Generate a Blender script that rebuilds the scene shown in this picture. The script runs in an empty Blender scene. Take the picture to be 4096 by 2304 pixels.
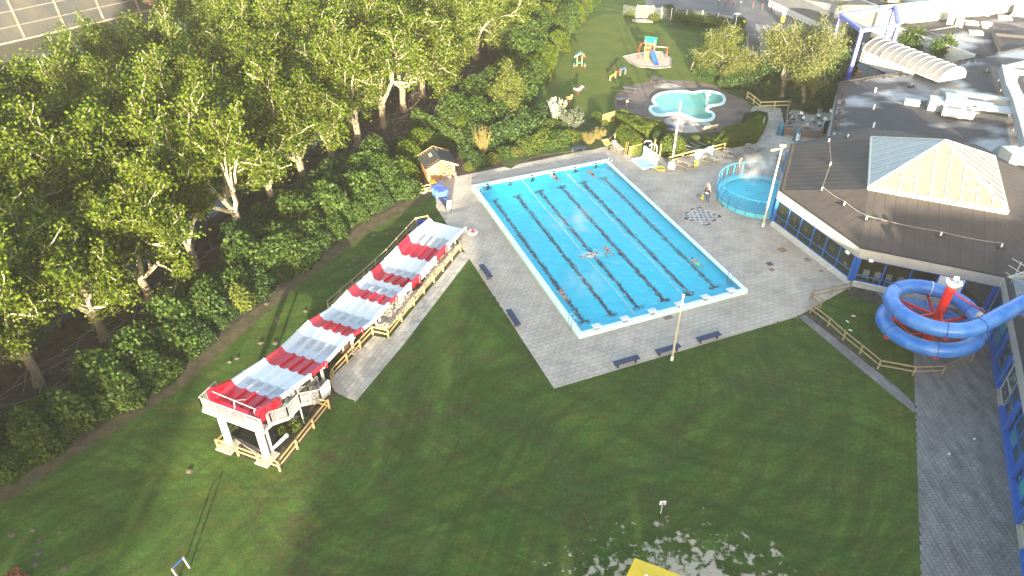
import bpy, bmesh, math, random
import numpy as np
from mathutils import Vector, Matrix
rng = np.random.default_rng(7)
random.seed(7)
R = math.radians
scene = bpy.context.scene
col = scene.collection
# ------------------------------------------------------------------ camera, sky, sun, exposure
CAM = np.array([0.0, 0.0, 37.8])
PITCH = R(37.25)
FPX = 2917.7                      # focal length in pixels of a 4096 wide picture
cam_d = bpy.data.cameras.new('camera')
cam_d.sensor_width = 36.0
cam_d.lens = 36.0 * FPX / 4096
cam_d.clip_start = 0.5
cam_d.clip_end = 1500
cam = bpy.data.objects.new('camera', cam_d)
col.objects.link(cam)
cam.location = CAM
cam.rotation_euler = (R(90) - PITCH, 0, 0)
scene.camera = cam
SUN_EL = R(8.3)
SUN_AZ = R(1.2)                   # the sun stands behind the camera, a touch to the right
world = bpy.data.worlds.new('World')
scene.world = world
world.use_nodes = True
wn = world.node_tree.nodes
wl = world.node_tree.links
wn.clear()
sky = wn.new('ShaderNodeTexSky')
sky.sky_type = 'NISHITA'
sky.sun_disc = False
sky.sun_elevation = SUN_EL
sky.sun_rotation = math.pi - SUN_AZ
sky.air_density = 1.0
sky.dust_density = 2.0
sky.ozone_density = 0.8
bg = wn.new('ShaderNodeBackground')
bg.inputs['Strength'].default_value = 0.12
wo = wn.new('ShaderNodeOutputWorld')
wl.new(sky.outputs[0], bg.inputs[0])
wl.new(bg.outputs[0], wo.inputs[0])
sun_d = bpy.data.lights.new('sun', 'SUN')
sun_d.energy = 4.6
sun_d.angle = R(0.55)
sun_d.color = (1.0, 0.88, 0.66)
sun = bpy.data.objects.new('sun', sun_d)
col.objects.link(sun)
sun.rotation_euler = (R(90) - SUN_EL, 0, SUN_AZ)
sun.location = (0, -60, 60)
scene.view_settings.view_transform = 'Standard'
scene.view_settings.look = 'None'
scene.view_settings.exposure = 2.85
scene.view_settings.gamma = 1.0
scene.view_settings.use_curve_mapping = False
scene.cycles.max_bounces = 10
scene.cycles.transmission_bounces = 8
scene.cycles.transparent_max_bounces = 12
scene.cycles.use_denoising = True
# ------------------------------------------------------------------ helpers
_fw = np.array([0, math.cos(PITCH), -math.sin(PITCH)])
_rt = np.array([1.0, 0, 0])
_up = np.cross(_rt, _fw)
def U(x, y, z=0.0):
 """the point at height z that a sight line of the survey picture meets"""
 d = _fw + (x - 2048) / FPX * _rt - (y - 1152) / FPX * _up
 p = CAM + d * ((z - CAM[2]) / d[2])
 return np.array([p[0], p[1], z])
def G(c, r, x, y, z=0.0):
 return U(1024 * c + 0.53002 * x, 768 * r + 0.53002 * y, z)
def K(x0, y0, s, x, y, z=0.0):
 return U(x0 + s * x, y0 + s * y, z)
class MB:
 def __init__(self):
  self.v = []
  self.f = []
  self.m = []
  self.t = []
 def add(self, vs, fs, mi=0, tone=0.5):
  o = len(self.v)
  self.v.extend([tuple(map(float, p)) for p in vs])
  for f in fs:
   self.f.append(tuple(i + o for i in f))
   self.m.append(mi)
   self.t.append(tone)
 def box(self, c, s, rz=0.0, mi=0, tone=0.5, rx=0.0, ry=0.0):
  M = Matrix.Rotation(rz, 3, 'Z') @ Matrix.Rotation(ry, 3, 'Y') @ Matrix.Rotation(rx, 3, 'X')
  vs = []
  for dz in (-.5, .5):
   for dx, dy in ((-.5, -.5), (.5, -.5), (.5, .5), (-.5, .5)):
    q = M @ Vector((dx * s[0], dy * s[1], dz * s[2]))
    vs.append((c[0] + q.x, c[1] + q.y, c[2] + q.z))
  self.add(vs, [(3, 2, 1, 0), (4, 5, 6, 7), (0, 1, 5, 4), (1, 2, 6, 5), (2, 3, 7, 6), (3, 0, 4, 7)], mi, tone)
 def beam(self, p, q, w, h, mi=0, tone=0.5, up=(0, 0, 1)):
  p = Vector(p)
  q = Vector(q)
  d = (q - p).normalized()
  u = Vector(up)
  if abs(d.dot(u)) > .98:
   u = Vector((0, 1, 0))
  s = d.cross(u).normalized()
  t = s.cross(d).normalized()
  vs = []
  for e in (p, q):
   for a, b in ((-.5, -.5), (.5, -.5), (.5, .5), (-.5, .5)):
    vs.append(e + s * a * w + t * b * h)
  self.add(vs, [(0, 1, 2, 3), (7, 6, 5, 4), (4, 5, 1, 0), (5, 6, 2, 1), (6, 7, 3, 2), (7, 4, 0, 3)], mi, tone)
 def tube(self, pts, r, n=8, mi=0, cap=True, closed=False, tone=0.5):
  pts = [Vector(p) for p in pts]
  k = len(pts)
  rr = r if hasattr(r, '__len__') else [r] * k
  vs = []
  prev = None
  for i, p in enumerate(pts):
   a = pts[i - 1] if i > 0 else (pts[-1] if closed else p)
   b = pts[(i + 1) % k] if (i < k - 1 or closed) else p
   d = (b - a)
   d = d.normalized() if d.length > 1e-9 else Vector((0, 0, 1))
   if prev is None:
    u = Vector((0, 0, 1)) if abs(d.z) < .9 else Vector((1, 0, 0))
    u = (u - d * u.dot(d)).normalized()
   else:
    u = prev - d * prev.dot(d)
    u = u.normalized() if u.length > 1e-6 else prev
   prev = u
   w = d.cross(u)
   for j in range(n):
    an = 2 * math.pi * j / n
    vs.append(p + (u * math.cos(an) + w * math.sin(an)) * rr[i])
  fs = []
  last = k if closed else k - 1
  for i in range(last):
   i2 = (i + 1) % k
   for j in range(n):
    j2 = (j + 1) % n
    fs.append((i * n + j, i * n + j2, i2 * n + j2, i2 * n + j))
  if cap and not closed:
   fs.append(tuple(range(n))[::-1])
   fs.append(tuple((k - 1) * n + j for j in range(n)))
  self.add(vs, fs, mi, tone)
 def prism(self, poly, z0, z1, mi=0, tone=0.5):
  n = len(poly)
  vs = [(p[0], p[1], z0) for p in poly] + [(p[0], p[1], z1) for p in poly]
  fs = [tuple(range(n))[::-1], tuple(range(n, 2 * n))]
  fs += [(i, (i + 1) % n, n + (i + 1) % n, n + i) for i in range(n)]
  self.add(vs, fs, mi, tone)
 def face(self, pts, mi=0, tone=0.5):
  self.add(pts, [tuple(range(len(pts)))], mi, tone)
 def lathe(self, c, prof, n=16, mi=0, tone=0.5):
  vs = []
  for r, z in prof:
   for j in range(n):
    a = 2 * math.pi * j / n
    vs.append((c[0] + r * math.cos(a), c[1] + r * math.sin(a), c[2] + z))
  fs = []
  for i in range(len(prof) - 1):
   for j in range(n):
    j2 = (j + 1) % n
    fs.append((i * n + j, i * n + j2, (i + 1) * n + j2, (i + 1) * n + j))
  fs.append(tuple(range(n))[::-1])
  fs.append(tuple((len(prof) - 1) * n + j for j in range(n)))
  self.add(vs, fs, mi, tone)
 def ball(self, c, r, n=10, mi=0, sc=(1, 1, 1)):
  prof = [(math.sin(math.pi * i / n), -math.cos(math.pi * i / n)) for i in range(1, n)]
  vs = [(c[0], c[1], c[2] - r * sc[2])]
  m = 2 * n
  for a, b in prof:
   for j in range(m):
    t = 2 * math.pi * j / m
    vs.append((c[0] + r * sc[0] * a * math.cos(t), c[1] + r * sc[1] * a * math.sin(t), c[2] + r * sc[2] * b))
  vs.append((c[0], c[1], c[2] + r * sc[2]))
  fs = [(0, 1 + (j + 1) % m, 1 + j) for j in range(m)]
  for i in range(len(prof) - 1):
   for j in range(m):
    j2 = (j + 1) % m
    fs.append((1 + i * m + j, 1 + i * m + j2, 1 + (i + 1) * m + j2, 1 + (i + 1) * m + j))
  b = 1 + (len(prof) - 1) * m
  fs += [(b + j, b + (j + 1) % m, len(vs) - 1) for j in range(m)]
  self.add(vs, fs, mi)
 def mesh(self, name, mats, loc=(0, 0, 0), smooth=False):
  me = bpy.data.meshes.new(name)
  l = np.array(loc, float)
  me.from_pydata([tuple(np.array(p) - l) for p in self.v], [], self.f)
  for m in (mats if isinstance(mats, (list, tuple)) else [mats]):
   me.materials.append(m)
  if any(self.m):
   me.polygons.foreach_set('material_index', self.m)
  if any(t != 0.5 for t in self.t):
   at = me.attributes.new('tone', 'FLOAT', 'FACE')
   at.data.foreach_set('value', self.t)
  if smooth:
   me.polygons.foreach_set('use_smooth', [True] * len(me.polygons))
   try:
    me.set_sharp_from_angle(angle=R(38))
   except Exception:
    pass
  me.update()
  return me
 def obj(self, name, mats, parent=None, smooth=False, loc=None, **tags):
  """one object; a child is stored relative to its parent's base"""
  base = np.zeros(3) if loc is None else np.array(loc, float)
  if parent is not None and loc is None:
   base = np.array(parent.get('_base', (0, 0, 0)), float)
  me = self.mesh(name, mats, base, smooth)
  o = bpy.data.objects.new(name, me)
  col.objects.link(o)
  if parent is not None:
   o.parent = parent
   if '_base' in parent:
    o['_base'] = list(base)
  else:
   o.location = base
   if loc is not None:
    o['_base'] = list(base)
  for k_, v_ in tags.items():
   o[k_] = v_
  return o
def thing(name, label, cat, loc=(0, 0, 0), group=None, rz=0.0, world_parts=True):
 o = bpy.data.objects.new(name, None)
 o.empty_display_size = .2
 col.objects.link(o)
 o.location = tuple(map(float, loc))
 o.rotation_euler = (0, 0, rz)
 o['label'] = label
 o['category'] = cat
 if group:
  o['group'] = group
 o['_base'] = [float(x) for x in loc] if world_parts else [0.0, 0.0, 0.0]
 return o
def tag(o, label=None, cat=None, group=None, kind=None):
 if label:
  o['label'] = label
 if cat:
  o['category'] = cat
 if group:
  o['group'] = group
 if kind:
  o['kind'] = kind
 return o
_kids = {}
def kids(o):
 return [c for c in bpy.data.objects if c.parent == o]
def dup(root, loc, rz=0.0, label=None, group=None, scale=1.0, tree=None):
 tree = tree if tree is not None else [(c, kids(c)) for c in kids(root)]
 r = root.copy()
 col.objects.link(r)
 r.location = tuple(map(float, loc))
 r.rotation_euler = (0, 0, rz)
 if hasattr(scale, '__len__'):
  r.scale = scale
 else:
  r.scale = (scale,) * 3
 if label:
  r['label'] = label
 if group:
  r['group'] = group
 for c, gs in tree:
  c2 = c.copy()
  col.objects.link(c2)
  c2.parent = r
  for g in gs:
   g2 = g.copy()
   col.objects.link(g2)
   g2.parent = c2
 return r
# ------------------------------------------------------------------ materials
MATS = {}
def mat(name, c, rough=.7, c2=None, scale=4.0, bump=0.0, bscale=None, metal=0.0, spec=.5, tone=None, trans=0.0, detail=4, contrast=(.35, .65), island=0.0, alpha=1.0, obj_rand=0.0, stretch=None):
 if name in MATS:
  return MATS[name]
 m = bpy.data.materials.new(name)
 m.use_nodes = True
 nt = m.node_tree
 N = nt.nodes
 L = nt.links
 b = N['Principled BSDF']
 b.inputs['Base Color'].default_value = (*c, 1)
 b.inputs['Roughness'].default_value = rough
 b.inputs['Metallic'].default_value = metal
 b.inputs['Specular IOR Level'].default_value = spec
 tc = N.new('ShaderNodeTexCoord')
 vec = tc.outputs['Object']
 if stretch:
  mp = N.new('ShaderNodeMapping')
  mp.inputs['Scale'].default_value = stretch
  L.new(vec, mp.inputs[0])
  vec = mp.outputs[0]
 cur = None
 if c2 is not None:
  nz = N.new('ShaderNodeTexNoise')
  nz.inputs['Scale'].default_value = scale
  nz.inputs['Detail'].default_value = detail
  nz.inputs['Roughness'].default_value = .6
  L.new(vec, nz.inputs['Vector'])
  rp = N.new('ShaderNodeValToRGB')
  rp.color_ramp.elements[0].position = contrast[0]
  rp.color_ramp.elements[1].position = contrast[1]
  rp.color_ramp.elements[0].color = (*c, 1)
  rp.color_ramp.elements[1].color = (*c2, 1)
  L.new(nz.outputs[0], rp.inputs[0])
  cur = rp.outputs[0]
 def vary(fac, amt):
  nonlocal cur
  hs = N.new('ShaderNodeHueSaturation')
  if cur is not None:
   L.new(cur, hs.inputs['Color'])
  else:
   hs.inputs['Color'].default_value = (*c, 1)
  mr = N.new('ShaderNodeMapRange')
  mr.inputs['To Min'].default_value = 1 - amt
  mr.inputs['To Max'].default_value = 1 + amt
  L.new(fac, mr.inputs['Value'])
  L.new(mr.outputs[0], hs.inputs['Value'])
  cur = hs.outputs[0]
 if tone:
  at = N.new('ShaderNodeAttribute')
  at.attribute_name = 'tone'
  vary(at.outputs['Fac'], tone)
 if island:
  ge = N.new('ShaderNodeNewGeometry')
  vary(ge.outputs['Random Per Island'], island)
 if obj_rand:
  oi = N.new('ShaderNodeObjectInfo')
  vary(oi.outputs['Random'], obj_rand)
 if cur is not None:
  L.new(cur, b.inputs['Base Color'])
 if bump:
  n2 = N.new('ShaderNodeTexNoise')
  n2.inputs['Scale'].default_value = bscale or scale * 6
  n2.inputs['Detail'].default_value = 5
  L.new(vec, n2.inputs['Vector'])
  bp = N.new('ShaderNodeBump')
  bp.inputs['Strength'].default_value = bump
  bp.inputs['Distance'].default_value = .05
  L.new(n2.outputs[0], bp.inputs['Height'])
  L.new(bp.outputs[0], b.inputs['Normal'])
 if alpha < 1:
  b.inputs['Alpha'].default_value = alpha
 if trans:
  tr = N.new('ShaderNodeBsdfTranslucent')
  if cur is not None:
   L.new(cur, tr.inputs[0])
  else:
   tr.inputs[0].default_value = (*c, 1)
  mx = N.new('ShaderNodeMixShader')
  mx.inputs[0].default_value = trans
  L.new(b.outputs[0], mx.inputs[1])
  L.new(tr.outputs[0], mx.inputs[2])
  L.new(mx.outputs[0], N['Material Output'].inputs[0])
 MATS[name] = m
 return m
def pts_in(poly, p):
 x, y = p[0], p[1]
 c = False
 j = len(poly) - 1
 for i in range(len(poly)):
  xi, yi = poly[i][0], poly[i][1]
  xj, yj = poly[j][0], poly[j][1]
  if (yi > y) != (yj > y) and x < (xj - xi) * (y - yi) / (yj - yi) + xi:
   c = not c
  j = i
 return c
def clip_half(poly, n, d):
 """the part of a polygon with n.p <= d"""
 out = []
 for i in range(len(poly)):
  a, b = poly[i - 1], poly[i]
  da = n[0] * a[0] + n[1] * a[1] - d
  db = n[0] * b[0] + n[1] * b[1] - d
  if da <= 0:
   out.append(a)
  if (da < 0 < db) or (db < 0 < da):
   t = da / (da - db)
   out.append((a[0] + t * (b[0] - a[0]), a[1] + t * (b[1] - a[1])))
 return out
def ccw(poly):
 s = sum(poly[i - 1][0] * poly[i][1] - poly[i][0] * poly[i - 1][1] for i in range(len(poly)))
 return poly if s > 0 else poly[::-1]
def clip_convex(poly, conv):
 for i in range(len(conv)):
  a, b = conv[i - 1], conv[i]
  n = (b[1] - a[1], -(b[0] - a[0]))
  poly = clip_half(poly, n, n[0] * a[0] + n[1] * a[1])
  if len(poly) < 3:
   return []
 return poly
def area(poly):
 return abs(sum(poly[i - 1][0] * poly[i][1] - poly[i][0] * poly[i - 1][1] for i in range(len(poly)))) / 2
# ------------------------------------------------------------------ the pool's own axes
PA = R(21.75)
PU = np.array([math.cos(PA), math.sin(PA)])
PV = np.array([-math.sin(PA), math.cos(PA)])
PO = np.array([5.25, 43.06])            # outer near-left corner
PW, PL = 15.8, 25.6                    # outer size
def pool(u, v, z=0.0):
 q = PO + PU * u + PV * v
 return np.array([q[0], q[1], z])
def to_pool(p):
 d = np.array(p[:2]) - PO
 return np.array([d @ PU, d @ PV])
# ------------------------------------------------------------------ the ground
def Pp(x, y, z=0.0):
 return U(x * 1.590062, y * 1.590062, z)
def lawn_material():
 m = bpy.data.materials.new('lawn_grass')
 m.use_nodes = True
 N = m.node_tree.nodes
 L = m.node_tree.links
 b = N['Principled BSDF']
 b.inputs['Roughness'].default_value = .85
 b.inputs['Specular IOR Level'].default_value = .15
 tc = N.new('ShaderNodeTexCoord')
 P0 = tc.outputs['Object']
 def noise(scale, detail=4, rough=.6, vec=None, dist=0.0):
  n = N.new('ShaderNodeTexNoise')
  n.inputs['Scale'].default_value = scale
  n.inputs['Detail'].default_value = detail
  n.inputs['Roughness'].default_value = rough
  n.inputs['Distortion'].default_value = dist
  L.new(vec or P0, n.inputs['Vector'])
  return n.outputs[0]
 def ramp(f, a, c, d=(0, 0, 0), e=(1, 1, 1)):
  r = N.new('ShaderNodeValToRGB')
  r.color_ramp.elements[0].position = a
  r.color_ramp.elements[1].position = c
  r.color_ramp.elements[0].color = (*d, 1)
  r.color_ramp.elements[1].color = (*e, 1)
  L.new(f, r.inputs[0])
  return r.outputs[0]
 def mix(f, a, c, mode='MIX'):
  x = N.new('ShaderNodeMix')
  x.data_type = 'RGBA'
  x.blend_type = mode
  for s, val in ((0, f), (6, a), (7, c)):
   if isinstance(val, (int, float)):
    x.inputs[s].default_value = val
   elif isinstance(val, tuple):
    x.inputs[s].default_value = (*val, 1)
   else:
    L.new(val, x.inputs[s])
  return x.outputs[2]
 def math_(op, a, c=None, c2=None):
  x = N.new('ShaderNodeMath')
  x.operation = op
  for s, val in enumerate((a, c, c2)):
   if val is None:
    continue
   if isinstance(val, (int, float)):
    x.inputs[s].default_value = val
   else:
    L.new(val, x.inputs[s])
  return x.outputs[0]
 def dist(cx, cy, sx=1.0, sy=1.0):
  mp = N.new('ShaderNodeMapping')
  mp.inputs['Location'].default_value = (-cx * sx, -cy * sy, 0)
  mp.inputs['Scale'].default_value = (sx, sy, 0)
  L.new(P0, mp.inputs[0])
  ln = N.new('ShaderNodeVectorMath')
  ln.operation = 'LENGTH'
  L.new(mp.outputs[0], ln.inputs[0])
  return ln.outputs[1]
 base = mix(ramp(noise(.16, 5), .38, .62), (.042, .098, .018), (.076, .138, .026))
 base = mix(ramp(noise(.55, 6, .7), .48, .66), base, (.088, .10, .022))
 base = mix(math_('MULTIPLY', ramp(noise(.33, 5, .65), .55, .72), .75), base, (.082, .075, .028))
 # mowing streaks
 for rot_, sx_, sy_ in ((1.12, .12, 1.5), (-.55, .14, 1.3), (.4, .15, 1.1)):
  mp = N.new('ShaderNodeMapping')
  mp.vector_type = 'TEXTURE'
  mp.inputs['Rotation'].default_value = (0, 0, rot_)
  mp.inputs['Scale'].default_value = (1 / sx_, 1 / sy_, 1)
  bw = N.new('ShaderNodeTexNoise')
  bw.inputs['Scale'].default_value = .05
  bw.inputs['Detail'].default_value = 1
  L.new(P0, bw.inputs['Vector'])
  ad = N.new('ShaderNodeVectorMath')
  ad.operation = 'MULTIPLY_ADD'
  L.new(bw.outputs[1], ad.inputs[0])
  ad.inputs[1].default_value = (16, 16, 0)
  L.new(P0, ad.inputs[2])
  L.new(ad.outputs[0], mp.inputs[0])
  base = mix(math_('MULTIPLY', ramp(noise(.8, 4, .55, mp.outputs[0], .4), .42, .66), .55), base, (.030, .052, .011))
 # scuffed earth
 sc = N.new('ShaderNodeMapping')
 sc.vector_type = 'TEXTURE'
 sc.inputs['Scale'].default_value = (.5, 1.4, 1)
 sc.inputs['Rotation'].default_value = (0, 0, .6)
 L.new(P0, sc.inputs[0])
 d1 = ramp(noise(.9, 8, .78, sc.outputs[0]), .60, .69)
 base = mix(math_('MULTIPLY', d1, .7), base, (.055, .04, .024))
 # wheel ruts and rolls of dead grass along them
 for cx, cy, rad, w, s in ((-4.5, 27, 8.5, 1.5, .8), (23, 26, 14, 1.1, .6), (-11.5, 27.2, 4.0, .7, .95), (-15.5, 24.5, 3.6, .6, .7), (6, 40, 13, 1.0, .5)):
  q = math_('ABSOLUTE', math_('SUBTRACT', dist(cx, cy), rad))
  q = math_('SUBTRACT', 1.0, math_('DIVIDE', q, w))
  q = math_('MULTIPLY', math_('MAXIMUM', q, 0.0), ramp(noise(1.3, 7, .8), .47, .62))
  base = mix(math_('MULTIPLY', q, s), base, (.062, .046, .028))
 # blades
 base = mix(1.0, base, ramp(noise(9, 7, .85), .22, .82, (.45, .45, .4), (1.55, 1.5, 1.35)), 'MULTIPLY')
 base = mix(1.0, base, ramp(noise(3.4, 6, .8), .28, .72, (.55, .6, .6), (1.42, 1.34, 1.2)), 'MULTIPLY')
 base = mix(math_('MULTIPLY', ramp(noise(2.0, 9, .85), .60, .66), .55), base, (.066, .048, .026))
 # bare sand round the play net in front
 c0 = Pp(1715, 1478)
 dd = dist(c0[0], c0[1], 1 / 8.0, 1 / 4.2)
 k = math_('SUBTRACT', .84, dd)
 k = math_('ADD', math_('MULTIPLY', k, .5), math_('MULTIPLY', math_('SUBTRACT', noise(1.0, 9, .68), .5), 1.9))
 k = math_('ADD', k, math_('MULTIPLY', math_('SUBTRACT', noise(2.6, 3, .5), .5), .9))
 sand = ramp(k, .12, .30)
 sandc = mix(ramp(noise(6, 8, .8), .3, .7), (.30, .26, .19), (.47, .41, .31))
 base = mix(sand, base, sandc)
 # worn strip beside the hedge and pale grass of the play field
 L.new(base, b.inputs['Base Color'])
 bp = N.new('ShaderNodeBump')
 bp.inputs['Strength'].default_value = .55
 bp.inputs['Distance'].default_value = .06
 L.new(math_('ADD', noise(9, 6, .8), math_('MULTIPLY', noise(1.6, 4), .9)), bp.inputs['Height'])
 L.new(bp.outputs[0], b.inputs['Normal'])
 return m
M_lawn = lawn_material()
M_field = mat('field_grass', (.060, .096, .016), .9, (.092, .106, .024), .35, bump=.6, bscale=7, spec=.1, detail=9, contrast=(.36, .66))
M_soil = mat('woodland_soil', (.04, .031, .025), .95, (.085, .066, .05), 1.1, bump=1.0, bscale=5, spec=.1, detail=8)
M_worn = mat('worn_earth', (.05, .05, .022), .95, (.10, .078, .05), 1.3, bump=.7, bscale=6, spec=.1, detail=8)
M_asphalt = mat('asphalt', (.075, .075, .085), .8, (.12, .115, .12), .4, bump=.2, bscale=20)
M_mortar = mat('joint_sand', (.05, .047, .04), .95, (.085, .08, .06), 2, spec=.1)
M_slab = mat('concrete_slab', (.34, .30, .25), .8, (.45, .405, .345), .4, bump=.25, bscale=9, tone=.10, detail=7)
M_walk = mat('walkway_slab', (.105, .103, .10), .75, (.205, .202, .198), .5, bump=.3, bscale=6, tone=.16, detail=9, contrast=(.33, .7), stretch=(2.6, .8, 1))
M_pathslab = mat('path_slab', (.27, .255, .22), .8, (.38, .365, .33), .6, bump=.25, bscale=9, tone=.22, detail=6)
M_brickpave = mat('plaza_brick', (.23, .16, .13), .85, (.24, .225, .22), .12, bump=.3, bscale=12, detail=2, contrast=(.48, .52))
big = 400
lawn = MB()
for q in ([(-big, -big), (0.2, -big), (0.2, big), (-big, big)], [(PW - .2, -big), (big, -big), (big, big), (PW - .2, big)],
          [(.2, -big), (PW - .2, -big), (PW - .2, .2), (.2, .2)], [(.2, PL - .2), (PW - .2, PL - .2), (PW - .2, big), (.2, big)]):
 lawn.face([pool(u, v) for u, v in q])
lawn.obj('lawn', M_lawn, kind='structure')
def sheet(name, poly, z, m, **kw):
 b = MB()
 b.face([(p[0], p[1], z) for p in poly])
 o = b.obj(name, m, kind='structure', **kw)
 return o
def smooth_poly(pts, n=6):
 """a rounded outline through the given points"""
 out = []
 k = len(pts)
 for i in range(k):
  p0, p1, p2, p3 = [np.array(pts[(i + j) % k][:2]) for j in (-1, 0, 1, 2)]
  for t in np.arange(n) / n:
   out.append(tuple(.5 * ((2 * p1) + (-p0 + p2) * t + (2 * p0 - 5 * p1 + 4 * p2 - p3) * t * t + (-p0 + 3 * p1 - 3 * p2 + p3) * t ** 3)))
 return out
# woodland floor under the trees, beyond the hedge line, and the ditch in it
hedge_line = [Pp(*p) for p in ((-260, 1330), (0, 1225), (190, 1120), (420, 960), (600, 810), (760, 690), (900, 570), (1090, 468), (1150, 446), (1330, 415), (1430, 400))]
wood = [p[:2] for p in hedge_line] + [Pp(1330, 300)[:2], Pp(1370, 200)[:2], Pp(1460, 60)[:2], Pp(1500, -40)[:2], (-30, 200), (-130, 190), (-150, 30)]
sheet('woodland_floor', wood, .004, M_soil)
worn = [(p[0], p[1]) for p in hedge_line[:8]] + [(p[0] + .9 + .5 * math.sin(i * 2.3), p[1] - .9) for i, p in list(enumerate(hedge_line[:8]))[::-1]]
sheet('worn_verge', worn, .008, M_worn)
field = [Pp(*p) for p in ((1335, 300), (1400, 175), (1478, 55), (1560, 35), (1640, 62), (1800, 92), (1822, 110), (1760, 160), (1770, 200), (1880, 250), (1900, 300), (1560, 340), (1480, 330), (1400, 330))]
sheet('play_field', smooth_poly(field, 4), .006, M_field)
def pave(name, polys, origin, ang, lx, ly, m_slab, z=.012, th=.022, gap=.026, n_parts=300, holes=(), part='paving_slab', jit=.004, tone_var=1.0, poly_z=None):
 """a sheet of jointing sand with slabs laid on it in running bond"""
 root = MB()
 for k, P in enumerate(polys):
  root.face([(p[0], p[1], z + .0013 * k) for p in ccw([tuple(q[:2]) for q in P])])
 ro = root.obj(name, M_mortar, kind='structure')
 ca, sa = math.cos(ang), math.sin(ang)
 cells = []
 for P in polys:
  P = ccw([tuple(q[:2]) for q in P])
  loc = [((p[0] - origin[0]) * ca + (p[1] - origin[1]) * sa, -(p[0] - origin[0]) * sa + (p[1] - origin[1]) * ca) for p in P]
  loc = ccw(loc)
  u0, u1 = min(p[0] for p in loc), max(p[0] for p in loc)
  v0, v1 = min(p[1] for p in loc), max(p[1] for p in loc)
  for j in range(int(math.floor(v0 / ly)), int(math.ceil(v1 / ly)) + 1):
   off = (j % 2) * lx * .5
   for i in range(int(math.floor((u0 - off) / lx)), int(math.ceil((u1 - off) / lx)) + 1):
    g = gap / 2
    a, b, c, d = off + i * lx + g, off + (i + 1) * lx - g, j * ly + g, (j + 1) * ly - g
    q = [(a, c), (b, c), (b, d), (a, d)]
    q = clip_convex(q, loc)
    if len(q) < 3 or area(q) < .02:
     continue
    w = [(origin[0] + p[0] * ca - p[1] * sa, origin[1] + p[0] * sa + p[1] * ca) for p in q]
    cx, cy = np.mean([p[0] for p in w]), np.mean([p[1] for p in w])
    if any(h(cx, cy) for h in holes):
     continue
    # seen at all in the picture?
    cells.append((math.hypot(cx, cy), w, cx, cy))
 def seen(c):
  dv = np.array([c[2], c[3], 0]) - CAM
  dep = dv @ _fw
  return abs(dv @ _rt) / dep * FPX < 2040 and abs(dv @ _up) / dep * FPX < 1140
 cells.sort(key=lambda c: (not seen(c), c[0]))
 rest = MB()
 for k, (dist_, w, cx, cy) in enumerate(cells):
  zt = z + th + random.uniform(-jit, jit)
  tx, ty = random.uniform(-.008, .008), random.uniform(-.008, .008)
  tone = .5 + tone_var * random.gauss(0, .2)
  if random.random() < .05:
   tone -= .35
  n = len(w)
  top = [(p[0], p[1], zt + (p[0] - cx) * tx + (p[1] - cy) * ty) for p in w]
  bot = [(p[0], p[1], z + .001) for p in w]
  b = MB() if k < n_parts else rest
  b.add(top + bot, [tuple(range(n))] + [(i, n + i, n + (i + 1) % n, (i + 1) % n) for i in range(n)], 0, max(0, min(1, tone)))
  if k < n_parts:
   b.obj(part, m_slab, ro)
 if rest.v:
  rest.obj(part + '_field', m_slab, ro, kind='stuff')
 return ro
in_pool = lambda x, y: 0.1 < to_pool((x, y))[0] < PW - .1 and 0.1 < to_pool((x, y))[1] < PL - .1
RC = np.array([25.05, 64.9])
RR = 4.1
deck = [tuple(Pp(*p)[:2]) for p in ((1394, 978), (2005, 797), (2140, 722), (2105, 345), (1990, 322), (1525, 369), (1095, 455), (1098, 524))]
polys = []
for n, d, n2, d2 in ((-PU, None, None, None),):
 pass
pu0, pu1 = PO @ PU, PO @ PU + PW
pv0, pv1 = PO @ PV, PO @ PV + PL
polys.append(clip_half(deck, PU, pu0 + .1))
polys.append(clip_half(deck, -PU, -(pu1 - .1)))
mid = clip_half(clip_half(deck, -PU, -(pu0 + .1)), PU, pu1 - .1)
polys.append(clip_half(mid, PV, pv0 + .1))
polys.append(clip_half(mid, -PV, -(pv1 - .1)))
cc = np.array([18.55, 61.33, 0])
ANG_CH = R(46)
in_chess = lambda x, y: max(abs((np.array([x, y]) - cc[:2]) @ np.array([math.cos(ANG_CH), math.sin(ANG_CH)])), abs((np.array([x, y]) - cc[:2]) @ np.array([-math.sin(ANG_CH), math.cos(ANG_CH)]))) < 1.27
pave('pool_deck', polys, PO, PA, .6, .4, M_slab, holes=(lambda x, y: math.hypot(x - RC[0], y - RC[1]) < RR - .1, in_chess), jit=.005)
# giant chess board set into the paving, many squares worn away
M_chess_w = mat('chess_white', (.50, .49, .46), .7, (.38, .37, .35), 3, tone=.15)
M_chess_b = mat('chess_dark', (.13, .13, .13), .7, (.22, .22, .22), 3, tone=.15)
M_chess_g = mat('chess_worn', (.27, .265, .25), .8, (.36, .35, .33), 3, tone=.15)
cb = MB()
cb.prism([tuple(cc[:2] + np.array([math.cos(ANG_CH + R(45 + 90 * i)), math.sin(ANG_CH + R(45 + 90 * i))]) * 1.80) for i in range(4)], .002, .021)
chess = cb.obj('chess_board', M_mortar, loc=cc)
tag(chess, 'worn chess board of white and dark slabs set in the deck', 'chess board')
for i in range(8):
 for j in range(8):
  q = cc[:2] + np.array([math.cos(ANG_CH), math.sin(ANG_CH)]) * (i - 3.5) * .315 + np.array([-math.sin(ANG_CH), math.cos(ANG_CH)]) * (j - 3.5) * .315
  b = MB()
  b.box((q[0], q[1], .026), (.298, .298, .022), ANG_CH, tone=random.random())
  worn_sq = random.random() < (.42 if 2 <= i <= 5 else .16)
  b.obj('board_square', M_chess_g if worn_sq else (M_chess_w if (i + j) % 2 else M_chess_b), chess)
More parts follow.
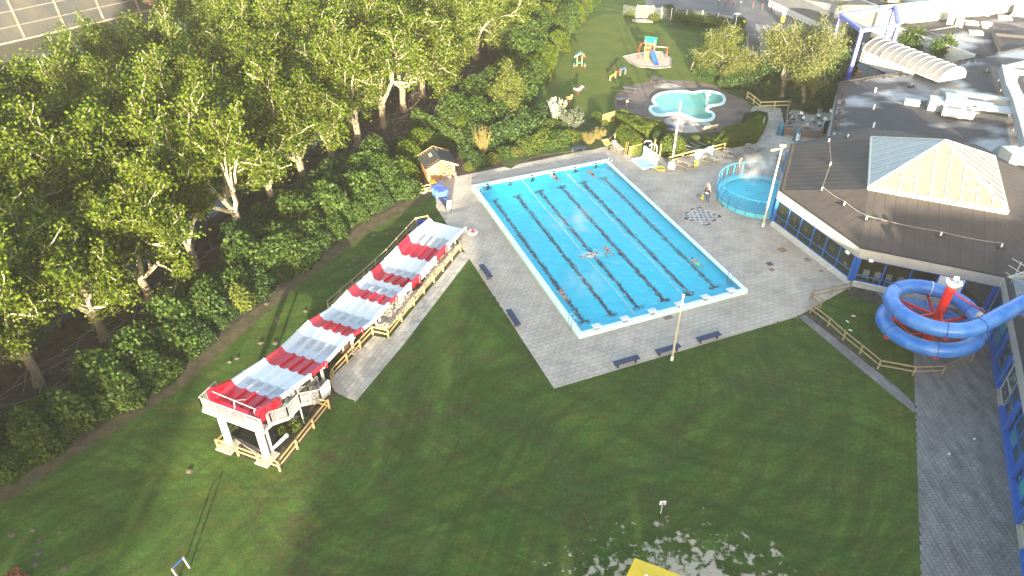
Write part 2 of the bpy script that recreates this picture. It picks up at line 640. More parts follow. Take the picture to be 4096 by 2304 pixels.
# path beside the lane slide
F = lambda x, y, z=0.0: G(1, 1, x, y, z)
pave('slide_path', [[F(1548, 452), F(1634, 474), F(1133, 1130), F(1003, 1108)], [F(888, 1088), F(1135, 1127), F(750, 1587), F(600, 1510), F(545, 1425)]], F(1634, 474)[:2],
     math.atan2(*(F(1634, 474) - F(1133, 1130))[[1, 0]]), .5, .4, M_pathslab, z=.020, jit=.005)
# diagonal path on the right and the broad walkway along the wing
Hh = lambda x, y, z=0.0: G(3, 1, x, y, z)
Ll = lambda x, y, z=0.0: G(3, 2, x, y, z)
dp = [Hh(225, 955), Hh(330, 880), Ll(940, 0), Ll(1105, 128), Ll(1112, 235), Ll(828, 0)]
pave('lawn_path', [[Hh(232, 945), Hh(335, 905), Ll(940, 0), Ll(1105, 130), Ll(1108, 222), Ll(820, -5)]], Ll(830, 0)[:2], math.atan2(*(Hh(240, 940) - Ll(830, 0))[[1, 0]]), .6, .42, M_walk, z=.016, n_parts=150)
pave('walkway', [[Hh(1094, 1130), Ll(1155, 1560), Ll(2100, 1560), Hh(1668, 960)]], Ll(1105, 200)[:2], R(93), .4, .3, M_walk, z=.010, jit=.004)
pave('wall_foot_paving', [[Hh(600, 690), Hh(605, 790), Hh(905, 870), Hh(1100, 1135), Hh(1660, 1005), Hh(1665, 915)]], Hh(605, 735)[:2], R(-22), .4, .3, M_walk, z=.014, n_parts=60)
# upper path past the hedges and the terrace
B2 = lambda x, y, z=0.0: G(2, 0, x, y, z)
A3 = lambda x, y, z=0.0: G(3, 0, x, y, z)
pave('upper_path', [[B2(1850, 1130), A3(150, 1075), A3(120, 930), A3(165, 800), B2(1830, 800), B2(1800, 830)]], B2(1850, 1130)[:2], R(68), .42, .21, M_pathslab, z=.016, n_parts=0)
pave('terrace_paving', [[A3(120, 1010), A3(480, 1000), A3(520, 860), A3(175, 830)]], A3(120, 1010)[:2], R(68), .4, .4, M_pathslab, z=.024, n_parts=0)
# plaza beyond the park, with brick fields
plaza = [Pp(*p) for p in ((1640, 8), (1700, 28), (1860, 62), (1905, 130), (1930, 200), (1880, 160), (1875, 230), (2000, 330), (2300, 100), (2300, -60), (1640, -60))]
sheet('plaza', [Pp(*p)[:2] for p in ((1625, 20), (1745, 34), (1870, 72), (1900, 105), (1885, 170), (1900, 240), (2250, 240), (2250, -80), (1620, -80))], .006, M_asphalt)
for q in (((1690, 22), (1752, 26), (1750, 44), (1672, 40)), ((1800, 36), (1850, 42), (1838, 66), (1786, 58)), ((1900, 60), (1990, 72), (1975, 110), (1915, 105))):
 sheet('brick_field', [Pp(*p)[:2] for p in q], .010, M_brickpave)
sheet('plaza_verge', smooth_poly([Pp(*p) for p in ((1790, -6), (1860, -4), (1925, 0), (1930, -16), (1790, -20))], 3), .012, M_field)
# paved round of the paddling pool
pcx = [B2(765, 765), B2(1812, 830), B2(1180, 604), B2(1300, 1008)]
PC = np.array([(pcx[0][0] + pcx[1][0]) / 2, (pcx[2][1] + pcx[3][1]) / 2])
PRX, PRY = (pcx[1][0] - pcx[0][0]) / 2, (pcx[2][1] - pcx[3][1]) / 2
M_round = mat('paddling_paving', (.075, .058, .05), .85, (.17, .135, .115), .5, bump=.4, bscale=9, detail=8, contrast=(.33, .72))
M_saltstain = mat('pale_stain', (.38, .36, .33), .85, (.18, .15, .13), .9, bump=.3, detail=9, contrast=(.42, .6))
sheet('paddling_surround', [(PC[0] + PRX * math.cos(a), PC[1] + PRY * math.sin(a)) for a in np.linspace(0, 2 * math.pi, 60)[:-1]], .012, M_round)
sheet('lime_stain', smooth_poly([B2(*p) for p in ((1140, 930), (1200, 880), (1330, 885), (1480, 925), (1500, 960), (1380, 1000), (1230, 990))], 4), .016, M_saltstain)
sheet('lime_stain', smooth_poly([B2(*p) for p in ((1070, 655), (1150, 630), (1240, 640), (1350, 690), (1290, 688), (1150, 670))], 4), .016, M_saltstain)
# planting beds
M_bed = mat('bed_grass', (.03, .055, .018), .95, (.075, .085, .035), 1.6, bump=1.0, bscale=6, spec=.1, detail=8)
bed = MB()
bed.prism([tuple(p[:2]) for p in smooth_poly([B2(*p) for p in ((770, 1050), (880, 1175), (1000, 1140), (1100, 1165), (1185, 1205), (1390, 1160), (1530, 1130), (1840, 1075), (1930, 890), (1860, 880), (1600, 985), (1480, 1003), (1300, 1010), (1130, 985), (780, 960))], 3)], .0, .06)
bed.obj('planting_bed', M_bed, kind='structure')
bed = MB()
bed.prism([tuple(p[:2]) for p in smooth_poly([B2(*p) for p in ((-60, 1260), (150, 1190), (400, 1150), (690, 1110), (720, 950), (640, 900), (400, 800), (0, 850))], 3)], .0, .05)
bed.obj('shrub_bed', M_bed, kind='structure')
bed = MB()
bed.prism([tuple(p[:2]) for p in smooth_poly([Pp(*p) for p in ((1770, 190), (1880, 255), (2000, 275), (2085, 265), (2120, 200), (2080, 160), (1950, 140), (1880, 150), (1840, 130))], 3)], .0, .05)
bed.obj('tree_bed', M_bed, kind='structure')
# gravel strip below the slide and the trampled earth under its platform
M_earth = mat('dark_earth', (.028, .022, .017), .95, (.07, .06, .03), 1.2, bump=1, bscale=5, detail=8)
sheet('slide_earth', [tuple(U(*p)[:2]) for p in ((868, 1795), (1125, 1880), (1310, 1640), (1540, 1310), (1860, 1010), (1760, 920), (1600, 1060), (1200, 1480))], .011, M_earth)
# ------------------------------------------------------------------ swimming pool
M_poolwall = mat('pool_wall_paint', (.50, .80, .76), .45, (.58, .84, .80), 1.2)
M_coping = mat('pool_coping', (.70, .80, .80), .4, (.62, .74, .75), 2)
M_basin = mat('pool_floor_paint', (.008, .72, .93), .5, (.012, .78, .97), .6)
M_line = mat('lane_line', (.008, .018, .05), .5)
M_steel = mat('brushed_steel', (.62, .63, .64), .25, metal=1.0)
M_galv = mat('galvanised', (.42, .42, .405), .45, (.36, .36, .35), 5, metal=.15)
M_white = mat('white_plastic', (.78, .78, .77), .4)
M_red = mat('red_paint', (.55, .03, .03), .35)
def water_material(name, tint, rough=.0, amp=.5, scale=1.0, ior=1.33):
 m = bpy.data.materials.new(name)
 m.use_nodes = True
 N = m.node_tree.nodes
 L = m.node_tree.links
 b = N['Principled BSDF']
 b.inputs['Base Color'].default_value = (*tint, 1)
 b.inputs['Roughness'].default_value = rough
 b.inputs['IOR'].default_value = ior
 b.inputs['Transmission Weight'].default_value = 1.0
 tc = N.new('ShaderNodeTexCoord')
 h = None
 for sc, am in ((1.1 * scale, 1.0), (3.2 * scale, .42), (8 * scale, .12)):
  n = N.new('ShaderNodeTexNoise')
  n.inputs['Scale'].default_value = sc
  n.inputs['Detail'].default_value = 2
  n.inputs['Distortion'].default_value = .6
  L.new(tc.outputs['Object'], n.inputs['Vector'])
  mu = N.new('ShaderNodeMath')
  mu.operation = 'MULTIPLY_ADD'
  mu.inputs[1].default_value = am
  L.new(n.outputs[0], mu.inputs[0])
  if h is not None:
   L.new(h, mu.inputs[2])
  else:
   mu.inputs[2].default_value = 0
  h = mu.outputs[0]
 bp = N.new('ShaderNodeBump')
 bp.inputs['Strength'].default_value = amp
 bp.inputs['Distance'].default_value = .16
 L.new(h, bp.inputs['Height'])
 L.new(bp.outputs[0], b.inputs['Normal'])
 return m
M_water = water_material('pool_water', (.90, .99, 1.0), amp=1.0)
WL_Z = .26
DEPTH = -1.15
CT = .36
pl = thing('swimming_pool', 'long rectangular swimming pool with white coping and dark lane lines', 'swimming pool', pool(0, 0))
b = MB()
ZT = .40
for (u0, u1, v0, v1) in ((0, PW, 0, CT), (0, PW, PL - CT - .25, PL), (0, CT, CT, PL - CT - .25), (PW - CT, PW, CT, PL - CT - .25)):
 b.prism([tuple(pool(u, v)[:2]) for u, v in ((u0, v0), (u1, v0), (u1, v1), (u0, v1))], -.05, ZT - .03)
b.obj('pool_wall', M_poolwall, pl)
b = MB()
e = .02
for (u0, u1, v0, v1) in ((-e, PW + e, -e, CT + e), (-e, PW + e, PL - CT - .25 - e, PL + e), (-e, CT + e, CT + e, PL - CT - .25 - e), (PW - CT - e, PW + e, CT + e, PL - CT - .25 - e)):
 b.prism([tuple(pool(u, v)[:2]) for u, v in ((u0, v0), (u1, v0), (u1, v1), (u0, v1))], ZT - .03, ZT)
b.obj('coping', M_coping, pl)
b = MB()
i0, i1, j0, j1 = CT, PW - CT, CT, PL - CT - .25
c4 = [(i0, j0), (i1, j0), (i1, j1), (i0, j1)]
b.face([pool(u, v, DEPTH) for u, v in c4])
for k in range(4):
 a, c = c4[k], c4[(k + 1) % 4]
 b.face([pool(*a, DEPTH), pool(*a, ZT - .04), pool(*c, ZT - .04), pool(*c, DEPTH)])
b.obj('basin', M_basin, pl)
b = MB()
b.face([pool(u, v, WL_Z) for u, v in c4])
b.obj('pool_water', M_water, pl, kind='structure')
LANES = [1.62 + 2.52 * i for i in range(6)]
for u in LANES:
 b = MB()
 for (ua, ub, va, vb) in ((u - .17, u + .17, 2.5, PL - 2.6), (u - .5, u + .5, 2.2, 2.5), (u - .5, u + .5, PL - 2.6, PL - 2.3)):
  b.face([pool(x, y, DEPTH + .004) for x, y in ((ua, va), (ub, va), (ub, vb), (ua, vb))])
 b.obj('lane_line', M_line, pl)
 b = MB()
 vf = j1 - .004
 b.face([pool(u - .13, vf, ZT - .05), pool(u + .13, vf, ZT - .05), pool(u + .13, vf, -.75), pool(u - .13, vf, -.75)])
 b.face([pool(u - .38, vf - .002, -.20), pool(u + .38, vf - .002, -.20), pool(u + .38, vf - .002, -.46), pool(u - .38, vf - .002, -.46)])
 b.obj('turning_cross', M_line, pl)
 b = MB()
 b.box(pool(u, j1 + .14, ZT + .003), (.26, .30, .006), PA)
 b.obj('lane_mark', M_line, pl)
for u in (2.9, 11.3):
 st = MB()
 st.box(pool(u, -.004, .23), (.26, .008, .17), PA)
 s_ = st.obj('depth_sticker', M_white, pl)
 st = MB()
 for dz in (-.045, .0, .05):
  st.box(pool(u, -.011, .23 + dz), (.22 if dz > -.01 else .14, .006, .024), PA)
 st.obj('sticker_print', M_red, s_)
for v in (1.4, 14.6, 15.6, 24.6):
 st = MB()
 st.box(pool(-.004, v, .23), (.008, .22, .15), PA)
 s_ = st.obj('depth_sticker', M_white, pl)
 st = MB()
 for dz in (-.04, .03):
  st.box(pool(-.011, v, .23 + dz), (.006, .18, .022), PA)
 st.obj('sticker_print', M_red, s_)
# starting blocks on the near wall
names = ['nearest the left ladder', 'second from the left ladder', 'third from the left ladder', 'in front of the cream flagpole', 'second from the right corner', 'at the right corner']
for i, u in enumerate(LANES):
 c = pool(u, CT * .5, ZT)
 t = thing('starting_block', 'pale starting block on the near pool wall, ' + names[i], 'starting block', c, 'starting blocks on the near pool wall')
 b = MB()
 b.box(c + np.array([0, 0, .13]), (.24, .16, .26), PA)
 b.box(c + np.array([0, 0, .01]), (.36, .24, .02), PA)
 b.obj('pedestal', M_galv, t)
 b = MB()
 tp = pool(u, CT * .5 + .08, ZT + .30)
 b.box(tp, (.66, .56, .05), PA, rx=R(-9))
 b.obj('platform', M_white, t)
 b = MB()
 for k in (-1, 0, 1):
  b.box(tp + np.array([0, 0, .032]) + np.append(PV * (.14 * k), -.022 * k), (.6, .025, .012), PA, rx=R(-9))
 b.obj('grip_strip', M_galv, t)
# ladders
for (nm, u, v, s) in (('near-left', CT, 1.55, 1), ('far-left', CT, PL - 2.0, 1), ('near-right', PW - CT, 1.9, -1), ('far-right', PW - CT, PL - 1.5, -1)):
 c = pool(u, v, ZT)
 t = thing('pool_ladder', 'steel pool ladder with two hooped rails at the %s corner of the pool' % nm.replace('near', 'near').replace('-', ' '), 'ladder', c, 'steel ladders at the pool corners')
 for k in (-1, 1):
  b = MB()
  pts = [pool(u - s * .45, v + k * .28, .03)]
  for a in np.linspace(0, math.pi, 9):
   pts.append(pool(u - s * .15 - s * .30 * math.cos(a), v + k * .28, ZT + .45 + .35 * math.sin(a)))
  pts.append(pool(u + s * .16, v + k * .28, -.75))
  b.tube(pts, .024, 6)
  b.obj('hand_rail', M_steel, t, smooth=True)
 for z in (.1, -.2, -.5):
  b = MB()
  b.box(pool(u + s * .16, v, z), (.09, .56, .03), PA)
  b.obj('rung', M_steel, t)
# lane ropes with red and white floats
M_rope_r = mat('float_red', (.62, .03, .08), .4)
M_rope_w = mat('float_white', (.62, .62, .62), .4)
for u, lab in ((5.40, 'lane rope of red and white floats on the shed side of the pool'), (10.44, 'lane rope of red and white floats on the hall side of the pool')):
 t = thing('lane_rope', lab, 'lane rope', pool(u, CT, WL_Z), 'lane ropes across the pool')
 b = MB()
 path = [pool(u + .05 * math.sin(v * .6 + u), v, WL_Z + .03) for v in np.linspace(CT, j1, 60)]
 b.tube(path, .012, 4)
 b.obj('cable', M_rope_w, t)
 bw, br = MB(), MB()
 for k, v in enumerate(np.arange(CT + .3, j1 - .2, .42)):
  c = pool(u + .05 * math.sin(v * .6 + u), v, WL_Z + .035)
  d = np.append(PV, 0) * .045
  tgt = br if (k % 3 == 0 or v < 3 and k % 2 or v > 20.5 and k % 2) else bw
  tgt.tube([c - d, c - d * .3, c + d * .3, c + d], [.02, .042, .042, .02], 6)
 bw.obj('white_float', M_rope_w, t, kind='stuff')
 br.obj('red_float', M_rope_r, t, kind='stuff')
# ------------------------------------------------------------------ the pool hall (octagon) and the buildings behind it
M_roof = mat('roof_felt', (.0468, .0374, .033), .8, (.0633, .0512, .044), .35, bump=.3, bscale=14, stretch=(1, 1, 1))
M_seam = mat('roof_seam', (.028, .026, .026), .8)
M_felts = mat('felt_lap', (.0372, .03, .027), .85)
M_fascia = mat('fascia_panel', (.344, .332, .308), .45, (.376, .364, .34), 1.0)
M_blue = mat('blue_frame', (.015, .11, .42), .4)
M_brickw = mat('white_brick', (.58, .57, .53), .8, (.66, .65, .61), 4)
M_gravel_edge = mat('roof_edge_grit', (.10, .065, .04), .9, (.05, .045, .04), 6, bump=1, bscale=10)
M_dark = mat('dark_void', (.015, .016, .018), .6)
M_floor_in = mat('hall_floor', (.36, .22, .15), .6)
M_curve = mat('hall_wall', (.80, .77, .66), .7)
M_pool_in = mat('hall_pool', (.05, .55, .55), .3)
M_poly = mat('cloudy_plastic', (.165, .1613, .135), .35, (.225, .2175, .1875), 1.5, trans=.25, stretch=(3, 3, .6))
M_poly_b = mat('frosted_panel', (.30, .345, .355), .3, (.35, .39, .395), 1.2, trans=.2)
M_alu = mat('white_aluminium', (.4264, .4264, .4059), .4)
def glass_mat(name, tint, refl=1.0, op=.35):
 m = bpy.data.materials.new(name)
 m.use_nodes = True
 N = m.node_tree.nodes
 L = m.node_tree.links
 N.remove(N['Principled BSDF'])
 tr = N.new('ShaderNodeBsdfTransparent')
 tr.inputs[0].default_value = (*tint, 1)
 gl = N.new('ShaderNodeBsdfGlossy')
 gl.inputs[0].default_value = (1, 1, 1, 1)
 gl.inputs['Roughness'].default_value = .03
 fr = N.new('ShaderNodeFresnel')
 fr.inputs[0].default_value = 1.5
 df = N.new('ShaderNodeBsdfDiffuse')
 df.inputs[0].default_value = (tint[0] * .05, tint[1] * .06, tint[2] * .05, 1)
 m0 = N.new('ShaderNodeMixShader')
 m0.inputs[0].default_value = op
 m1 = N.new('ShaderNodeMixShader')
 if refl > 0:
  L.new(fr.outputs[0], m1.inputs[0])
 else:
  m1.inputs[0].default_value = 0
 L.new(tr.outputs[0], m0.inputs[1])
 L.new(df.outputs[0], m0.inputs[2])
 L.new(m0.outputs[0], m1.inputs[1])
 L.new(gl.outputs[0], m1.inputs[2])
 L.new(m1.outputs[0], N['Material Output'].inputs[0])
 return m
M_glass = glass_mat('tinted_glass', (.50, .60, .52), op=.86)
M_glass_clear = glass_mat('window_glass', (.9, .95, .93), op=.04)
M_mesh = glass_mat('safety_mesh', (.92, .94, .95), 0, .16)
OC = np.array([38.62, 59.8])
OR = 13.66
octv = [OC + OR * np.array([math.cos(R(180 + 45 * k)), math.sin(R(180 + 45 * k))]) for k in range(8)]
ZE, ZF0, ZPL = 3.78, 2.86, .55
PB = np.array([38.7, 59.75])
PZ, PS, PAZ = 5.62, 5.42, 8.95
sqv = [PB + PS * math.sqrt(2) * np.array([math.cos(R(202.5 + 90 * k)), math.sin(R(202.5 + 90 * k))]) for k in range(4)]
hall = thing('pool_hall', 'octagonal swimming hall with brown felt roof, white fascia and blue windows', 'swimming hall', (*OC, 0))
# facets: octagon side k runs octv[k] -> octv[k+1]; sides 0, 2, 4, 6 meet a corner of the skylight base
facets = []
for k in range(8):
 a, b_ = octv[k], octv[(k + 1) % 8]
 A = (*a, ZE)
 B_ = (*b_, ZE)
 if k % 2 == 0:
  facets.append([A, B_, (*sqv[k // 2], PZ)])
 else:
  facets.append([A, B_, (*sqv[(k // 2 + 1) % 4], PZ), (*sqv[k // 2], PZ)])
def roof_z(x, y):
 for fc in facets:
  if pts_in(fc, (x, y)):
   p0, p1, p2 = [np.array(q) for q in fc[:3]]
   n = np.cross(p1 - p0, p2 - p0)
   return p0[2] - (n[0] * (x - p0[0]) + n[1] * (y - p0[1])) / n[2]
 return 3.70
def on_roof(x, y):
 z = 4.2
 for _ in range(12):
  p = U(x, y, z)
  z = roof_z(p[0], p[1])
 return U(x, y, z)
for k, fc in enumerate(facets):
 b = MB()
 low = [(p[0], p[1], p[2] - .12) for p in fc]
 n = len(fc)
 b.add(fc + low, [tuple(range(n)), tuple(range(n, 2 * n))[::-1]] + [(i, n + i, n + (i + 1) % n, (i + 1) % n) for i in range(n)])
 ro = b.obj('roof', M_roof, hall)
 # seams of the felt strips run up the slope
 s = MB()
 a, c = np.array(fc[0]), np.array(fc[1])
 e = (c - a) / np.linalg.norm(c - a)
 inw = np.array([-e[1], e[0], 0])
 nm = np.cross(np.array(fc[1]) - a, np.array(fc[2]) - a)
 nm = nm / np.linalg.norm(nm) * (1 if nm[2] > 0 else -1)
 loc2 = [((np.array(p) - a) @ e, (np.array(p) - a) @ inw) for p in fc]
 L_ = np.linalg.norm(c - a)
 for t in np.arange(.5, L_ - .2, .86):
  lo, hi = 0, 9
  for _ in range(30):
   m_ = (lo + hi) / 2
   if pts_in(loc2, (t, m_ + .02)):
    lo = m_
   else:
    hi = m_
  if lo < .5:
   continue
  rise = lambda d: a + e * t + inw * d + np.array([0, 0, -(nm[0] * (inw[0] * d) + nm[1] * (inw[1] * d)) / nm[2] + .006])
  s.beam(rise(.1), rise(lo - .05), .035, .012)
 if s.v:
  s.obj('felt_seam', M_felts, ro, kind='stuff')
# eaves upstand, fascia, windows, plinth on the sides that show
for k in (7, 0, 1):
 a, c = octv[k], octv[(k + 1) % 8]
 e = (c - a) / np.linalg.norm(c - a)
 out = np.array([e[1], -e[0]])
 if (a + c) @ out / 2 < OC @ out:
  out = -out
 L_ = np.linalg.norm(c - a)
 W = lambda t, d, z: np.array([*(a + e * t + out * d), z])
 az = math.atan2(e[1], e[0])
 b = MB()
 b.beam(W(0, -.06, ZE + .04), W(L_, -.06, ZE + .04), .16, .10)
 b.obj('roof_edge', M_seam, hall)
 if k == 7:
  b = MB()
  b.beam(W(0.2, -.45, ZE + .09), W(L_ - .2, -.45, ZE + .09), .5, .04)
  b.obj('roof_grit_strip', M_gravel_edge, hall)
 for i in range(6):
  b = MB()
  t0, t1 = L_ * i / 6 + .008, L_ * (i + 1) / 6 - .008
  b.beam(W(t0, .02, (ZE + ZF0) / 2), W(t1, .02, (ZE + ZF0) / 2), .07, ZE - ZF0 - .04)
  b.obj('fascia_panel', M_fascia, hall)
 b = MB()
 b.beam(W(0, -.12, ZF0 + .04), W(L_, -.12, ZF0 + .04), .3, .06)
 b.obj('soffit', M_fascia, hall)
 # plinth of white brick courses
 pr = MB()
 for j in range(8):
  off = (j % 2) * .11
  z0 = .0 + j * ZPL / 8
  x = -off
  while x < L_:
   x0, x1 = max(0, x), min(L_, x + .21)
   if x1 - x0 > .03:
    pr.beam(W(x0 + .004, .01, z0 + ZPL / 16), W(x1 - .004, .01, z0 + ZPL / 16), .2 + random.uniform(-.006, .006), ZPL / 8 - .012, tone=random.random())
   x += .22
 if k != 7:
  pr.obj('brick_course', mat('white_brick_plinth', (.56, .55, .51), .8, tone=.16), hall, kind='stuff')
 b = MB()
 b.beam(W(0, -.03, ZPL / 2), W(L_, -.03, ZPL / 2), .16, ZPL - .02)
 b.beam(W(0, .0, ZPL + .015), W(L_, .0, ZPL + .015), .26, .03)
 b.obj('plinth', M_brickw, hall)
 # window bays
 nb = {0: 6, 1: 5, 7: 5}[k]
 w0 = .28
 for i in range(nb):
  t0, t1 = w0 + (L_ - 2 * w0) * i / nb, w0 + (L_ - 2 * w0) * (i + 1) / nb
  zt = ZPL + (.78 if k == 0 else .62)
  door = (k == 1 and i == 3)
  b = MB()
  b.beam(W(t0, -.05, ZPL), W(t0, -.05, ZF0), .12, .08, up=(0, 1, 0))
  b.beam(W(t1, -.05, ZPL), W(t1, -.05, ZF0), .12, .08, up=(0, 1, 0)) if i == nb - 1 else None
  for z in (ZPL + .06, zt, ZF0 - .03):
   b.beam(W(t0 + .06, -.05, z), W(t1 - .06, -.05, z), .10, .07)
  wf = b.obj('window', M_blue, hall)
  for (z0, z1) in ((ZPL + .09, zt - .035), (zt + .035, ZF0 - .06)):
   b = MB()
   b.beam(W(t0 + .05, -.06, (z0 + z1) / 2), W(t1 - .05, -.06, (z0 + z1) / 2), .02, z1 - z0)
   b.obj('pane', M_white if door and z0 > 1 else (M_glass if k == 0 else M_glass_clear), wf)
  if k == 0 and i in (1, 3, 5, 2, 4, 0):
   # flat film pictures stuck on the glass: a starfish, fish and palm fronds
   cx = (t0 + t1) / 2
   fm = mat('window_film', (.045, .06, .04), .6, (.06, .06, .035), 5)
   b = MB()
   if i == 5:
    pts = [W(cx + .1 + (.42 if j % 2 == 0 else .19) * math.sin(j * math.pi / 5), .005, zt + .25 + (.42 if j % 2 == 0 else .19) * math.cos(j * math.pi / 5)) for j in range(10)]
    b.face(pts)
    m_ = mat('starfish_film', (.085, .09, .045), .6)
   elif i in (1, 3):
    for (dx, dz, s_) in ((0, .45, .34), (.3, -.1, .2), (-.25, -.35, .16)):
     pts = [W(cx + dx + s_ * math.cos(q) * .6 * (1 + .3 * math.sin(3 * q)), .005, zt + .35 + dz + s_ * math.sin(q)) for q in np.linspace(0, 2 * math.pi, 15)[:-1]]
     b.face(pts)
    m_ = mat('fish_film', (.055, .045, .038), .6)
   else:
    for q in np.linspace(.3, 2.9, 6):
     p0 = W(cx, .005, zt + .55)
     d = np.array([*(e * math.cos(q) * .5), math.sin(q) * .55])
     n_ = np.array([*(e * -math.sin(q) * .07), math.cos(q) * .07])
     b.face([p0, p0 + d * .5 + n_, p0 + d, p0 + d * .5 - n_])
    m_ = fm
   b.obj('film_picture', m_, wf)
 # corner post
 for t in (.12, L_ - .12):
  b = MB()
  b.beam(W(t, .0, .5), W(t, .0, ZF0), .3, .3, up=(0, 1, 0))
  b.obj('corner_post', M_blue, hall)
# inside, seen through the glass
b = MB()
b.prism([tuple(OC + (OR - .5) * np.array([math.cos(R(180 + 45 * k)), math.sin(R(180 + 45 * k))])) for k in range(8)], .05, .12)
b.obj('hall_floor', M_floor_in, hall)
b = MB()
arc = [OC + np.array([0, -3.4]) + 4.6 * np.array([math.cos(q) * 1.3, math.sin(q)]) for q in np.linspace(R(150), R(330), 18)]
for p, q in zip(arc[:-1], arc[1:]):
 b.beam((*p, .75), (*q, .75), .2, 1.3)
b.obj('curved_wall', M_curve, hall)
b = MB()
b.prism([tuple(p) for p in arc], .13, 1.1)
b.obj('indoor_pool', M_pool_in, hall)
M_ich = mat('indoor_chair', (.7, .7, .68), .5)
for i in range(5):
 q = octv[1] + (octv[2] - octv[1]) / 10.45 * (1.2 + .9 * i) + np.array([.39, .92]) * 1.1
 b = MB()
 b.box((*q, .50), (.5, .45, .05), R(-22))
 b.box((q[0] + .09, q[1] + .22, .78), (.48, .05, .5), R(-22))
 for s in (-.2, .2):
  b.box((q[0] + s, q[1] - s * .4, .3), (.05, .4, .36), R(-22))
 tag(b.obj('hall_chair', M_ich, loc=(*q, .12)), 'pale chair just inside the hall window, ' + ['nearest the corner post', 'second from the corner post', 'middle one of five', 'second from the blue tube', 'nearest the blue tube'][i], 'chair', 'chairs inside the hall window')
b = MB()
for k in range(8):
 a, c = octv[k], octv[(k + 1) % 8]
 if k not in (0, 1, 7):
  b.beam((*a, ZE / 2), (*c, ZE / 2), .2, ZE - .15)
b.obj('wall', M_curve, hall)
# glazed pyramid
py = thing('pyramid_skylight', 'large cloudy plastic pyramid skylight with white bars on the hall roof', 'skylight', (*PB, PZ))
apex = np.array([*PB, PAZ])
b = MB()
for k in range(4):
 b.beam((*sqv[k], PZ + .1), (*sqv[(k + 1) % 4], PZ + .1), .22, .36)
b.obj('curb', mat('curb_paint', (.62, .60, .48), .6), py)
for k in range(4):
 a, c = np.array([*sqv[k], PZ + .26]), np.array([*sqv[(k + 1) % 4], PZ + .26])
 e = (c - a) / np.linalg.norm(c - a)
 L_ = np.linalg.norm(c - a)
 mid = (a + c) / 2
 nb = 9
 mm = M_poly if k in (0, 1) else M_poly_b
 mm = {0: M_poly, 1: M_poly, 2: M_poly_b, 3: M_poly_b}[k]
 for i in range(nb):
  t0, t1 = L_ * i / nb, L_ * (i + 1) / nb
  f = lambda t, s: (a + e * t) * (1 - s) + (apex + (a + e * t - mid) * 0) * s
  smax = lambda t: 1 - abs(t - L_ / 2) / (L_ / 2)
  up_ = (apex - mid)
  pt = lambda t, s: a + e * t + up_ * s
  s0, s1 = smax(t0), smax(t1)
  poly_ = [pt(t0, 0), pt(t1, 0)]
  if s1 > .001:
   poly_.append(pt(t1, s1))
  if t0 < L_ / 2 < t1:
   poly_.append(pt(L_ / 2, 1))
  if s0 > .001:
   poly_.append(pt(t0, s0))
  b = MB()
  b.face(poly_)
  b.obj('pane', mm, py)
  b = MB()
  if i > 0:
   b.beam(pt(t0, 0) + np.array([0, 0, .02]), pt(t0, s0) + np.array([0, 0, .02]), .085, .07)
   b.obj('glazing_bar', M_alu, py)
 # opening vents: cross bars between bars 3-4 and 6-7
 b = MB()
 for i in (2, 6):
  t0, t1 = L_ * i / nb, L_ * (i + 1) / nb
  for s in (.24, .42):
   s_ = s if s < smax(t0 if i < 4 else t1) else 0
   if s_:
    b.beam(pt(t0, s_) + np.array([0, 0, .02]), pt(t1, s_) + np.array([0, 0, .02]), .09, .06)
 b.obj('vent_frame', M_alu, py)
 b = MB()
 b.beam(a, apex, .16, .12)
 b.obj('hip_bar', M_alu, py)
# fall-arrest posts and their cable
M_cable = mat('steel_cable', (.42, .40, .35), .5)
Q = lambda x, y: on_roof(3000 + .42796 * x, 540 + .42796 * y)
anch = [(912, 25), (735, 65), (748, 285), (668, 520), (877, 660), (1083, 795), (1778, 945), (2345, 1052)]
where = ['behind the skylight edge', 'nearest the terrace', 'beside the dark left roof slope', 'on the left hip of the roof', 'halfway down the left front slope', 'on the front hip', 'in the middle of the front slope', 'by the right wing']
tops = []
for i, (x, y) in enumerate(anch):
 p = Q(x, y)
 t = thing('roof_anchor', 'short white safety post on a black pad, ' + where[i], 'roof anchor', p, 'safety posts on the hall roof')
 b = MB()
 b.box(p + np.array([0, 0, .04]), (.72, .52, .06), R(-22) if i > 5 else R(30))
 b.obj('pad', M_seam, t)
 b = MB()
 b.tube([p + np.array([0, 0, .05]), p + np.array([0, 0, .36])], .065, 10)
 b.obj('post', M_white, t, smooth=True)
 tops.append(p + np.array([0, 0, .43]))
b = MB()
for a, c in zip(tops[1:-1], tops[2:]):
 pts = [a + (c - a) * s - np.array([0, 0, .12 * 4 * s * (1 - s)]) for s in np.linspace(0, 1, 9)]
 b.tube(pts, .014, 4)
o = b.obj('safety_cable', M_cable)
tag(o, 'thin cable strung between the safety posts on the hall roof', 'cable')
def floodlight(name, label, p, aim, group=None):
 t = thing(name, label, 'floodlight', p, group)
 b = MB()
 b.box(np.array(p) + np.array([0, 0, .05]), (.34, .18, .26), math.atan2(aim[1], aim[0]) - math.pi / 2, rx=R(-35))
 b.obj('housing', M_white, t)
 b = MB()
 b.beam(np.array(p) - np.array([*(np.array(aim) * .3), .05]), np.array(p), .06, .06)
 b.obj('bracket', M_galv, t)
 return t
d0, d1 = octv[1], octv[2]
floodlight('floodlight', 'white floodlight on the fascia, left of the hall corner post', (*(d0 + np.array([-.75, .5])), 3.0), (-.92, -.38), 'floodlights at the hall corner')
floodlight('floodlight', 'white floodlight on the fascia, right of the hall corner post', (*(d0 + np.array([.75, -.75])), 3.0), (-.38, -.92), 'floodlights at the hall corner')
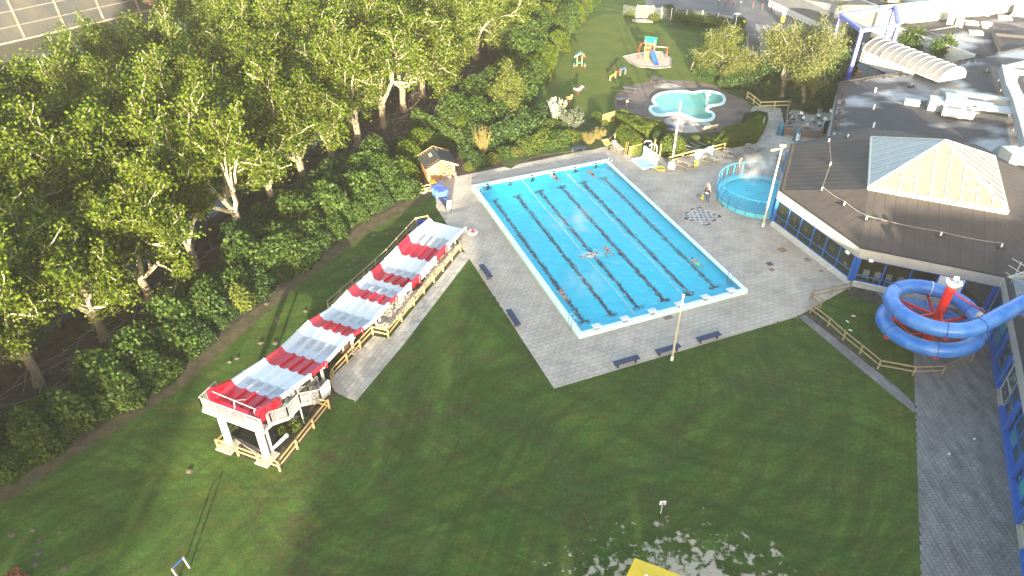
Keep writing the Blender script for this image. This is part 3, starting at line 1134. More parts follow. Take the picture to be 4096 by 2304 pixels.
# ---- the low flat-roofed building round it
def wet_roof(name, seed=0.0, thr=(.47, .56)):
 m = bpy.data.materials.new(name)
 m.use_nodes = True
 N = m.node_tree.nodes
 L = m.node_tree.links
 b = N['Principled BSDF']
 tc = N.new('ShaderNodeTexCoord')
 mp = N.new('ShaderNodeMapping')
 mp.inputs['Location'].default_value = (seed, seed, 0)
 mp.inputs['Rotation'].default_value = (0, 0, .4)
 mp.inputs['Scale'].default_value = (.7, 1.2, 1)
 L.new(tc.outputs['Object'], mp.inputs[0])
 n = N.new('ShaderNodeTexNoise')
 n.inputs['Scale'].default_value = .16
 n.inputs['Detail'].default_value = 4
 n.inputs['Roughness'].default_value = .45
 L.new(mp.outputs[0], n.inputs['Vector'])
 r = N.new('ShaderNodeValToRGB')
 r.color_ramp.elements[0].position = thr[0]
 r.color_ramp.elements[1].position = thr[1]
 L.new(n.outputs[0], r.inputs[0])
 n2 = N.new('ShaderNodeTexNoise')
 n2.inputs['Scale'].default_value = 2.2
 n2.inputs['Detail'].default_value = 8
 mp2 = N.new('ShaderNodeMapping')
 mp2.vector_type = 'TEXTURE'
 mp2.inputs['Rotation'].default_value = (0, 0, -.2)
 mp2.inputs['Scale'].default_value = (2.5, .25, 1)
 L.new(tc.outputs['Object'], mp2.inputs[0])
 L.new(mp2.outputs[0], n2.inputs['Vector'])
 c = N.new('ShaderNodeMix')
 c.data_type = 'RGBA'
 c.inputs[6].default_value = (.035, .031, .036, 1)
 c.inputs[7].default_value = (.19, .185, .19, 1)  # wet patches paler: sky reflection put into the base colour
 L.new(r.outputs[0], c.inputs[0])
 c2 = N.new('ShaderNodeMix')
 c2.data_type = 'RGBA'
 c2.blend_type = 'MULTIPLY'
 c2.inputs[0].default_value = 1
 r2 = N.new('ShaderNodeValToRGB')
 r2.color_ramp.elements[0].position = .3
 r2.color_ramp.elements[1].position = .7
 r2.color_ramp.elements[0].color = (.62, .62, .62, 1)
 r2.color_ramp.elements[1].color = (1.35, 1.35, 1.35, 1)
 L.new(n2.outputs[0], r2.inputs[0])
 L.new(c.outputs[2], c2.inputs[6])
 L.new(r2.outputs[0], c2.inputs[7])
 L.new(c2.outputs[2], b.inputs['Base Color'])
 mr = N.new('ShaderNodeMapRange')
 mr.inputs['To Min'].default_value = .75
 mr.inputs['To Max'].default_value = .28
 L.new(r.outputs[0], mr.inputs['Value'])
 L.new(mr.outputs[0], b.inputs['Roughness'])
 return m
M_wet = wet_roof('wet_roof_sky_sheen', 3.0)
M_wet2 = wet_roof('wet_roof_sky_sheen_far', 11.0, (.5, .62))
ZR = 3.70
V0, V1, V2, V3 = U(3451, 203, 4.3), U(3752, 326, 4.3), U(3860, 306, 4.3), None
V3 = V0 + (V2 - V1)
mb_poly = [U(3325, 540, ZR), U(3358, 331, ZR), U(3639, 283.6, ZR), U(3782, 258, ZR), U(3905, 232.5, ZR), U(4096, 190, ZR), np.array([104, 113, ZR]), np.array([104, 62, ZR]), np.array([66, 46, ZR]), np.array([*octv[2], ZR]) + np.array([.6, .4, 0])]
mb = thing('main_building', 'low building with a wide wet grey flat roof behind the hall', 'building', (56, 75, 0))
b = MB()
b.face([(p[0], p[1], ZR) for p in mb_poly])
b.obj('roof', M_wet, mb)
b = MB()
n = len(mb_poly)
for i in range(n):
 a, c = mb_poly[i], mb_poly[(i + 1) % n]
 b.face([(a[0], a[1], 0), (c[0], c[1], 0), (c[0], c[1], ZR - .01), (a[0], a[1], ZR - .01)])
b.obj('wall', M_brickw, mb)
b = MB()
for i in range(0, 5):
 a, c = mb_poly[i], mb_poly[i + 1]
 b.beam((a[0], a[1], ZR + .06), (c[0], c[1], ZR + .06), .22, .16)
b.obj('roof_edge', M_seam, mb)
b = MB()
for i in (0, 1, 2, 3):
 a, c = np.array(mb_poly[i]), np.array(mb_poly[i + 1])
 d = (c - a) / np.linalg.norm(c - a)
 inn = np.array([d[1], -d[0], 0]) * .55
 for t in np.arange(.3, np.linalg.norm(c - a) - .3, .35):
  if random.random() < .8:
   q = a + d * t + inn * random.uniform(.5, 1.6)
   b.box((q[0], q[1], ZR + .03), (random.uniform(.2, .6), random.uniform(.15, .4), .07), random.random() * 3)
b.obj('roof_moss', M_gravel_edge, mb, kind='stuff')
# slatted screen on the terrace side
a, c = np.array(mb_poly[0]), np.array(mb_poly[1])
d = (c - a) / np.linalg.norm(c - a)
nrm = np.array([-d[1], d[0], 0])
for i in range(11):
 b = MB()
 z = .35 + i * .3
 b.beam((*(a + nrm * .1)[:2], z), (*(a + d * 12 + nrm * .1)[:2], z), .04, .22)
 b.obj('cladding_board', M_alu, mb)
for (x, y, w) in ((290, 700, 3), (290, 655, 2)):
 pass
# upstands and small bits on the roof
M_unit = mat('unit_cream', (.36, .355, .32), .45, (.31, .305, .28), 3)
M_grey = mat('unit_grey', (.26, .275, .28), .45, (.31, .325, .33), 3)
M_grille = mat('fan_grille', (.16, .17, .17), .6)
M_duct = mat('silver_duct', (.2805, .2975, .306), .4, (.34, .357, .3655), 1.3)
UR = lambda x, y, z=ZR: K(3640, 260, .27603, x, y, z)
def duct(name, label, pts, w, h, legs=True, m=None):
 t = thing(name, label, 'ventilation duct', (*pts[0][:2], ZR))
 for p, q in zip(pts[:-1], pts[1:]):
  p, q = np.array(p), np.array(q)
  L_ = np.linalg.norm(q - p)
  k = max(1, int(L_ / 3.2))
  for i in range(k):
   b = MB()
   s0, s1 = i / k, (i + 1) / k
   b.beam(p + (q - p) * s0, p + (q - p) * s1, w, h)
   b.obj('duct_section', m or M_duct, t)
   b = MB()
   e = p + (q - p) * s1
   dd = (q - p) / L_ * .03
   b.beam(e - dd, e + dd, w + .08, h + .08)
   b.obj('flange', M_duct, t)
  if legs:
   b = MB()
   for i in range(k):
    c_ = p + (q - p) * (i + .4) / k
    sd = np.cross((q - p) / L_, [0, 0, 1]) * w * .42
    for sg in (-1, 1):
     e = c_ + sd * sg
     b.beam((*e[:2], ZR), (*e[:2], c_[2] - h / 2), .05, .05)
   b.obj('duct_leg', M_galv, t)
 return t
duct('roof_duct', 'long silver duct running across the wet roof beside the vault', [UR(430, 390, 4.5), UR(1500, 545, 4.5)], .8, .7)
duct('roof_duct', 'wide silver trunk duct along the right edge of the wet roof', [UR(1390, 60, 4.8), UR(1460, 350, 4.8), UR(1545, 520, 4.8), UR(1680, 960, 4.8), UR(1760, 1280, 4.8)], 1.3, 1.0)
duct('roof_duct', 'short silver branch duct leaving the trunk duct at its far end', [UR(1400, 45, 4.8), UR(1700, -25, 4.8)], .7, .6)
duct('roof_duct', 'pale branch duct parallel to the short silver branch', [UR(1470, 95, 4.7), UR(1760, 120, 4.7)], .55, .5)
b = MB()
b.tube([UR(800, 530, 3.95), UR(1490, 575, 3.95)], .10, 8)
b.tube([UR(800, 540, 3.75), UR(800, 530, 4.1)], .14, 8)
o = b.obj('roof_pipe', mat('cream_pipe', (.66, .60, .40), .5))
tag(o, 'cream pipe lying on the roof below the long silver duct', 'pipe')
# elbow duct by the skylight
t = thing('roof_duct', 'silver elbow duct rising by the right side of the skylight', 'ventilation duct', UR(1420, 1330))
for (p, q, w, h) in ((UR(1290, 1330, 3.9), UR(1400, 1250, 5.0), 1.3, 1.2), (UR(1400, 1250, 5.0), UR(1560, 1370, 5.0), 1.5, 1.2), (UR(1560, 1340, 4.9), UR(1760, 1270, 4.7), 1.4, 1.1)):
 b = MB()
 b.beam(p, q, w, h)
 b.obj('duct_section', M_duct, t)
# air handling unit
ah = thing('air_handling_unit', 'long silver air handling unit with stepped boxes on the wet roof', 'air handling unit', UR(400, 590))
ax = (UR(740, 640) - UR(180, 560))
ax /= np.linalg.norm(ax)
azr = math.atan2(ax[1], ax[0])
o0 = UR(185, 610)
for nm, s, dpt, sz, m_ in (('inlet_hood', -1.2, .3, (1.6, .9, .5), M_duct), ('box_section', 1.3, .0, (1.8, 1.7, 1.2), M_duct), ('tall_section', 3.0, .25, (2.2, 2.2, 1.6), M_grey), ('box_section', 5.2, .7, (3.4, 1.3, 1.1), M_duct), ('canopy', 7.4, .0, (4.6, 1.7, .18), M_duct), ('base_frame', 6.6, -.1, (3.6, 1.3, .5), M_grille), ('access_box', 2.7, -1.3, (1.4, .5, .7), M_unit)):
 b = MB()
 q = o0 + ax * s + np.array([-ax[1], ax[0], 0]) * dpt
 zc = ZR + sz[2] / 2 + (.9 if nm == 'canopy' else .02)
 b.box((q[0], q[1], zc), sz, azr)
 b.obj(nm, m_, ah)
def ac_unit(label, p, sz, az, group, top=False):
 t = thing('condenser_unit', label, 'air conditioner', p, group)
 b = MB()
 c = np.array(p) + np.array([0, 0, .12 + sz[2] / 2])
 b.box(c, sz, az)
 b.obj('casing', M_unit, t)
 fx = np.array([math.sin(az), -math.cos(az), 0])
 b = MB()
 if top:
  b.box(c + np.array([0, 0, sz[2] / 2 + .01]) + fx * .06, (sz[0] * .55, sz[1] * .5, .02), az)
 else:
  b.box(c + fx * (sz[1] / 2 + .01), (sz[0] * .6, .02, sz[2] * .7), az)
 b.obj('grille', M_grille, t)
 b = MB()
 for s in (-1, 1):
  q = np.array(p) + np.array([math.cos(az), math.sin(az), 0]) * s * sz[0] * .35
  b.box(q + np.array([0, 0, .06]), (.1, sz[1] * .9, .12), az)
 b.obj('foot', M_galv, t)
 return t
ac_unit('larger white box condenser in front of the air handling unit', UR(605, 740), (2.3, 1.5, .85), azr, 'condensers on the wet roof', True)
ac_unit('smaller white box condenser at the end of the air handling unit', UR(775, 765), (1.7, 1.3, .8), azr, 'condensers on the wet roof', True)
for i, (x, y) in enumerate(((880, 765), (1105, 105), (15, 315))):
 p = UR(x, y)
 t = thing('roof_anchor', 'grey roof vent with a short pin, ' + ['beside the smaller box condenser', 'beyond the end of the plastic vault', 'left of the long silver duct'][i], 'roof vent', p, 'small vents on the wet roof')
 b = MB()
 b.box(p + np.array([0, 0, .05]), (.8, .5, .1), .3)
 b.obj('pad', M_seam, t)
 b = MB()
 b.tube([p, p + np.array([0, 0, .5])], .05, 6)
 b.obj('pin', M_galv, t)
for i, (x, y) in enumerate(((430, 365), (386, 437), (382, 510))):
 p = K(3072, 0, .53002, [805, 795, 793][i], [700, 828, 965][i], ZR)
 t = thing('roof_anchor', 'white roof post on the wet roof, ' + ['nearest the plastic vault', 'midway to the hall', 'nearest the hall roof'][i], 'roof anchor', p, 'white posts on the wet roof')
 b = MB()
 b.tube([p, p + np.array([0, 0, .62])], .1, 8)
 b.obj('post', M_white, t)
 b = MB()
 b.box(p + np.array([0, 0, .02]), (.4, .4, .04))
 b.obj('pad', M_seam, t)
# ---- barrel vault over the entrance
M_vault = mat('smoky_plastic', (.24, .23, .215), .35, (.17, .165, .16), .5, trans=.2)
vt = thing('barrel_vault', 'long barrel vault canopy of clouded plastic with white ribs', 'canopy', V0)
du = V1 - V0
dw = V2 - V1
wv = np.linalg.norm(dw)
NR = 12
HV = 1.45
def vpt(s, a):
 c = V0 + du * s + dw * .5
 return c + dw * (-.5 * math.cos(a)) + np.array([0, 0, HV * math.sin(a)])
for i in range(NR):
 b = MB()
 k = 10
 for j in range(k):
  a0, a1 = math.pi * j / k, math.pi * (j + 1) / k
  b.face([vpt(i / NR, a0), vpt((i + 1) / NR, a0), vpt((i + 1) / NR, a1), vpt(i / NR, a1)][::-1])
 b.obj('vault_panel', mat('darker_plastic', (.10, .10, .10), .4, (.17, .165, .155), .7, trans=.15) if i < 3 else M_vault, vt, smooth=True)  # first three panels get a darker base colour
for i in range(NR + 1):
 b = MB()
 b.tube([vpt(i / NR, a) + np.array([0, 0, .02]) for a in np.linspace(0, math.pi, 13)], .06, 5)
 b.obj('rib', M_alu, vt)
b = MB()
for s in (0, math.pi):
 b.beam(vpt(0, s), vpt(1, s), .16, .16)
b.beam(vpt(1, 0), vpt(1, math.pi), .16, .16)
b.obj('edge_rail', M_alu, vt)
b = MB()
k = 12
b.face([vpt(.998, math.pi * j / k) for j in range(k + 1)])
b.obj('end_pane', M_vault, vt)
for a in (.28, .5, .72):
 b = MB()
 aa = math.acos(1 - 2 * a)
 p = vpt(1, aa)
 b.beam((p[0], p[1], 4.3), p, .08, .08)
 b.obj('end_bar', M_alu, vt)
for i in range(4):
 b = MB()
 p, q = V0 + du * (.03 + .17 * i), V0 + du * (.195 + .17 * i)
 b.beam(p + np.array([0, 0, -.75]), q + np.array([0, 0, -.75]), .1, 1.35)
 b.obj('canopy_panel', M_alu, vt)
 b = MB()
 b.beam(p + dw + np.array([0, 0, -.75]), q + dw + np.array([0, 0, -.75]), .1, 1.35)
 b.obj('canopy_panel', M_alu, vt)
b = MB()
b.beam(V0 + np.array([0, 0, -.75]), V0 + dw + np.array([0, 0, -.75]), .1, 1.35)
b.obj('canopy_panel', M_alu, vt)
gc = K(3300, 0, .24845, 650, 1250)
b = MB()
b.tube([gc, gc + np.array([0, 0, 2.9])], .14, 10)
b.obj('column', mat('turquoise_paint', (.05, .42, .36), .4), vt, smooth=True)
# ---- blue portal frame
M_portal = mat('lilac_blue_paint', (.11, .14, .55), .45, (.16, .19, .60), .8)
M_portal_d = mat('deep_blue_paint', (.03, .05, .40), .45)
hp = 7.6
pts = [K(3300, 0, .24845, *p, hp) for p in ((590, 490), (1180, 400), (1130, 115), (250, 240))]
pf = thing('portal_frame', 'tall open blue steel portal frame standing over the entrance canopy', 'portal frame', (*pts[0][:2], 0))
for p in pts:
 b = MB()
 b.beam((p[0], p[1], 2.2), (p[0], p[1], hp - .2), .42, .42, up=(0, 1, 0))
 b.obj('column', M_portal, pf)
 b = MB()
 b.beam((p[0], p[1], 0), (p[0], p[1], 2.2), .43, .43, up=(0, 1, 0))
 b.obj('column_foot', M_portal_d, pf)
for i in range(4):
 b = MB()
 b.beam(pts[i], pts[(i + 1) % 4], .44, .44)
 b.obj('cross_beam', M_portal, pf)
# ---- brick building behind the canopy with its own flat roof
K3 = lambda x, y, z=0.0: K(3300, 0, .24845, x, y, z)
Z2 = 3.5
e0, e1 = K3(800, 310, Z2), K3(2415, 890, Z2)
b2 = thing('brick_building', 'white brick building with dark blinds and a flat roof full of skylights', 'building', (*e0[:2], 0))
far0 = K3(1200, 250, Z2)
rp = [e0, K3(1180, 440, Z2), e1, np.array([69.2, 97.3, Z2]), np.array([75, 100, Z2]), np.array([108, 117, Z2]), np.array([112, 137, Z2]), K3(2415, 60, Z2), far0]
b = MB()
b.face([(p[0], p[1], Z2) for p in rp])
b.obj('roof', M_wet2, b2)
dd = (e1 - e0) / np.linalg.norm(e1 - e0)
Lw = np.linalg.norm(e1 - e0)
nn = np.array([dd[1], -dd[0], 0])
wl_ = MB()
for i in range(28):
 z = Z2 * (i + .5) / 28
 x = -(i % 2) * .2
 while x < Lw:
  x0, x1 = max(0, x), min(Lw, x + .4)
  wl_.beam((*(e0 + dd * (x0 + .006))[:2], z), (*(e0 + dd * (x1 - .006))[:2], z), .2, Z2 / 28 - .014, tone=random.random())
  x += .4
wl_.obj('brick_course', mat('pale_brick', (.60, .58, .52), .8, tone=.14), b2, kind='stuff')
b = MB()
b.beam((*(e0 - nn * .05)[:2], Z2 / 2), (*(e1 - nn * .05)[:2], Z2 / 2), .2, Z2 - .03)
b.beam((*e0[:2], Z2 + .05), (*e1[:2], Z2 + .05), .3, .08)
b.obj('wall', M_brickw, b2)
for (xa, xb) in ((1225, 1420), (1590, 1790), (1905, 2130)):
 # windows with lowered grey blinds
 ta = (K3(xa, 700, 1.6) - e0) @ dd
 tb = (K3(xb, 790, 1.6) - e0) @ dd
 b = MB()
 P_ = lambda t, z, o_=.12: np.array([*(e0 + dd * t + nn * o_)[:2], z])
 for (p, q) in ((P_(ta, .8), P_(tb, .8)), (P_(ta, 2.3), P_(tb, 2.3)), (P_(ta, .8), P_(ta, 2.3)), (P_(tb, .8), P_(tb, 2.3))):
  b.beam(p, q, .1, .1)
 w_ = b.obj('window', M_grille, b2)
 b = MB()
 b.beam(P_(ta + .05, 1.55), P_(tb - .05, 1.55), .05, 1.4)
 b.obj('blind', M_grey, w_)
b = MB()
b.beam(K3(1940, 750, 2.9) + nn * .12, K3(1975, 762, 2.9) + nn * .12, .1, .2)
b.obj('wall_vent', M_grille, b2)
# skylights on it
R1 = lambda x, y, z=Z2: K(3640, 0, .17946, x, y, z)
sk = None
whr = ['nearest the cream parapet, by the turquoise sheet', 'against the cream parapet', 'left of the round roof cowl', 'partly behind the round roof cowl', 'in front of the grey roof box', 'beside the air conditioners', 'nearest the wet roof']
base_tree = None
for i, (x, y) in enumerate(((590, 335), (1205, 190), (1395, 300), (1650, 250), (2110, 410), (1380, 525), (1465, 740))):
 p = R1(x, y)
 if sk is None:
  sk = thing('roof_skylight', 'shallow white pyramid skylight, ' + whr[i], 'skylight', p, 'white skylights on the far flat roof', R(-22))
  sk['_base'] = [0, 0, 0]
  b = MB()
  for a, c in (((-.85, -.85), (.85, -.85)), ((.85, -.85), (.85, .85)), ((.85, .85), (-.85, .85)), ((-.85, .85), (-.85, -.85))):
   b.beam((*a, .1), (*c, .1), .14, .2)
  b.obj('curb', M_alu, sk)
  b = MB()
  b.add([(-.85, -.85, .2), (.85, -.85, .2), (.85, .85, .2), (-.85, .85, .2), (0, 0, .5)], [(0, 1, 4), (1, 2, 4), (2, 3, 4), (3, 0, 4)])
  b.obj('dome', M_poly_b, sk)
  base_tree = [(c, []) for c in kids(sk)]
 else:
  dup(sk, p, R(-22), 'shallow white pyramid skylight, ' + whr[i], tree=base_tree)
ac_unit('taller air conditioner with fan grille on the far flat roof', R1(905, 560), (1.3, .7, 1.35), R(-25), 'air conditioners on the far flat roof')
ac_unit('lower air conditioner with fan grille beside the taller one', R1(1070, 605), (1.0, .6, 1.1), R(-25), 'air conditioners on the far flat roof')
for i, (x, y, r_) in enumerate(((1700, 340, .8), (1670, 620, .75))):
 p = R1(x, y)
 t = thing('roof_cowl', ['round grey roof cowl with a domed cap in front of a skylight', 'low angular roof cowl with a white rim'][i], 'roof cowl', p)
 b = MB()
 b.lathe(p, [(r_ * .6, 0), (r_ * .6, .35)], 12)
 b.obj('neck', M_galv, t)
 b = MB()
 b.lathe(p + np.array([0, 0, .35]), [(r_, 0), (r_ * 1.05, .12), (r_ * .9, .3), (r_ * .4, .42)] if i == 0 else [(r_ * .8, 0), (r_ * 1.1, .35), (r_, .37)], 16 if i == 0 else 8)
 b.obj('cap', M_duct if i == 0 else M_white, t, smooth=(i == 0))
p = R1(2390, 340)
t = thing('roof_box', 'grey roof plant box with a round lamp near the parapet', 'plant box', p)
b = MB()
b.box(p + np.array([0, 0, .65]), (1.6, 1.4, 1.3), R(-25))
b.obj('casing', M_grey, t)
b = MB()
b.tube([p + np.array([-1.0, -.5, .3]), p + np.array([-1.5, -.7, .25]), p + np.array([-1.7, -.8, 0])], .12, 8)
b.obj('pipe_bend', M_unit, t)
b = MB()
s0 = R1(370, 380)
b.add([(s0[0], s0[1], Z2 + .03), (s0[0] + .9, s0[1] - .1, Z2 + .02), (s0[0] + 1.3, s0[1] + .5, Z2 + .3), (s0[0] + .5, s0[1] + .45, Z2 + .12), (s0[0] + .1, s0[1] + .5, Z2 + .28)], [(0, 1, 3), (1, 2, 3), (0, 3, 4)])
tag(b.obj('plastic_sheet', mat('turquoise_plastic', (.05, .55, .52), .5)), 'crumpled turquoise plastic sheet lying on the far flat roof', 'sheet')
b = MB()
for q in (((100, 575), (500, 740), (1030, 890)), ((440, 680), (980, 590))):
 b.tube([R1(x, y, Z2 + .12) for x, y in q], .07, 5)
b.tube([R1(1020, 895), R1(1020, 895, Z2 + .5)], .09, 6)
b.tube([R1(90, 585), R1(90, 585, Z2 + .55)], .12, 6)
tag(b.obj('roof_conduit', M_grille), 'dark conduits crossing the far flat roof to the air conditioners', 'conduit')
# sunken light well edge
lw = thing('roof_upstand', 'dark roof upstand round a gravelled corner of the far flat roof', 'roof upstand', R1(1850, 760))
for q in (((1845, 760), (1990, 1190)), ((1860, 755), (2540, 815))):
 b = MB()
 b.beam(R1(*q[0], Z2 + .2), R1(*q[1], Z2 + .2), .5, .4)
 b.obj('upstand', M_seam, lw)
b = MB()
b.face([R1(x, y, Z2 + .025) for x, y in ((1900, 810), (2010, 850), (2150, 1130), (2020, 1190))])
b.obj('gravel_bed', M_gravel_edge, lw)
# ---- taller cream building at the back
Z3 = 6.4
q0 = K3(865, 108, Z3)
q1 = K3(2415, -45, Z3)
dq = (q1 - q0) / np.linalg.norm(q1 - q0)
b3 = thing('cream_building', 'taller cream panelled building along the top edge behind the skylights', 'building', (*q0[:2], 0))
L3 = np.linalg.norm(q1 - q0) * 2.3
nq = np.array([dq[1], -dq[0], 0])
cnt = 11
for i in range(cnt):
 b = MB()
 p, q = q0 + dq * (L3 * i / cnt + .02), q0 + dq * (L3 * (i + 1) / cnt - .02)
 b.beam((*p[:2], Z3 / 2 + 1.0), (*q[:2], Z3 / 2 + 1.0), .16, Z3 - 2.0)
 b.obj('wall_panel', M_fascia, b3)
b = MB()
for i in range(cnt):
 p = q0 + dq * (L3 * (i + .45) / cnt) + nq * .12
 b.tube([(*p[:2], 2.5), (*p[:2], Z3 - .3)], .07, 6)
b.obj('downpipe', M_alu, b3)
lf = K3(250, 480, .9) - K3(720, 690, .9)
lf = lf / np.linalg.norm(lf)
lf[2] = 0
Lf = 24
nf = 9
M_clad = mat('grey_cladding', (.24, .245, .25), .45, (.30, .30, .30), .5)
M_dpanel = mat('slate_panel', (.13, .135, .14), .35, (.16, .165, .17), .6)
for i in range(nf):
 p, q = q0 + lf * (Lf * i / nf + .02), q0 + lf * (Lf * (i + 1) / nf - .02)
 for (z0, z1, m_) in ((1.0, 3.2, M_dpanel), (3.22, Z3 - .02, M_clad)):
  b = MB()
  b.beam((*p[:2], (z0 + z1) / 2), (*q[:2], (z0 + z1) / 2), .14, z1 - z0)
  b.obj('facade_panel', m_, b3)
b = MB()
b.beam((*q0[:2], .5), (*(q0 + lf * Lf)[:2], .5), .3, 1.0)
b.obj('brick_base', M_brickw, b3)
b = MB()
rf = [q0, q0 + dq * L3, q0 + dq * L3 + lf * Lf, q0 + lf * Lf]
b.face([(p[0], p[1], Z3 - .15) for p in rf])
b.obj('roof', M_wet2, b3)
b = MB()
b.beam((*q0[:2], Z3 + .05), (*(q0 + dq * L3)[:2], Z3 + .05), .35, .1)
b.beam((*q0[:2], Z3 + .06), (*(q0 + lf * Lf)[:2], Z3 + .06), .35, .1)
b.obj('parapet_cap', M_alu, b3)
b = MB()
p = q0 + dq * 3 + lf * 2.2
for i in range(2):
 lr = R1(1530 + 70 * i, 105)
 b.tube([lr + np.array([0, 0, 0]), lr + np.array([0, .1, 3.3])], .05, 5)
for k in range(8):
 b.tube([R1(1530, 105) + np.array([0, .05, .4 * k + .2]), R1(1600, 105) + np.array([0, .05, .4 * k + .2])], .03, 4)
tag(b.obj('roof_ladder', M_alu), 'white access ladder fixed to the cream parapet', 'ladder')
p = K3(1090, 30, Z3)
t = thing('condenser_unit', 'white condenser on the roof of the taller cream building', 'air conditioner', p)
b = MB()
b.box(p + np.array([0, 0, .55]), (1.4, .8, 1.1), R(-20))
b.obj('casing', M_unit, t)
b = MB()
b.box(p + np.array([.1, -.42, .55]), (.8, .04, .8), R(-20))
b.obj('grille', M_grille, t)
# ------------------------------------------------------------------ right wing, spiral tube slide, lane slide, fences
WR0 = np.array([38.80, 46.15])
WD = np.array([30.35, 26.17]) - WR0
WD = WD / np.linalg.norm(WD)
WN = np.array([WD[1], -WD[0]])          # outward, to the lawn
WN = WN if WN[0] < 0 else -WN
Wt = lambda t, d, z: np.array([*(WR0 + WD * t + WN * d), z])
ont = lambda p: float((np.array(p[:2]) - WR0) @ WD)
M_mural = {
 'teal': mat('mural_sea', (.01, .17, .20), .35, (.03, .30, .30), .7, detail=6),
 'deep': mat('mural_deep', (.008, .025, .035), .3, (.015, .07, .09), .9, detail=5),
 'coral': mat('mural_coral', (.012, .03, .035), .35, (.26, .30, .26), 2.6, detail=3, contrast=(.5, .56)),
 'weed': mat('mural_weed', (.012, .035, .05), .35, (.30, .33, .05), 1.9, detail=3, contrast=(.52, .56)),
}
wing = thing('wing_building', 'long blue framed wing with undersea murals on its windows beside the walkway', 'building', (*(WR0 + WD * 10), 0))
WLN = 31.0
b = MB()
b.beam(Wt(0, -.35, 1.9), Wt(WLN, -.35, 1.9), .3, 3.7)
b.obj('wall', M_dark, wing)
for i in range(9):
 b = MB()
 t0, t1 = WLN * i / 9 + .01, WLN * (i + 1) / 9 - .01
 b.beam(Wt(t0, .02, 3.32), Wt(t1, .02, 3.32), .1, .86)
 b.obj('fascia_panel', M_fascia, wing)
b = MB()
rp_ = [Wt(0, 0, 0), Wt(WLN, 0, 0), Wt(WLN, -22, 0), np.array([*octv[2], 0]) + np.array([11, -.5, 0]), np.array([*octv[2], 0]) + np.array([.35, -.1, 0])]
b.face([(p[0], p[1], ZR - .03) for p in rp_][::-1])
b.obj('roof', M_wet2, wing)
b = MB()
b.beam(Wt(0, -.1, ZR + .06), Wt(WLN, -.1, ZR + .06), .3, .1)
b.obj('roof_edge', M_seam, wing)
breaks = [0, ont(Hh(1683, 1215)) , ont(Ll(1742, 48)), ont(Ll(1765, 195)), ont(Ll(1887, 1072)), ont(Ll(1925, 1280)), WLN]
kinds = ['low', 'blue', 'door', 'blue', 'door', 'blue']
order = ['deep', 'coral', 'teal', 'deep', 'weed', 'teal', 'coral', 'weed', 'deep', 'teal']
ci = 0
for (t0, t1, kd) in zip(breaks[:-1], breaks[1:], kinds):
 b = MB()
 if kd == 'door':
  b.beam(Wt(t0, .0, .08), Wt(t1, .0, .08), .3, .16)
  b.obj('door_step', M_slab, wing)
 else:
  b.beam(Wt(t0, .04, .2), Wt(t1, .04, .2), .34, .40)
  b.obj('plinth', M_blue, wing)
 nb = max(1, int(round((t1 - t0) / 1.55)))
 for i in range(nb):
  a_, c_ = t0 + (t1 - t0) * i / nb, t0 + (t1 - t0) * (i + 1) / nb
  fm = M_alu if kd == 'door' else M_blue
  b = MB()
  zb = .18 if kd == 'door' else .42
  for t in (a_ + .04, c_ - .04):
   b.beam(Wt(t, -.08, zb), Wt(t, -.08, 2.88), .08, .12, up=(*WD, 0))
  for z in (zb + .04, 1.45, 2.84):
   b.beam(Wt(a_ + .08, -.08, z), Wt(c_ - .08, -.08, z), .12, .08)
  wf = b.obj('door' if kd == 'door' else 'window', fm, wing)
  for j, (z0, z1) in enumerate(((zb + .08, 1.41), (1.49, 2.80))):
   b = MB()
   b.beam(Wt(a_ + .08, -.10, (z0 + z1) / 2), Wt(c_ - .08, -.10, (z0 + z1) / 2), .02, z1 - z0)
   b.obj('mural_pane', M_mural[order[(ci + (j if ci % 2 else 0)) % 10]], wf)
  if ci % 3 == 1:
   b = MB()
   for q in range(3):
    tc_, zc_ = random.uniform(a_ + .3, c_ - .3), random.uniform(1.6, 2.6)
    b.face([Wt(tc_ + .16 * math.cos(w) * (1.3 if math.cos(w) > 0 else 1), -.085, zc_ + .09 * math.sin(w)) for w in np.linspace(0, 2 * math.pi, 11)[:-1]])
   b.obj('mural_fish', mat('mural_fish', (.10, .09, .045), .4), wf)
  ci += 1
for t in (breaks[1] + 1.2, breaks[2] - .4, breaks[3] + 2.4, breaks[4] - 3.5, breaks[4] - .2):
 b = MB()
 b.beam(Wt(t, .12, .4), Wt(t, .12, 2.86), .22, .3, up=(*WD, 0))
 b.obj('pier', M_blue, wing)
# start tower of the tube slide on the wing roof
tw = thing('slide_tower', 'pale panelled upper storey on the wing roof where the blue tube starts', 'tower', (*(WR0 + WD * 13 - WN * 5), ZR))
t0 = 6.6
M_tower = mat('pale_cladding', (.50, .54, .58), .4, (.55, .58, .61), .8)
for i in range(9):
 b = MB()
 b.beam(Wt(t0 + i * 1.6 + .01, -1.45, 5.0), Wt(t0 + (i + 1) * 1.6 - .01, -1.45, 5.0), .12, 2.6)
 b.obj('wall_panel', M_tower, tw)
b = MB()
b.prism([tuple(Wt(t, d, 0)[:2]) for t, d in ((t0 + .03, -1.53), (t0 + 14.4, -1.53), (t0 + 14.4, -11), (t0 + .03, -11))], ZR, 6.25)
b.obj('core', M_tower, tw)
b = MB()
b.prism([tuple(Wt(t, d, 0)[:2]) for t, d in ((t0 - .1, -1.35), (t0 + 14.5, -1.35), (t0 + 14.5, -11.1), (t0 - .1, -11.1))], 6.26, 6.42)
b.obj('roof', M_seam, tw)
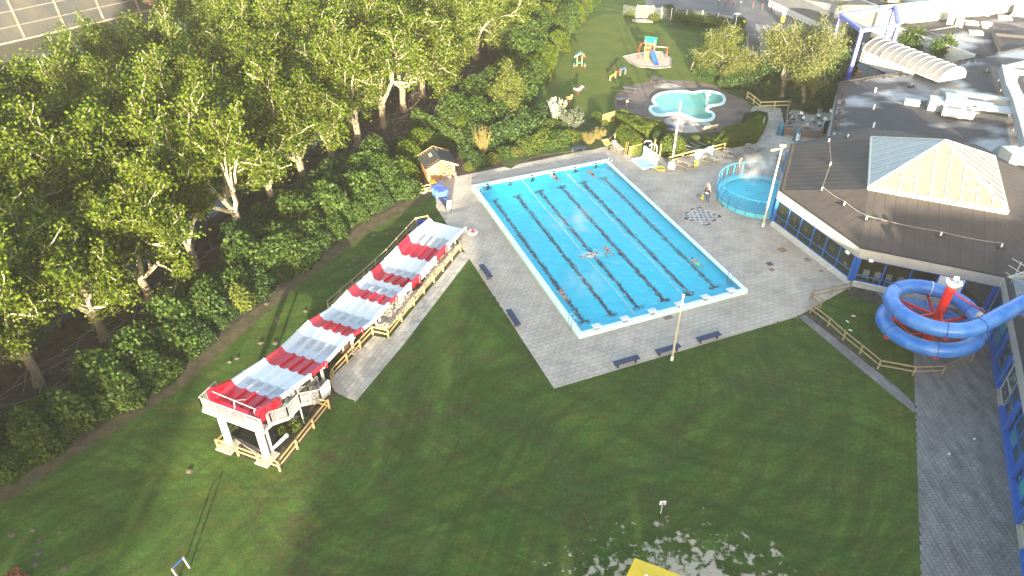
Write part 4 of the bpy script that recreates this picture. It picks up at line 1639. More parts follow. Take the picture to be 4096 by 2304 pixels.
# scaffold-like maintenance frame on the roof corner
sc0 = K(3060, 1000, .40217, 2545, 330, 4.6)
fr = thing('roof_scaffold', 'white tube scaffold frame standing on the roof corner above the slide', 'scaffold', (sc0[0], sc0[1], ZR))
for k in range(3):
 b = MB()
 p = np.array([sc0[0] + .25 + .5 * k, sc0[1] + 1.2 - 1.25 * k, ZR])
 b.tube([p, p + np.array([0, 0, 2.0])], .04, 6)
 b.obj('standard', M_alu, fr)
for z in (.55, 1.2, 1.85):
 b = MB()
 p, q = np.array([sc0[0] + .0, sc0[1] + 1.9, ZR + z]), np.array([sc0[0] + 1.5, sc0[1] - 1.8, ZR + z])
 b.tube([p, q], .035, 6)
 b.obj('ledger', M_alu, fr)
# ---- spiral tube slide
HC = np.array([31.56, 42.14])
HR, HZ, HP, TR = 3.18, 4.42, 1.85, .56
def tube_mat(name, c, c2):
 m = mat(name, c, .32, c2, .8, detail=8, contrast=(.42, .72))
 return m
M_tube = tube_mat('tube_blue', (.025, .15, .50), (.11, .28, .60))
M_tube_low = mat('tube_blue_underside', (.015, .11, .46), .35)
M_flange = mat('tube_flange', (.012, .07, .26), .5)
M_redst = mat('red_steel', (.62, .022, .012), .35)
def helix(t):
 a = R(-90) - 2 * math.pi * t
 return np.array([HC[0] + HR * math.cos(a), HC[1] + HR * math.sin(a), HZ - HP * t])
ts = thing('tube_slide', 'blue spiral tube slide winding round a red column', 'water slide', (*HC, 0))
Tn0 = -.075
a0 = R(-90) - 2 * math.pi * Tn0
tan0 = np.array([-math.sin(a0), math.cos(a0), 0])         # back towards the tower
path = []
for s in np.linspace(9.5, 0, 7)[:-1]:
 q = helix(Tn0) + tan0 * s
 q[2] += s * .105
 path.append(q)
path += [helix(t) for t in np.arange(Tn0, 1.64, 1 / 48)]
endp = helix(1.64)
ae = R(-90) - 2 * math.pi * 1.64
tane = -np.array([-math.sin(ae), math.cos(ae), 0])
path += [endp + tane * s + np.array([0, 0, -.04 * s]) for s in (.7, 1.5, 2.4, 3.3)]
frames = []
for i, p in enumerate(path):
 d = path[min(i + 1, len(path) - 1)] - path[max(i - 1, 0)]
 d /= np.linalg.norm(d)
 sd = np.cross(d, [0, 0, 1])
 sd /= np.linalg.norm(sd)
 up = np.cross(sd, d)
 frames.append((p, d, sd, up))
def shell(b, i0, i1, a0, a1, n, r):
 vs, fs = [], []
 for i in range(i0, i1 + 1):
  p, d, sd, up = frames[i]
  for j in range(n + 1):
   a = a0 + (a1 - a0) * j / n
   vs.append(p + sd * math.cos(a) * r + up * math.sin(a) * r)
 for i in range(i1 - i0):
  for j in range(n):
   o = i * (n + 1) + j
   fs.append((o, o + n + 1, o + n + 2, o + 1))
 b.add(vs, fs)
cuts = [0, 3, 6] + list(range(12, len(path) - 5, 8)) + [len(path) - 5, len(path) - 1]
for n_, (i0, i1) in enumerate(zip(cuts[:-1], cuts[1:])):
 b = MB()
 shell(b, i0, i1, R(-25), R(205), 14, TR)
 sec = b.obj('tube_section', M_tube, ts, smooth=True)
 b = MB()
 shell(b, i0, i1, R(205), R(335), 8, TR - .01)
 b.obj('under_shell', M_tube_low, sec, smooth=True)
 b = MB()
 p, d, sd, up = frames[i1]
 b.tube([p + sd * math.cos(a) * (TR + .015) + up * math.sin(a) * (TR + .015) for a in np.linspace(0, 2 * math.pi, 25)[:-1]], .032, 5, closed=True)
 b.obj('flange_ring', M_white if n_ == 5 else M_flange, sec)
 b = MB()
 for a in (R(-25), R(205)):
  b.tube([frames[i][0] + frames[i][2] * math.cos(a) * (TR + .02) + frames[i][3] * math.sin(a) * (TR + .02) for i in range(i0, i1 + 1)], .028, 4)
 b.obj('seam_flange', M_flange, sec, kind='stuff')
 if 2 <= n_ < len(cuts) - 2:
  b = MB()
  for a in np.linspace(R(215), R(325), 6):
   b.box(p + sd * math.cos(a) * (TR + .06) + up * math.sin(a) * (TR + .06), (.16, .16, .1), math.atan2(d[1], d[0]))
  b.obj('saddle', M_redst, ts)
  # arm from the column to the saddle
  ang = math.atan2(p[1] - HC[1], p[0] - HC[0])
  b = MB()
  q = np.array([HC[0] + .3, HC[1], 0]) + np.array([.33 * math.cos(ang), .33 * math.sin(ang), p[2] - TR - .08])
  b.beam(q, p + np.array([0, 0, -TR - .08]), .13, .17)
  b.obj('support_arm', M_redst, ts)
  b = MB()
  q2 = q + np.array([0, 0, -.9 if q[2] > 1.2 else .9])
  b.tube([q2, q + (p + np.array([0, 0, -TR - .12]) - q) * .75], .05, 6)
  b.obj('brace', M_redst, ts)
CX = np.array([31.86, 42.14, 0])
b = MB()
b.tube([CX, CX + np.array([0, 0, 6.05])], .33, 20)
b.obj('column', M_redst, ts, smooth=True)
b = MB()
b.lathe(CX + np.array([0, 0, 6.05]), [(.40, 0), (.40, .06)], 20)
b.obj('column_cap', M_galv, ts)
b = MB()
b.tube([CX + np.array([.3, -.1, 5.4]), CX + np.array([2.9, -.6, 3.9])], .06, 6)
b.obj('brace', M_redst, ts)
floodlight('floodlight', 'white floodlight on top of the red slide column, tipped to the pool', CX + np.array([-.42, .1, 6.35]), (-.9, .3), 'floodlights on the slide column')
floodlight('floodlight', 'white floodlight on top of the red slide column, tipped to the hall', CX + np.array([.30, .28, 6.35]), (.4, .9), 'floodlights on the slide column')
floodlight('floodlight', 'small white floodlight lying flat on the red slide column cap', CX + np.array([.45, -.12, 6.16]), (.9, -.4), 'floodlights on the slide column')
p = K(3060, 1000, .40217, 2130, 650, HZ + TR)
b = MB()
b.box(p, (.42, .3, .3), .5)
tag(b.obj('junction_box', M_unit), 'pale junction box strapped to the top of the blue tube', 'box')
# litter on the slide lawn
M_litter = mat('litter_white', (.75, .75, .74), .6)
for i, (x, y) in enumerate(((880, 655), (820, 710), (850, 797))):
 p = K(3060, 1000, .40217, x, y, .03)
 b = MB()
 b.box(p, (.26, .1, .05), random.random() * 3)
 tag(b.obj('paper_scrap', M_litter), 'scrap of white paper on the slide lawn, ' + ['farthest from the camera', 'smallest and in the middle', 'nearest the wooden fence'][i], 'litter', 'paper scraps on the slide lawn')
for i, (c_, r_, x, y) in enumerate(((3, 2, 1557, 414), (3, 2, 1367, 528))):
 p = G(c_, r_, x, y, .045)
 b = MB()
 b.box(p, (.16, .1, .03), 1.0)
 tag(b.obj('paper_scrap', M_litter), 'scrap of white paper on the grey walkway, ' + ['nearer the wing wall', 'nearer the grass edge'][i], 'litter', 'paper scraps on the walkway')
# ---- wooden rail fences
M_wood = mat('yellow_wood', (.4176, .288, .1152), .7, (.3384, .2304, .0936), 3, stretch=(1, 1, 6))
M_woodd = mat('weathered_wood', (.288, .24, .144), .8, (.224, .176, .112), 3)
M_woodg = mat('grey_wood', (.22, .205, .18), .8, (.15, .14, .125), 5)
def rail_fence(label, pts, m, h=.85, gap=1.9, rails=(.34, .78), group=None, lens=(.055, .11)):
 t = thing('wooden_fence', label, 'fence', pts[0], group)
 first = True
 for a, c in zip(pts[:-1], pts[1:]):
  a, c = np.array(a, float), np.array(c, float)
  L_ = np.linalg.norm(c[:2] - a[:2])
  k = max(1, int(round(L_ / gap)))
  for i in range(0 if first else 1, k + 1):
   q = a + (c - a) * i / k
   b = MB()
   b.beam((q[0], q[1], 0), (q[0], q[1], h + .03), .1, .1, up=(*(c - a)[:2] / L_, 0))
   b.obj('post', m, t)
  first = False
  nrm = np.array([-(c - a)[1], (c - a)[0], 0]) / L_ * .075
  for r_ in rails:
   b = MB()
   b.beam((*(a + nrm)[:2], r_), (*(c + nrm)[:2], r_), *lens)
   b.obj('rail', m, t)
 return t
z1 = lambda x, y, z=0.0: K(700, 1440, .331187, x, y, z)
z2 = lambda x, y, z=0.0: K(1300, 860, .256211, x, y, z)
z3 = lambda x, y, z=0.0: K(900, 1150, .256211, x, y, z)
z4 = lambda x, y, z=0.0: K(3060, 1000, .40217, x, y, z)
rail_fence('new yellow wooden fence round the legs of the slide platform', [z1(752, 828), z1(528, 1066), z1(1270, 1342), z1(1868, 585), z1(1690, 535)], M_wood, group='wooden fences round the lane slide')
rail_fence('wooden fence between the lane slide and its paved path', [z1(1905, 300), z3(1700, 1402), z3(2312, 740), z3(2556, 795), z2(1395, 1415), z2(2118, 562)], M_wood, group='wooden fences round the lane slide')
rail_fence('weathered wooden fence on the lawn side of the lane slide', [z3(1625, 338), z2(620, 985), z2(975, 660), z2(1428, 165)], M_woodd, h=.9, group='wooden fences round the lane slide')
rail_fence('short new yellow fence at the foot of the lane slide', [z2(1432, 163), z2(1610, 128)], M_wood, h=.9, group='wooden fences round the lane slide')
rail_fence('pale zigzag wooden fence round the lawn of the blue tube slide', [z4(835, 398), z4(470, 478), z4(440, 508), z4(548, 575), z4(448, 628), z4(622, 762), z4(772, 898), z4(942, 1034), z4(1120, 1182), z4(1466, 1247), z4(1756, 1238), z4(2040, 1118)], M_woodd, gap=2.4)
# ---- lane slide
SA = np.array([-17.5, 33.3])
SD = np.array([11.3, 25.6])
SD = SD / np.linalg.norm(SD)
SNV = np.array([-SD[1], SD[0]])
def S(s, l, z):
 q = SA + SD * s + SNV * l
 return np.array([q[0], q[1], z])
FS = [-.9, 0, 1.2, 2.4, 4.3, 6.1, 7.2, 8.1, 9.4, 10.6, 11.5, 12.4, 13.3, 14.4, 15.6, 16.8, 17.8, 18.6, 19.4, 20.3, 22.3, 24.2, 25.8, 28.1]
FZ = [3.0, 2.98, 2.86, 2.62, 2.2, 1.90, 1.87, 1.9, 1.85, 1.52, 1.26, 1.12, 1.12, 1.16, 1.08, .80, .50, .31, .24, .26, .34, .42, .46, .46]
RH = [.5, .5, .5, .46, .42, .40, .38, .38, .42, .40, .38, .40, .44, .44, .42, .48, .78, .84, .84, .84, .80, .76, .55, .30]
def smooth_i(s, xs, ys):
 return float(np.mean([np.interp(s + o, xs, ys) for o in (-.45, -.22, 0, .22, .45)]))
M_sw = mat('slide_white', (.76, .77, .77), .28, (.70, .71, .71), 2)
M_sr = mat('slide_red', (.52, .012, .03), .25, (.46, .012, .028), 2)
M_sg = mat('slide_grey', (.50, .53, .57), .3, (.46, .485, .52), 2.4, detail=8)
M_dirty = mat('slide_lane_worn', (.44, .455, .475), .35, (.33, .33, .32), 2.2, detail=9)
sl = thing('lane_slide', 'long wavy lane slide in red, white and grey bands', 'water slide', (*SA, 0))
SEC = [(-.55, 1.16, M_sr), (1.16, 2.39, M_sg), (2.39, 4.35, M_sw), (4.35, 6.1, M_sr), (6.1, 8.1, M_sg), (8.1, 9.4, M_sw), (9.4, 10.65, M_sr), (10.65, 12.38, M_sg), (12.38, 14.43, M_sw), (14.43, 15.62, M_sr), (15.62, 16.85, M_sg), (16.85, 17.8, M_sw), (17.8, 19.35, M_sr), (19.35, 20.25, M_sg), (20.25, 22.2, M_sw), (22.2, 24.15, M_sr), (24.15, 25.85, M_sg), (25.85, 28.1, M_sw)]
def prof(rh, ribs=True):
 top = [(-2.0, rh - .10), (-1.99, rh), (-1.86, rh), (-1.66, .10), (-1.54, .0)]
 if ribs:
  for c in (-.8, 0, .8):
   top += [(c - .13, 0), (c - .085, .17), (c + .085, .17), (c + .13, 0)]
 else:
  for c in (-.8, 0, .8):
   top += [(c - .13, 0), (c - .085, 0.002), (c + .085, 0.002), (c + .13, 0)]
 top += [(1.54, 0), (1.66, .10), (1.86, rh), (1.99, rh), (2.0, rh - .10)]
 bot = [(1.93, rh - .11), (1.86, -.08), (1.7, -.11), (-1.7, -.11), (-1.86, -.08), (-1.93, rh - .11)]
 return top, bot
for s0, s1, m_ in SEC:
 b = MB()
 k = max(3, int((s1 - s0) / .3))
 last = s0 > 25
 rings = []
 for i in range(k + 1):
  s = s0 + (s1 - s0) * i / k
  zf, rh = smooth_i(s, FS, FZ), smooth_i(s, FS, RH)
  t_, bt = prof(rh, not last)
  rings.append([S(s, l, zf + z) for l, z in t_ + bt])
 n = len(rings[0])
 vs = [p for r_ in rings for p in r_]
 fs = []
 for i in range(k):
  for j in range(n):
   j2 = (j + 1) % n
   fs.append((i * n + j, i * n + j2, (i + 1) * n + j2, (i + 1) * n + j))
 fs.append(tuple(range(n)))
 fs.append(tuple(k * n + j for j in range(n))[::-1])
 b.add(vs, fs)
 so = b.obj('slide_section', m_, sl, smooth=True)
 # joint flange under the section edge
 b = MB()
 zf, rh = smooth_i(s1, FS, FZ), smooth_i(s1, FS, RH)
 for l in (-2.0, 2.0):
  b.beam(S(s1, l * 1.005, zf - .18), S(s1, l * 1.005, zf + rh + .012), .05, .09, up=(*SD, 0))
 b.obj('joint_flange', M_white if m_ is not M_sr else M_sr, so, kind='stuff')
 if m_ is M_sg:
  b = MB()
  for c in (-1.17, -.4, .4, 1.17):
   q = [S(s, c + w, smooth_i(s, FS, FZ) + .006) for s, w in ((s0 + .05, -.24), (s0 + .05, .24))]
   pts_ = [(s, w) for s in np.linspace(s0 + (.05 if m_ is M_sg and s0 > 20 else (s1 - s0) * .45), s1 - .05, 5) for w in (-.25, .25)]
   vs = [S(s, c + w, smooth_i(s, FS, FZ) + .008) for s, w in pts_]
   b.add(vs, [(2 * i, 2 * i + 1, 2 * i + 3, 2 * i + 2) for i in range(4)])
  b.obj('worn_lane', M_dirty, so, kind='stuff')
# red start box: high cheeks and sill
for l, hh in ((1.93, 1.05), (-1.93, .85)):
 b = MB()
 pr_ = [(-.85, 2.98 - .15), (-.85, 2.98 + hh), (-.35, 2.98 + hh), (1.1, 2.86 + .52), (1.1, 2.7), (-.2, 2.8)]
 vs = [S(s, l - .14, z) for s, z in pr_] + [S(s, l + .14, z) for s, z in pr_]
 n = len(pr_)
 b.add(vs, [tuple(range(n)), tuple(range(n, 2 * n))[::-1]] + [(i, n + i, n + (i + 1) % n, (i + 1) % n) for i in range(n)])
 b.obj('start_cheek', M_sr, sl)
b = MB()
b.beam(S(-.72, -1.78, 2.98), S(-.72, 1.78, 2.98), .34, .55)
b.obj('start_sill', M_sr, sl)
b = MB()
b.tube([S(-.6, 1.95, 3.95), S(-.6, -1.95, 3.75)], .03, 6)
b.tube([S(-.72, .05, 3.2), S(-.6, .05, 3.86)], .04, 6)
b.tube([S(-.6, .05, 3.86), S(.3, .0, 3.1)], .025, 6)
b.obj('safety_bar', M_galv, sl, kind='stuff')
# supports
for s in (2.2, 6.0, 9.8, 13.6, 17.2, 21.0, 25.0):
 zf = smooth_i(s, FS, FZ)
 for l in (-1.5, 1.5):
  b = MB()
  b.beam(S(s, l, .1), S(s, l, zf - .1), .16, .16, up=(*SD, 0))
  b.obj('support_leg', M_galv, sl)
  b = MB()
  b.box(S(s, l, .06), (.7, .7, .13), math.atan2(SD[1], SD[0]))
  b.obj('footing', M_slab, sl)
 b = MB()
 b.beam(S(s, -1.85, zf - .2), S(s, 1.85, zf - .2), .14, .16)
 b.obj('cross_beam', M_galv, sl)
# ---- platform with railing and stairs
pf_ = thing('slide_platform', 'raised slide platform with galvanised railing on thick white posts', 'platform', S(-2, 0, 0))
PZT = 2.75
c0 = np.array([-20.2, 33.08])
c1 = np.array([-15.66, 31.13])
pe = (c1 - c0) / np.linalg.norm(c1 - c0)
pn = np.array([-pe[1], pe[0]])
pn = pn if pn[1] > 0 else -pn
LP = np.linalg.norm(c1 - c0)
Pq = lambda u, v, z: np.array([*(c0 + pe * u + pn * v), z])
for i in range(22):
 b = MB()
 u0 = LP * i / 22
 b.beam(Pq(u0 + LP / 44, 0, PZT - .03), Pq(u0 + LP / 44, 1.9, PZT - .03), LP / 22 - .02, .05)
 b.obj('plank', mat('deck_plank', (.20, .165, .15), .8, (.25, .21, .195), 6, obj_rand=.15), pf_)
b = MB()
for v in (0.0, 1.9):
 b.beam(Pq(0, v, PZT - .16), Pq(LP, v, PZT - .16), .12, .2)
for u in (0.06, LP * .5, LP - .06):
 b.beam(Pq(u, .06, PZT - .165), Pq(u, 1.84, PZT - .165), .1, .18)
b.obj('frame', M_galv, pf_, kind='stuff')
M_post = mat('white_post', (.66, .66, .62), .45, (.58, .58, .53), 3)
for q, nm in ((z1(665, 1010), 'a'), (z1(1110, 1170), 'b')):
 b = MB()
 b.tube([q, q + np.array([0, 0, PZT - .25])], .24, 18)
 po = b.obj('post', M_post, pf_, smooth=True)
 b = MB()
 b.lathe(q + np.array([0, 0, .42]), [(.255, 0), (.255, .06)], 18)
 b.obj('strap', M_grille, po)
 b = MB()
 b.box(q + np.array([.1, .05, .05]), (1.1, .9, .1), R(-23))
 b.obj('footing', M_slab, po)
b = MB()
q = z1(1150, 1115)
b.tube([q + np.array([0.1, 0.1, .1]), q + np.array([0.1, .1, PZT - .3])], .11, 10)
b.tube([q + np.array([0.1, 0.1, .15]), z1(1355, 940) + np.array([0, 0, .25])], .13, 10)
b.ball(z1(1355, 940) + np.array([0, 0, .25]), .17, 6)
b.obj('drain_pipe', M_post, pf_, smooth=True)
def railing(parent, pts, h=1.05, step=.115, sign=None):
 """railing along a 3-D path of walking-surface points"""
 for a, c in zip(pts[:-1], pts[1:]):
  a, c = np.array(a, float), np.array(c, float)
  L_ = np.linalg.norm((c - a)[:2])
  b = MB()
  for z in (h, .1):
   b.beam(a + np.array([0, 0, z]), c + np.array([0, 0, z]), .05, .05)
  b.obj('hand_rail', M_galv, parent)
  b = MB()
  k = max(2, int(L_ / step))
  for i in range(1, k):
   q = a + (c - a) * i / k
   b.beam(q + np.array([0, 0, .1]), q + np.array([0, 0, h]), .016, .016)
  b.obj('baluster', M_galv, parent, kind='stuff')
  b = MB()
  k = max(1, int(round(L_ / 1.1)))
  for i in range(0, k + 1):
   q = a + (c - a) * i / k
   b.beam(q + np.array([0, 0, -.1]), q + np.array([0, 0, h]), .055, .055)
  b.obj('rail_post', M_galv, parent, kind='stuff')
railing(pf_, [Pq(.03, 1.6, PZT), Pq(.03, .03, PZT), Pq(LP - .03, .03, PZT)])
b = MB()
b.beam(Pq(LP - 1.25, -.05, PZT + .55), Pq(LP - .25, -.05, PZT + .55), .02, .62)
b.obj('sign_board', M_white, pf_)
stw = .95
st = thing('slide_stairs', 'galvanised stairs with railings climbing from the path to the slide platform', 'stairs', Pq(LP + .5, 3, 0))
Sq = lambda s, l, z: Pq(LP + .02 - stw + l * stw, 0, z) + np.array([*(pn * 0), 0]) + np.array([*(SD * s), 0])
ST = [(0, PZT), (.25, PZT), (1.7, 1.85), (3.0, 1.85), (4.9, .45), (6.0, .45)]
stz = lambda s: float(np.interp(s, [p[0] for p in ST], [p[1] for p in ST]))
o_ = .55
for (sa, za), (sb, zb) in zip(ST[:-1], ST[1:]):
 if abs(za - zb) < .01:
  b = MB()
  b.beam(Sq((sa) + o_, .5, za - .03), Sq(sb + o_, .5, za - .03), stw, .05)
  b.obj('landing', M_galv, st)
 else:
  k = int(round((za - zb) / .18))
  for i in range(k):
   s = sa + (sb - sa) * (i + .5) / k
   b = MB()
   b.beam(Sq(s + o_, 0.02, za - (za - zb) * (i + .5) / k), Sq(s + o_, .98, za - (za - zb) * (i + .5) / k), .27, .04)
   b.obj('tread', M_galv, st)
for l in (0, 1):
 for (sa, za), (sb, zb) in zip(ST[:-1], ST[1:]):
  b = MB()
  b.beam(Sq(sa + o_, l, za - .1), Sq(sb + o_, l, zb - .1), .05, .22)
  b.obj('stringer', M_galv, st)
 railing(st, [Sq(s + o_, l, z) for s, z in ST[(0 if l else 0):]], h=1.0)
b = MB()
b.beam(Sq(5.0 + o_, 1.07, 1.0), Sq(6.0 + o_, 1.07, 1.0), .02, .85)
b.obj('sign_board', M_white, st)
b = MB()
for s in (2.9, 5.9):
 for l in (0.05, .95):
  q = Sq(s + o_, l, 0)
  b.beam(q, Sq(s + o_, l, stz(s) - .1), .08, .08, up=(0, 1, 0))
b.obj('support_leg', M_galv, st, kind='stuff')
# gravel under the slide as loose stones
M_gravel = mat('gravel_stone', (.42, .38, .32), .85, island=.6)
M_gravelbase = mat('gravel_ground', (.20, .17, .13), .9, (.42, .38, .33), 9, bump=1, bscale=14, detail=6)
gp = [z2(2010, 450), z2(2110, 480), z2(1390, 1380), z3(2540, 660), z3(2350, 620), z3(2380, 500), z2(1100, 1300), z2(1480, 1150), z2(1720, 760)]
sheet('gravel_bed', [p[:2] for p in gp], .015, M_gravelbase)
b = MB()
gx = np.array([p[:2] for p in gp])
cnt = 0
while cnt < 2600:
 q = rng.uniform(gx.min(0), gx.max(0))
 if not pts_in(gp, q):
  continue
 r_ = rng.uniform(.03, .10)
 vs = [(q[0] + r_ * rng.uniform(.6, 1.2) * x, q[1] + r_ * rng.uniform(.6, 1.2) * y, .012 + r_ * z) for x, y, z in ((1, 0, 0), (0, 1, 0), (-1, 0, 0), (0, -1, 0), (.2, .1, .7))]
 b.add(vs, [(0, 1, 4), (1, 2, 4), (2, 3, 4), (3, 0, 4)])
 cnt += 1
tag(b.obj('gravel', M_gravel, kind='stuff'))
# pallets, planks and crates round the slide
M_pallet = mat('pallet_wood', (.40, .25, .12), .8, (.33, .20, .10), 4)
def pallet(label, p, rz, m, z=0.0, group=None):
 t = thing('pallet', label, 'pallet', (p[0], p[1], z), group)
 ca = np.array([math.cos(rz), math.sin(rz), 0])
 sa_ = np.array([-ca[1], ca[0], 0])
 c = np.array([p[0], p[1], z])
 for i in range(7):
  b = MB()
  q = c + ca * (-.54 + .18 * i)
  b.beam(q - sa_ * .4 + np.array([0, 0, .13]), q + sa_ * .4 + np.array([0, 0, .13]), .11, .022)
  b.obj('slat', m, t)
 for j in (-.36, 0, .36):
  b = MB()
  b.beam(c + sa_ * j - ca * .6 + np.array([0, 0, .06]), c + sa_ * j + ca * .6 + np.array([0, 0, .06]), .09, .11)
  b.obj('bearer', m, t)
 return t
pallet('brown wooden pallet lying under the lane slide by its leg', z3(1880, 960), R(66), M_pallet, group='pallets round the lane slide')
pallet('dark grey pallet lying beside the far end of the lane slide', z2(1410, 230), R(60), M_woodg, group='pallets round the lane slide')
crate = thing('plastic_crate', 'blue plastic crates standing in a row behind the slide end', 'crate', z2(1480, 150))
for i in range(3):
 b = MB()
 b.box(z2(1465 + 40 * i, 155) + np.array([0, 0, .25]), (.34, .4, .5), R(60))
 b.obj('crate_body', mat('crate_blue', (.02, .08, .45), .4), crate)
b = MB()
b.beam(z3(1390, 1440) + np.array([0, 0, .4]), z3(1440, 1345) + np.array([0, 0, .45]), .3, .05)
b.beam(z3(1345, 1400) + np.array([0, 0, .3]), z3(1930, 1015) + np.array([0, 0, .95]), .05, .05)
tag(b.obj('loose_plank', M_woodg), 'loose grey plank and pole leaning under the lane slide', 'plank')
b = MB()
for (p, q) in (((710, 945), (1010, 1150)), ((800, 1000), (1050, 1110))):
 b.beam(z1(*p) + np.array([0, 0, .15]), z1(*q) + np.array([0, 0, .12]), .12, .1)
tag(b.obj('timber_beam', M_woodg), 'old timber beams lying between the platform posts', 'timber')
b = MB()
for i, (x, y) in enumerate(((1120, 930), (1170, 940), (1190, 970), (1145, 980))):
 b.box(z1(x, y) + np.array([0, 0, .08 + .03 * i]), (.7, .3, .08), R(60 + 12 * i))
tag(b.obj('plank_stack', mat('dark_timber', (.07, .055, .045), .9)), 'small heap of dark boards on the earth under the platform', 'boards')
for i, (x, y) in enumerate(((630, 1065), (1085, 1225))):
 b = MB()
 b.box(z1(x, y) + np.array([0, 0, .04]), (1.25 if i == 0 else 1.0, .8, .08), R(-22))
 tag(b.obj('concrete_slab', M_slab), 'concrete slab at the foot of the %s platform post' % ['left', 'right'][i], 'slab', 'slabs under the platform posts')
# ------------------------------------------------------------------ vegetation
M_bark = mat('plane_bark', (.2232, .186, .124), .85, (.3224, .279, .1922), 1.6, bump=.4, bscale=8, detail=7)
M_trunk = mat('trunk_bark', (.105, .0788, .0562), .9, (.195, .1537, .105), 2.2, bump=.6, bscale=7, detail=8, stretch=(1, 1, .35))
M_barkd = mat('brown_bark', (.10, .075, .055), .9, (.17, .13, .10), 3, bump=.5, bscale=9)
M_barkw = mat('willow_bark', (.252, .231, .189), .85, (.189, .168, .133), 2, bump=.4, bscale=8)
M_leaf_plane = mat('plane_leaf', (.082, .130, .0095), .55, (.110, .140, .014), .45, island=.38, trans=.5, spec=.08)
M_leaf_wood = mat('wood_leaf', (.082, .130, .0095), .55, (.110, .140, .014), .4, island=.38, trans=.5, spec=.08)
M_leaf_shrub = mat('shrub_leaf', (.0413, .0825, .011), .55, (.066, .1045, .0165), .5, island=.4, trans=.4, spec=.25)
M_leaf_dark = mat('dark_shrub_leaf', (.0252, .0574, .0112), .55, (.0455, .0805, .0168), .5, island=.4, trans=.3, spec=.25)
M_leaf_yel = mat('yellow_leaf', (.11, .132, .022), .6, (.099, .121, .0209), .5, island=.3, trans=.4, spec=.2)
M_leaf_willow = mat('willow_leaf', (.114, .138, .03), .6, (.141, .153, .042), .6, island=.3, trans=.42, spec=.2)
M_leaf_box = mat('clipped_leaf', (.0715, .1105, .013), .6, (.0975, .13, .0182), .8, island=.35, trans=.3, spec=.2)
M_leaf_silver = mat('silver_leaf', (.119, .14, .091), .6, (.091, .1155, .07), 1, island=.3, trans=.25)
M_blossom = mat('white_blossom', (.465, .465, .405), .6, (.36, .39, .27), 3, island=.25, trans=.25)
M_straw = mat('straw_stem', (.252, .196, .063), .8, (.196, .168, .049), 2, island=.3, trans=.2)
M_core = mat('dark_core', (.018, .030, .010), .95)  # for the dark solid core added inside hedges to block light
def quads_mesh(name, V, m):
 """V: (n,4,3) leaf corners -> one mesh"""
 V = np.asarray(V, np.float32)
 n = len(V)
 me = bpy.data.meshes.new(name)
 me.vertices.add(n * 4)
 me.vertices.foreach_set('co', V.reshape(-1))
 me.loops.add(n * 4)
 me.loops.foreach_set('vertex_index', np.arange(n * 4, dtype=np.int32))
 me.polygons.add(n)
 me.polygons.foreach_set('loop_start', np.arange(0, n * 4, 4, dtype=np.int32))
 me.polygons.foreach_set('loop_total', np.full(n, 4, np.int32))
 me.materials.append(m)
 me.update(calc_edges=True)
 me.validate()
 return me
def leaves(P, size, up=.5, out=None, out_w=.0, asp=.75, droop=0.0, g=None):
 """leaf quads (kite shaped) at points P"""
 g = g or rng
 n = len(P)
 N = g.normal(size=(n, 3))
 N /= np.linalg.norm(N, axis=1)[:, None]
 N[:, 2] += up
 if out is not None:
  N += out * out_w
 N /= np.linalg.norm(N, axis=1)[:, None]
 A = g.normal(size=(n, 3))
 A[:, 2] -= droop
 A -= N * np.sum(A * N, 1)[:, None]
 A /= np.linalg.norm(A, axis=1)[:, None]
 B = np.cross(N, A)
 s = size * g.uniform(.65, 1.3, n)[:, None]
 w = s * asp
 bend = N * s * .14
 return np.stack([P - A * s * .5, P + B * w * .5 + bend * g.uniform(-1, 1, n)[:, None], P + A * s * .5, P - B * w * .5 + bend * g.uniform(-1, 1, n)[:, None]], 1)
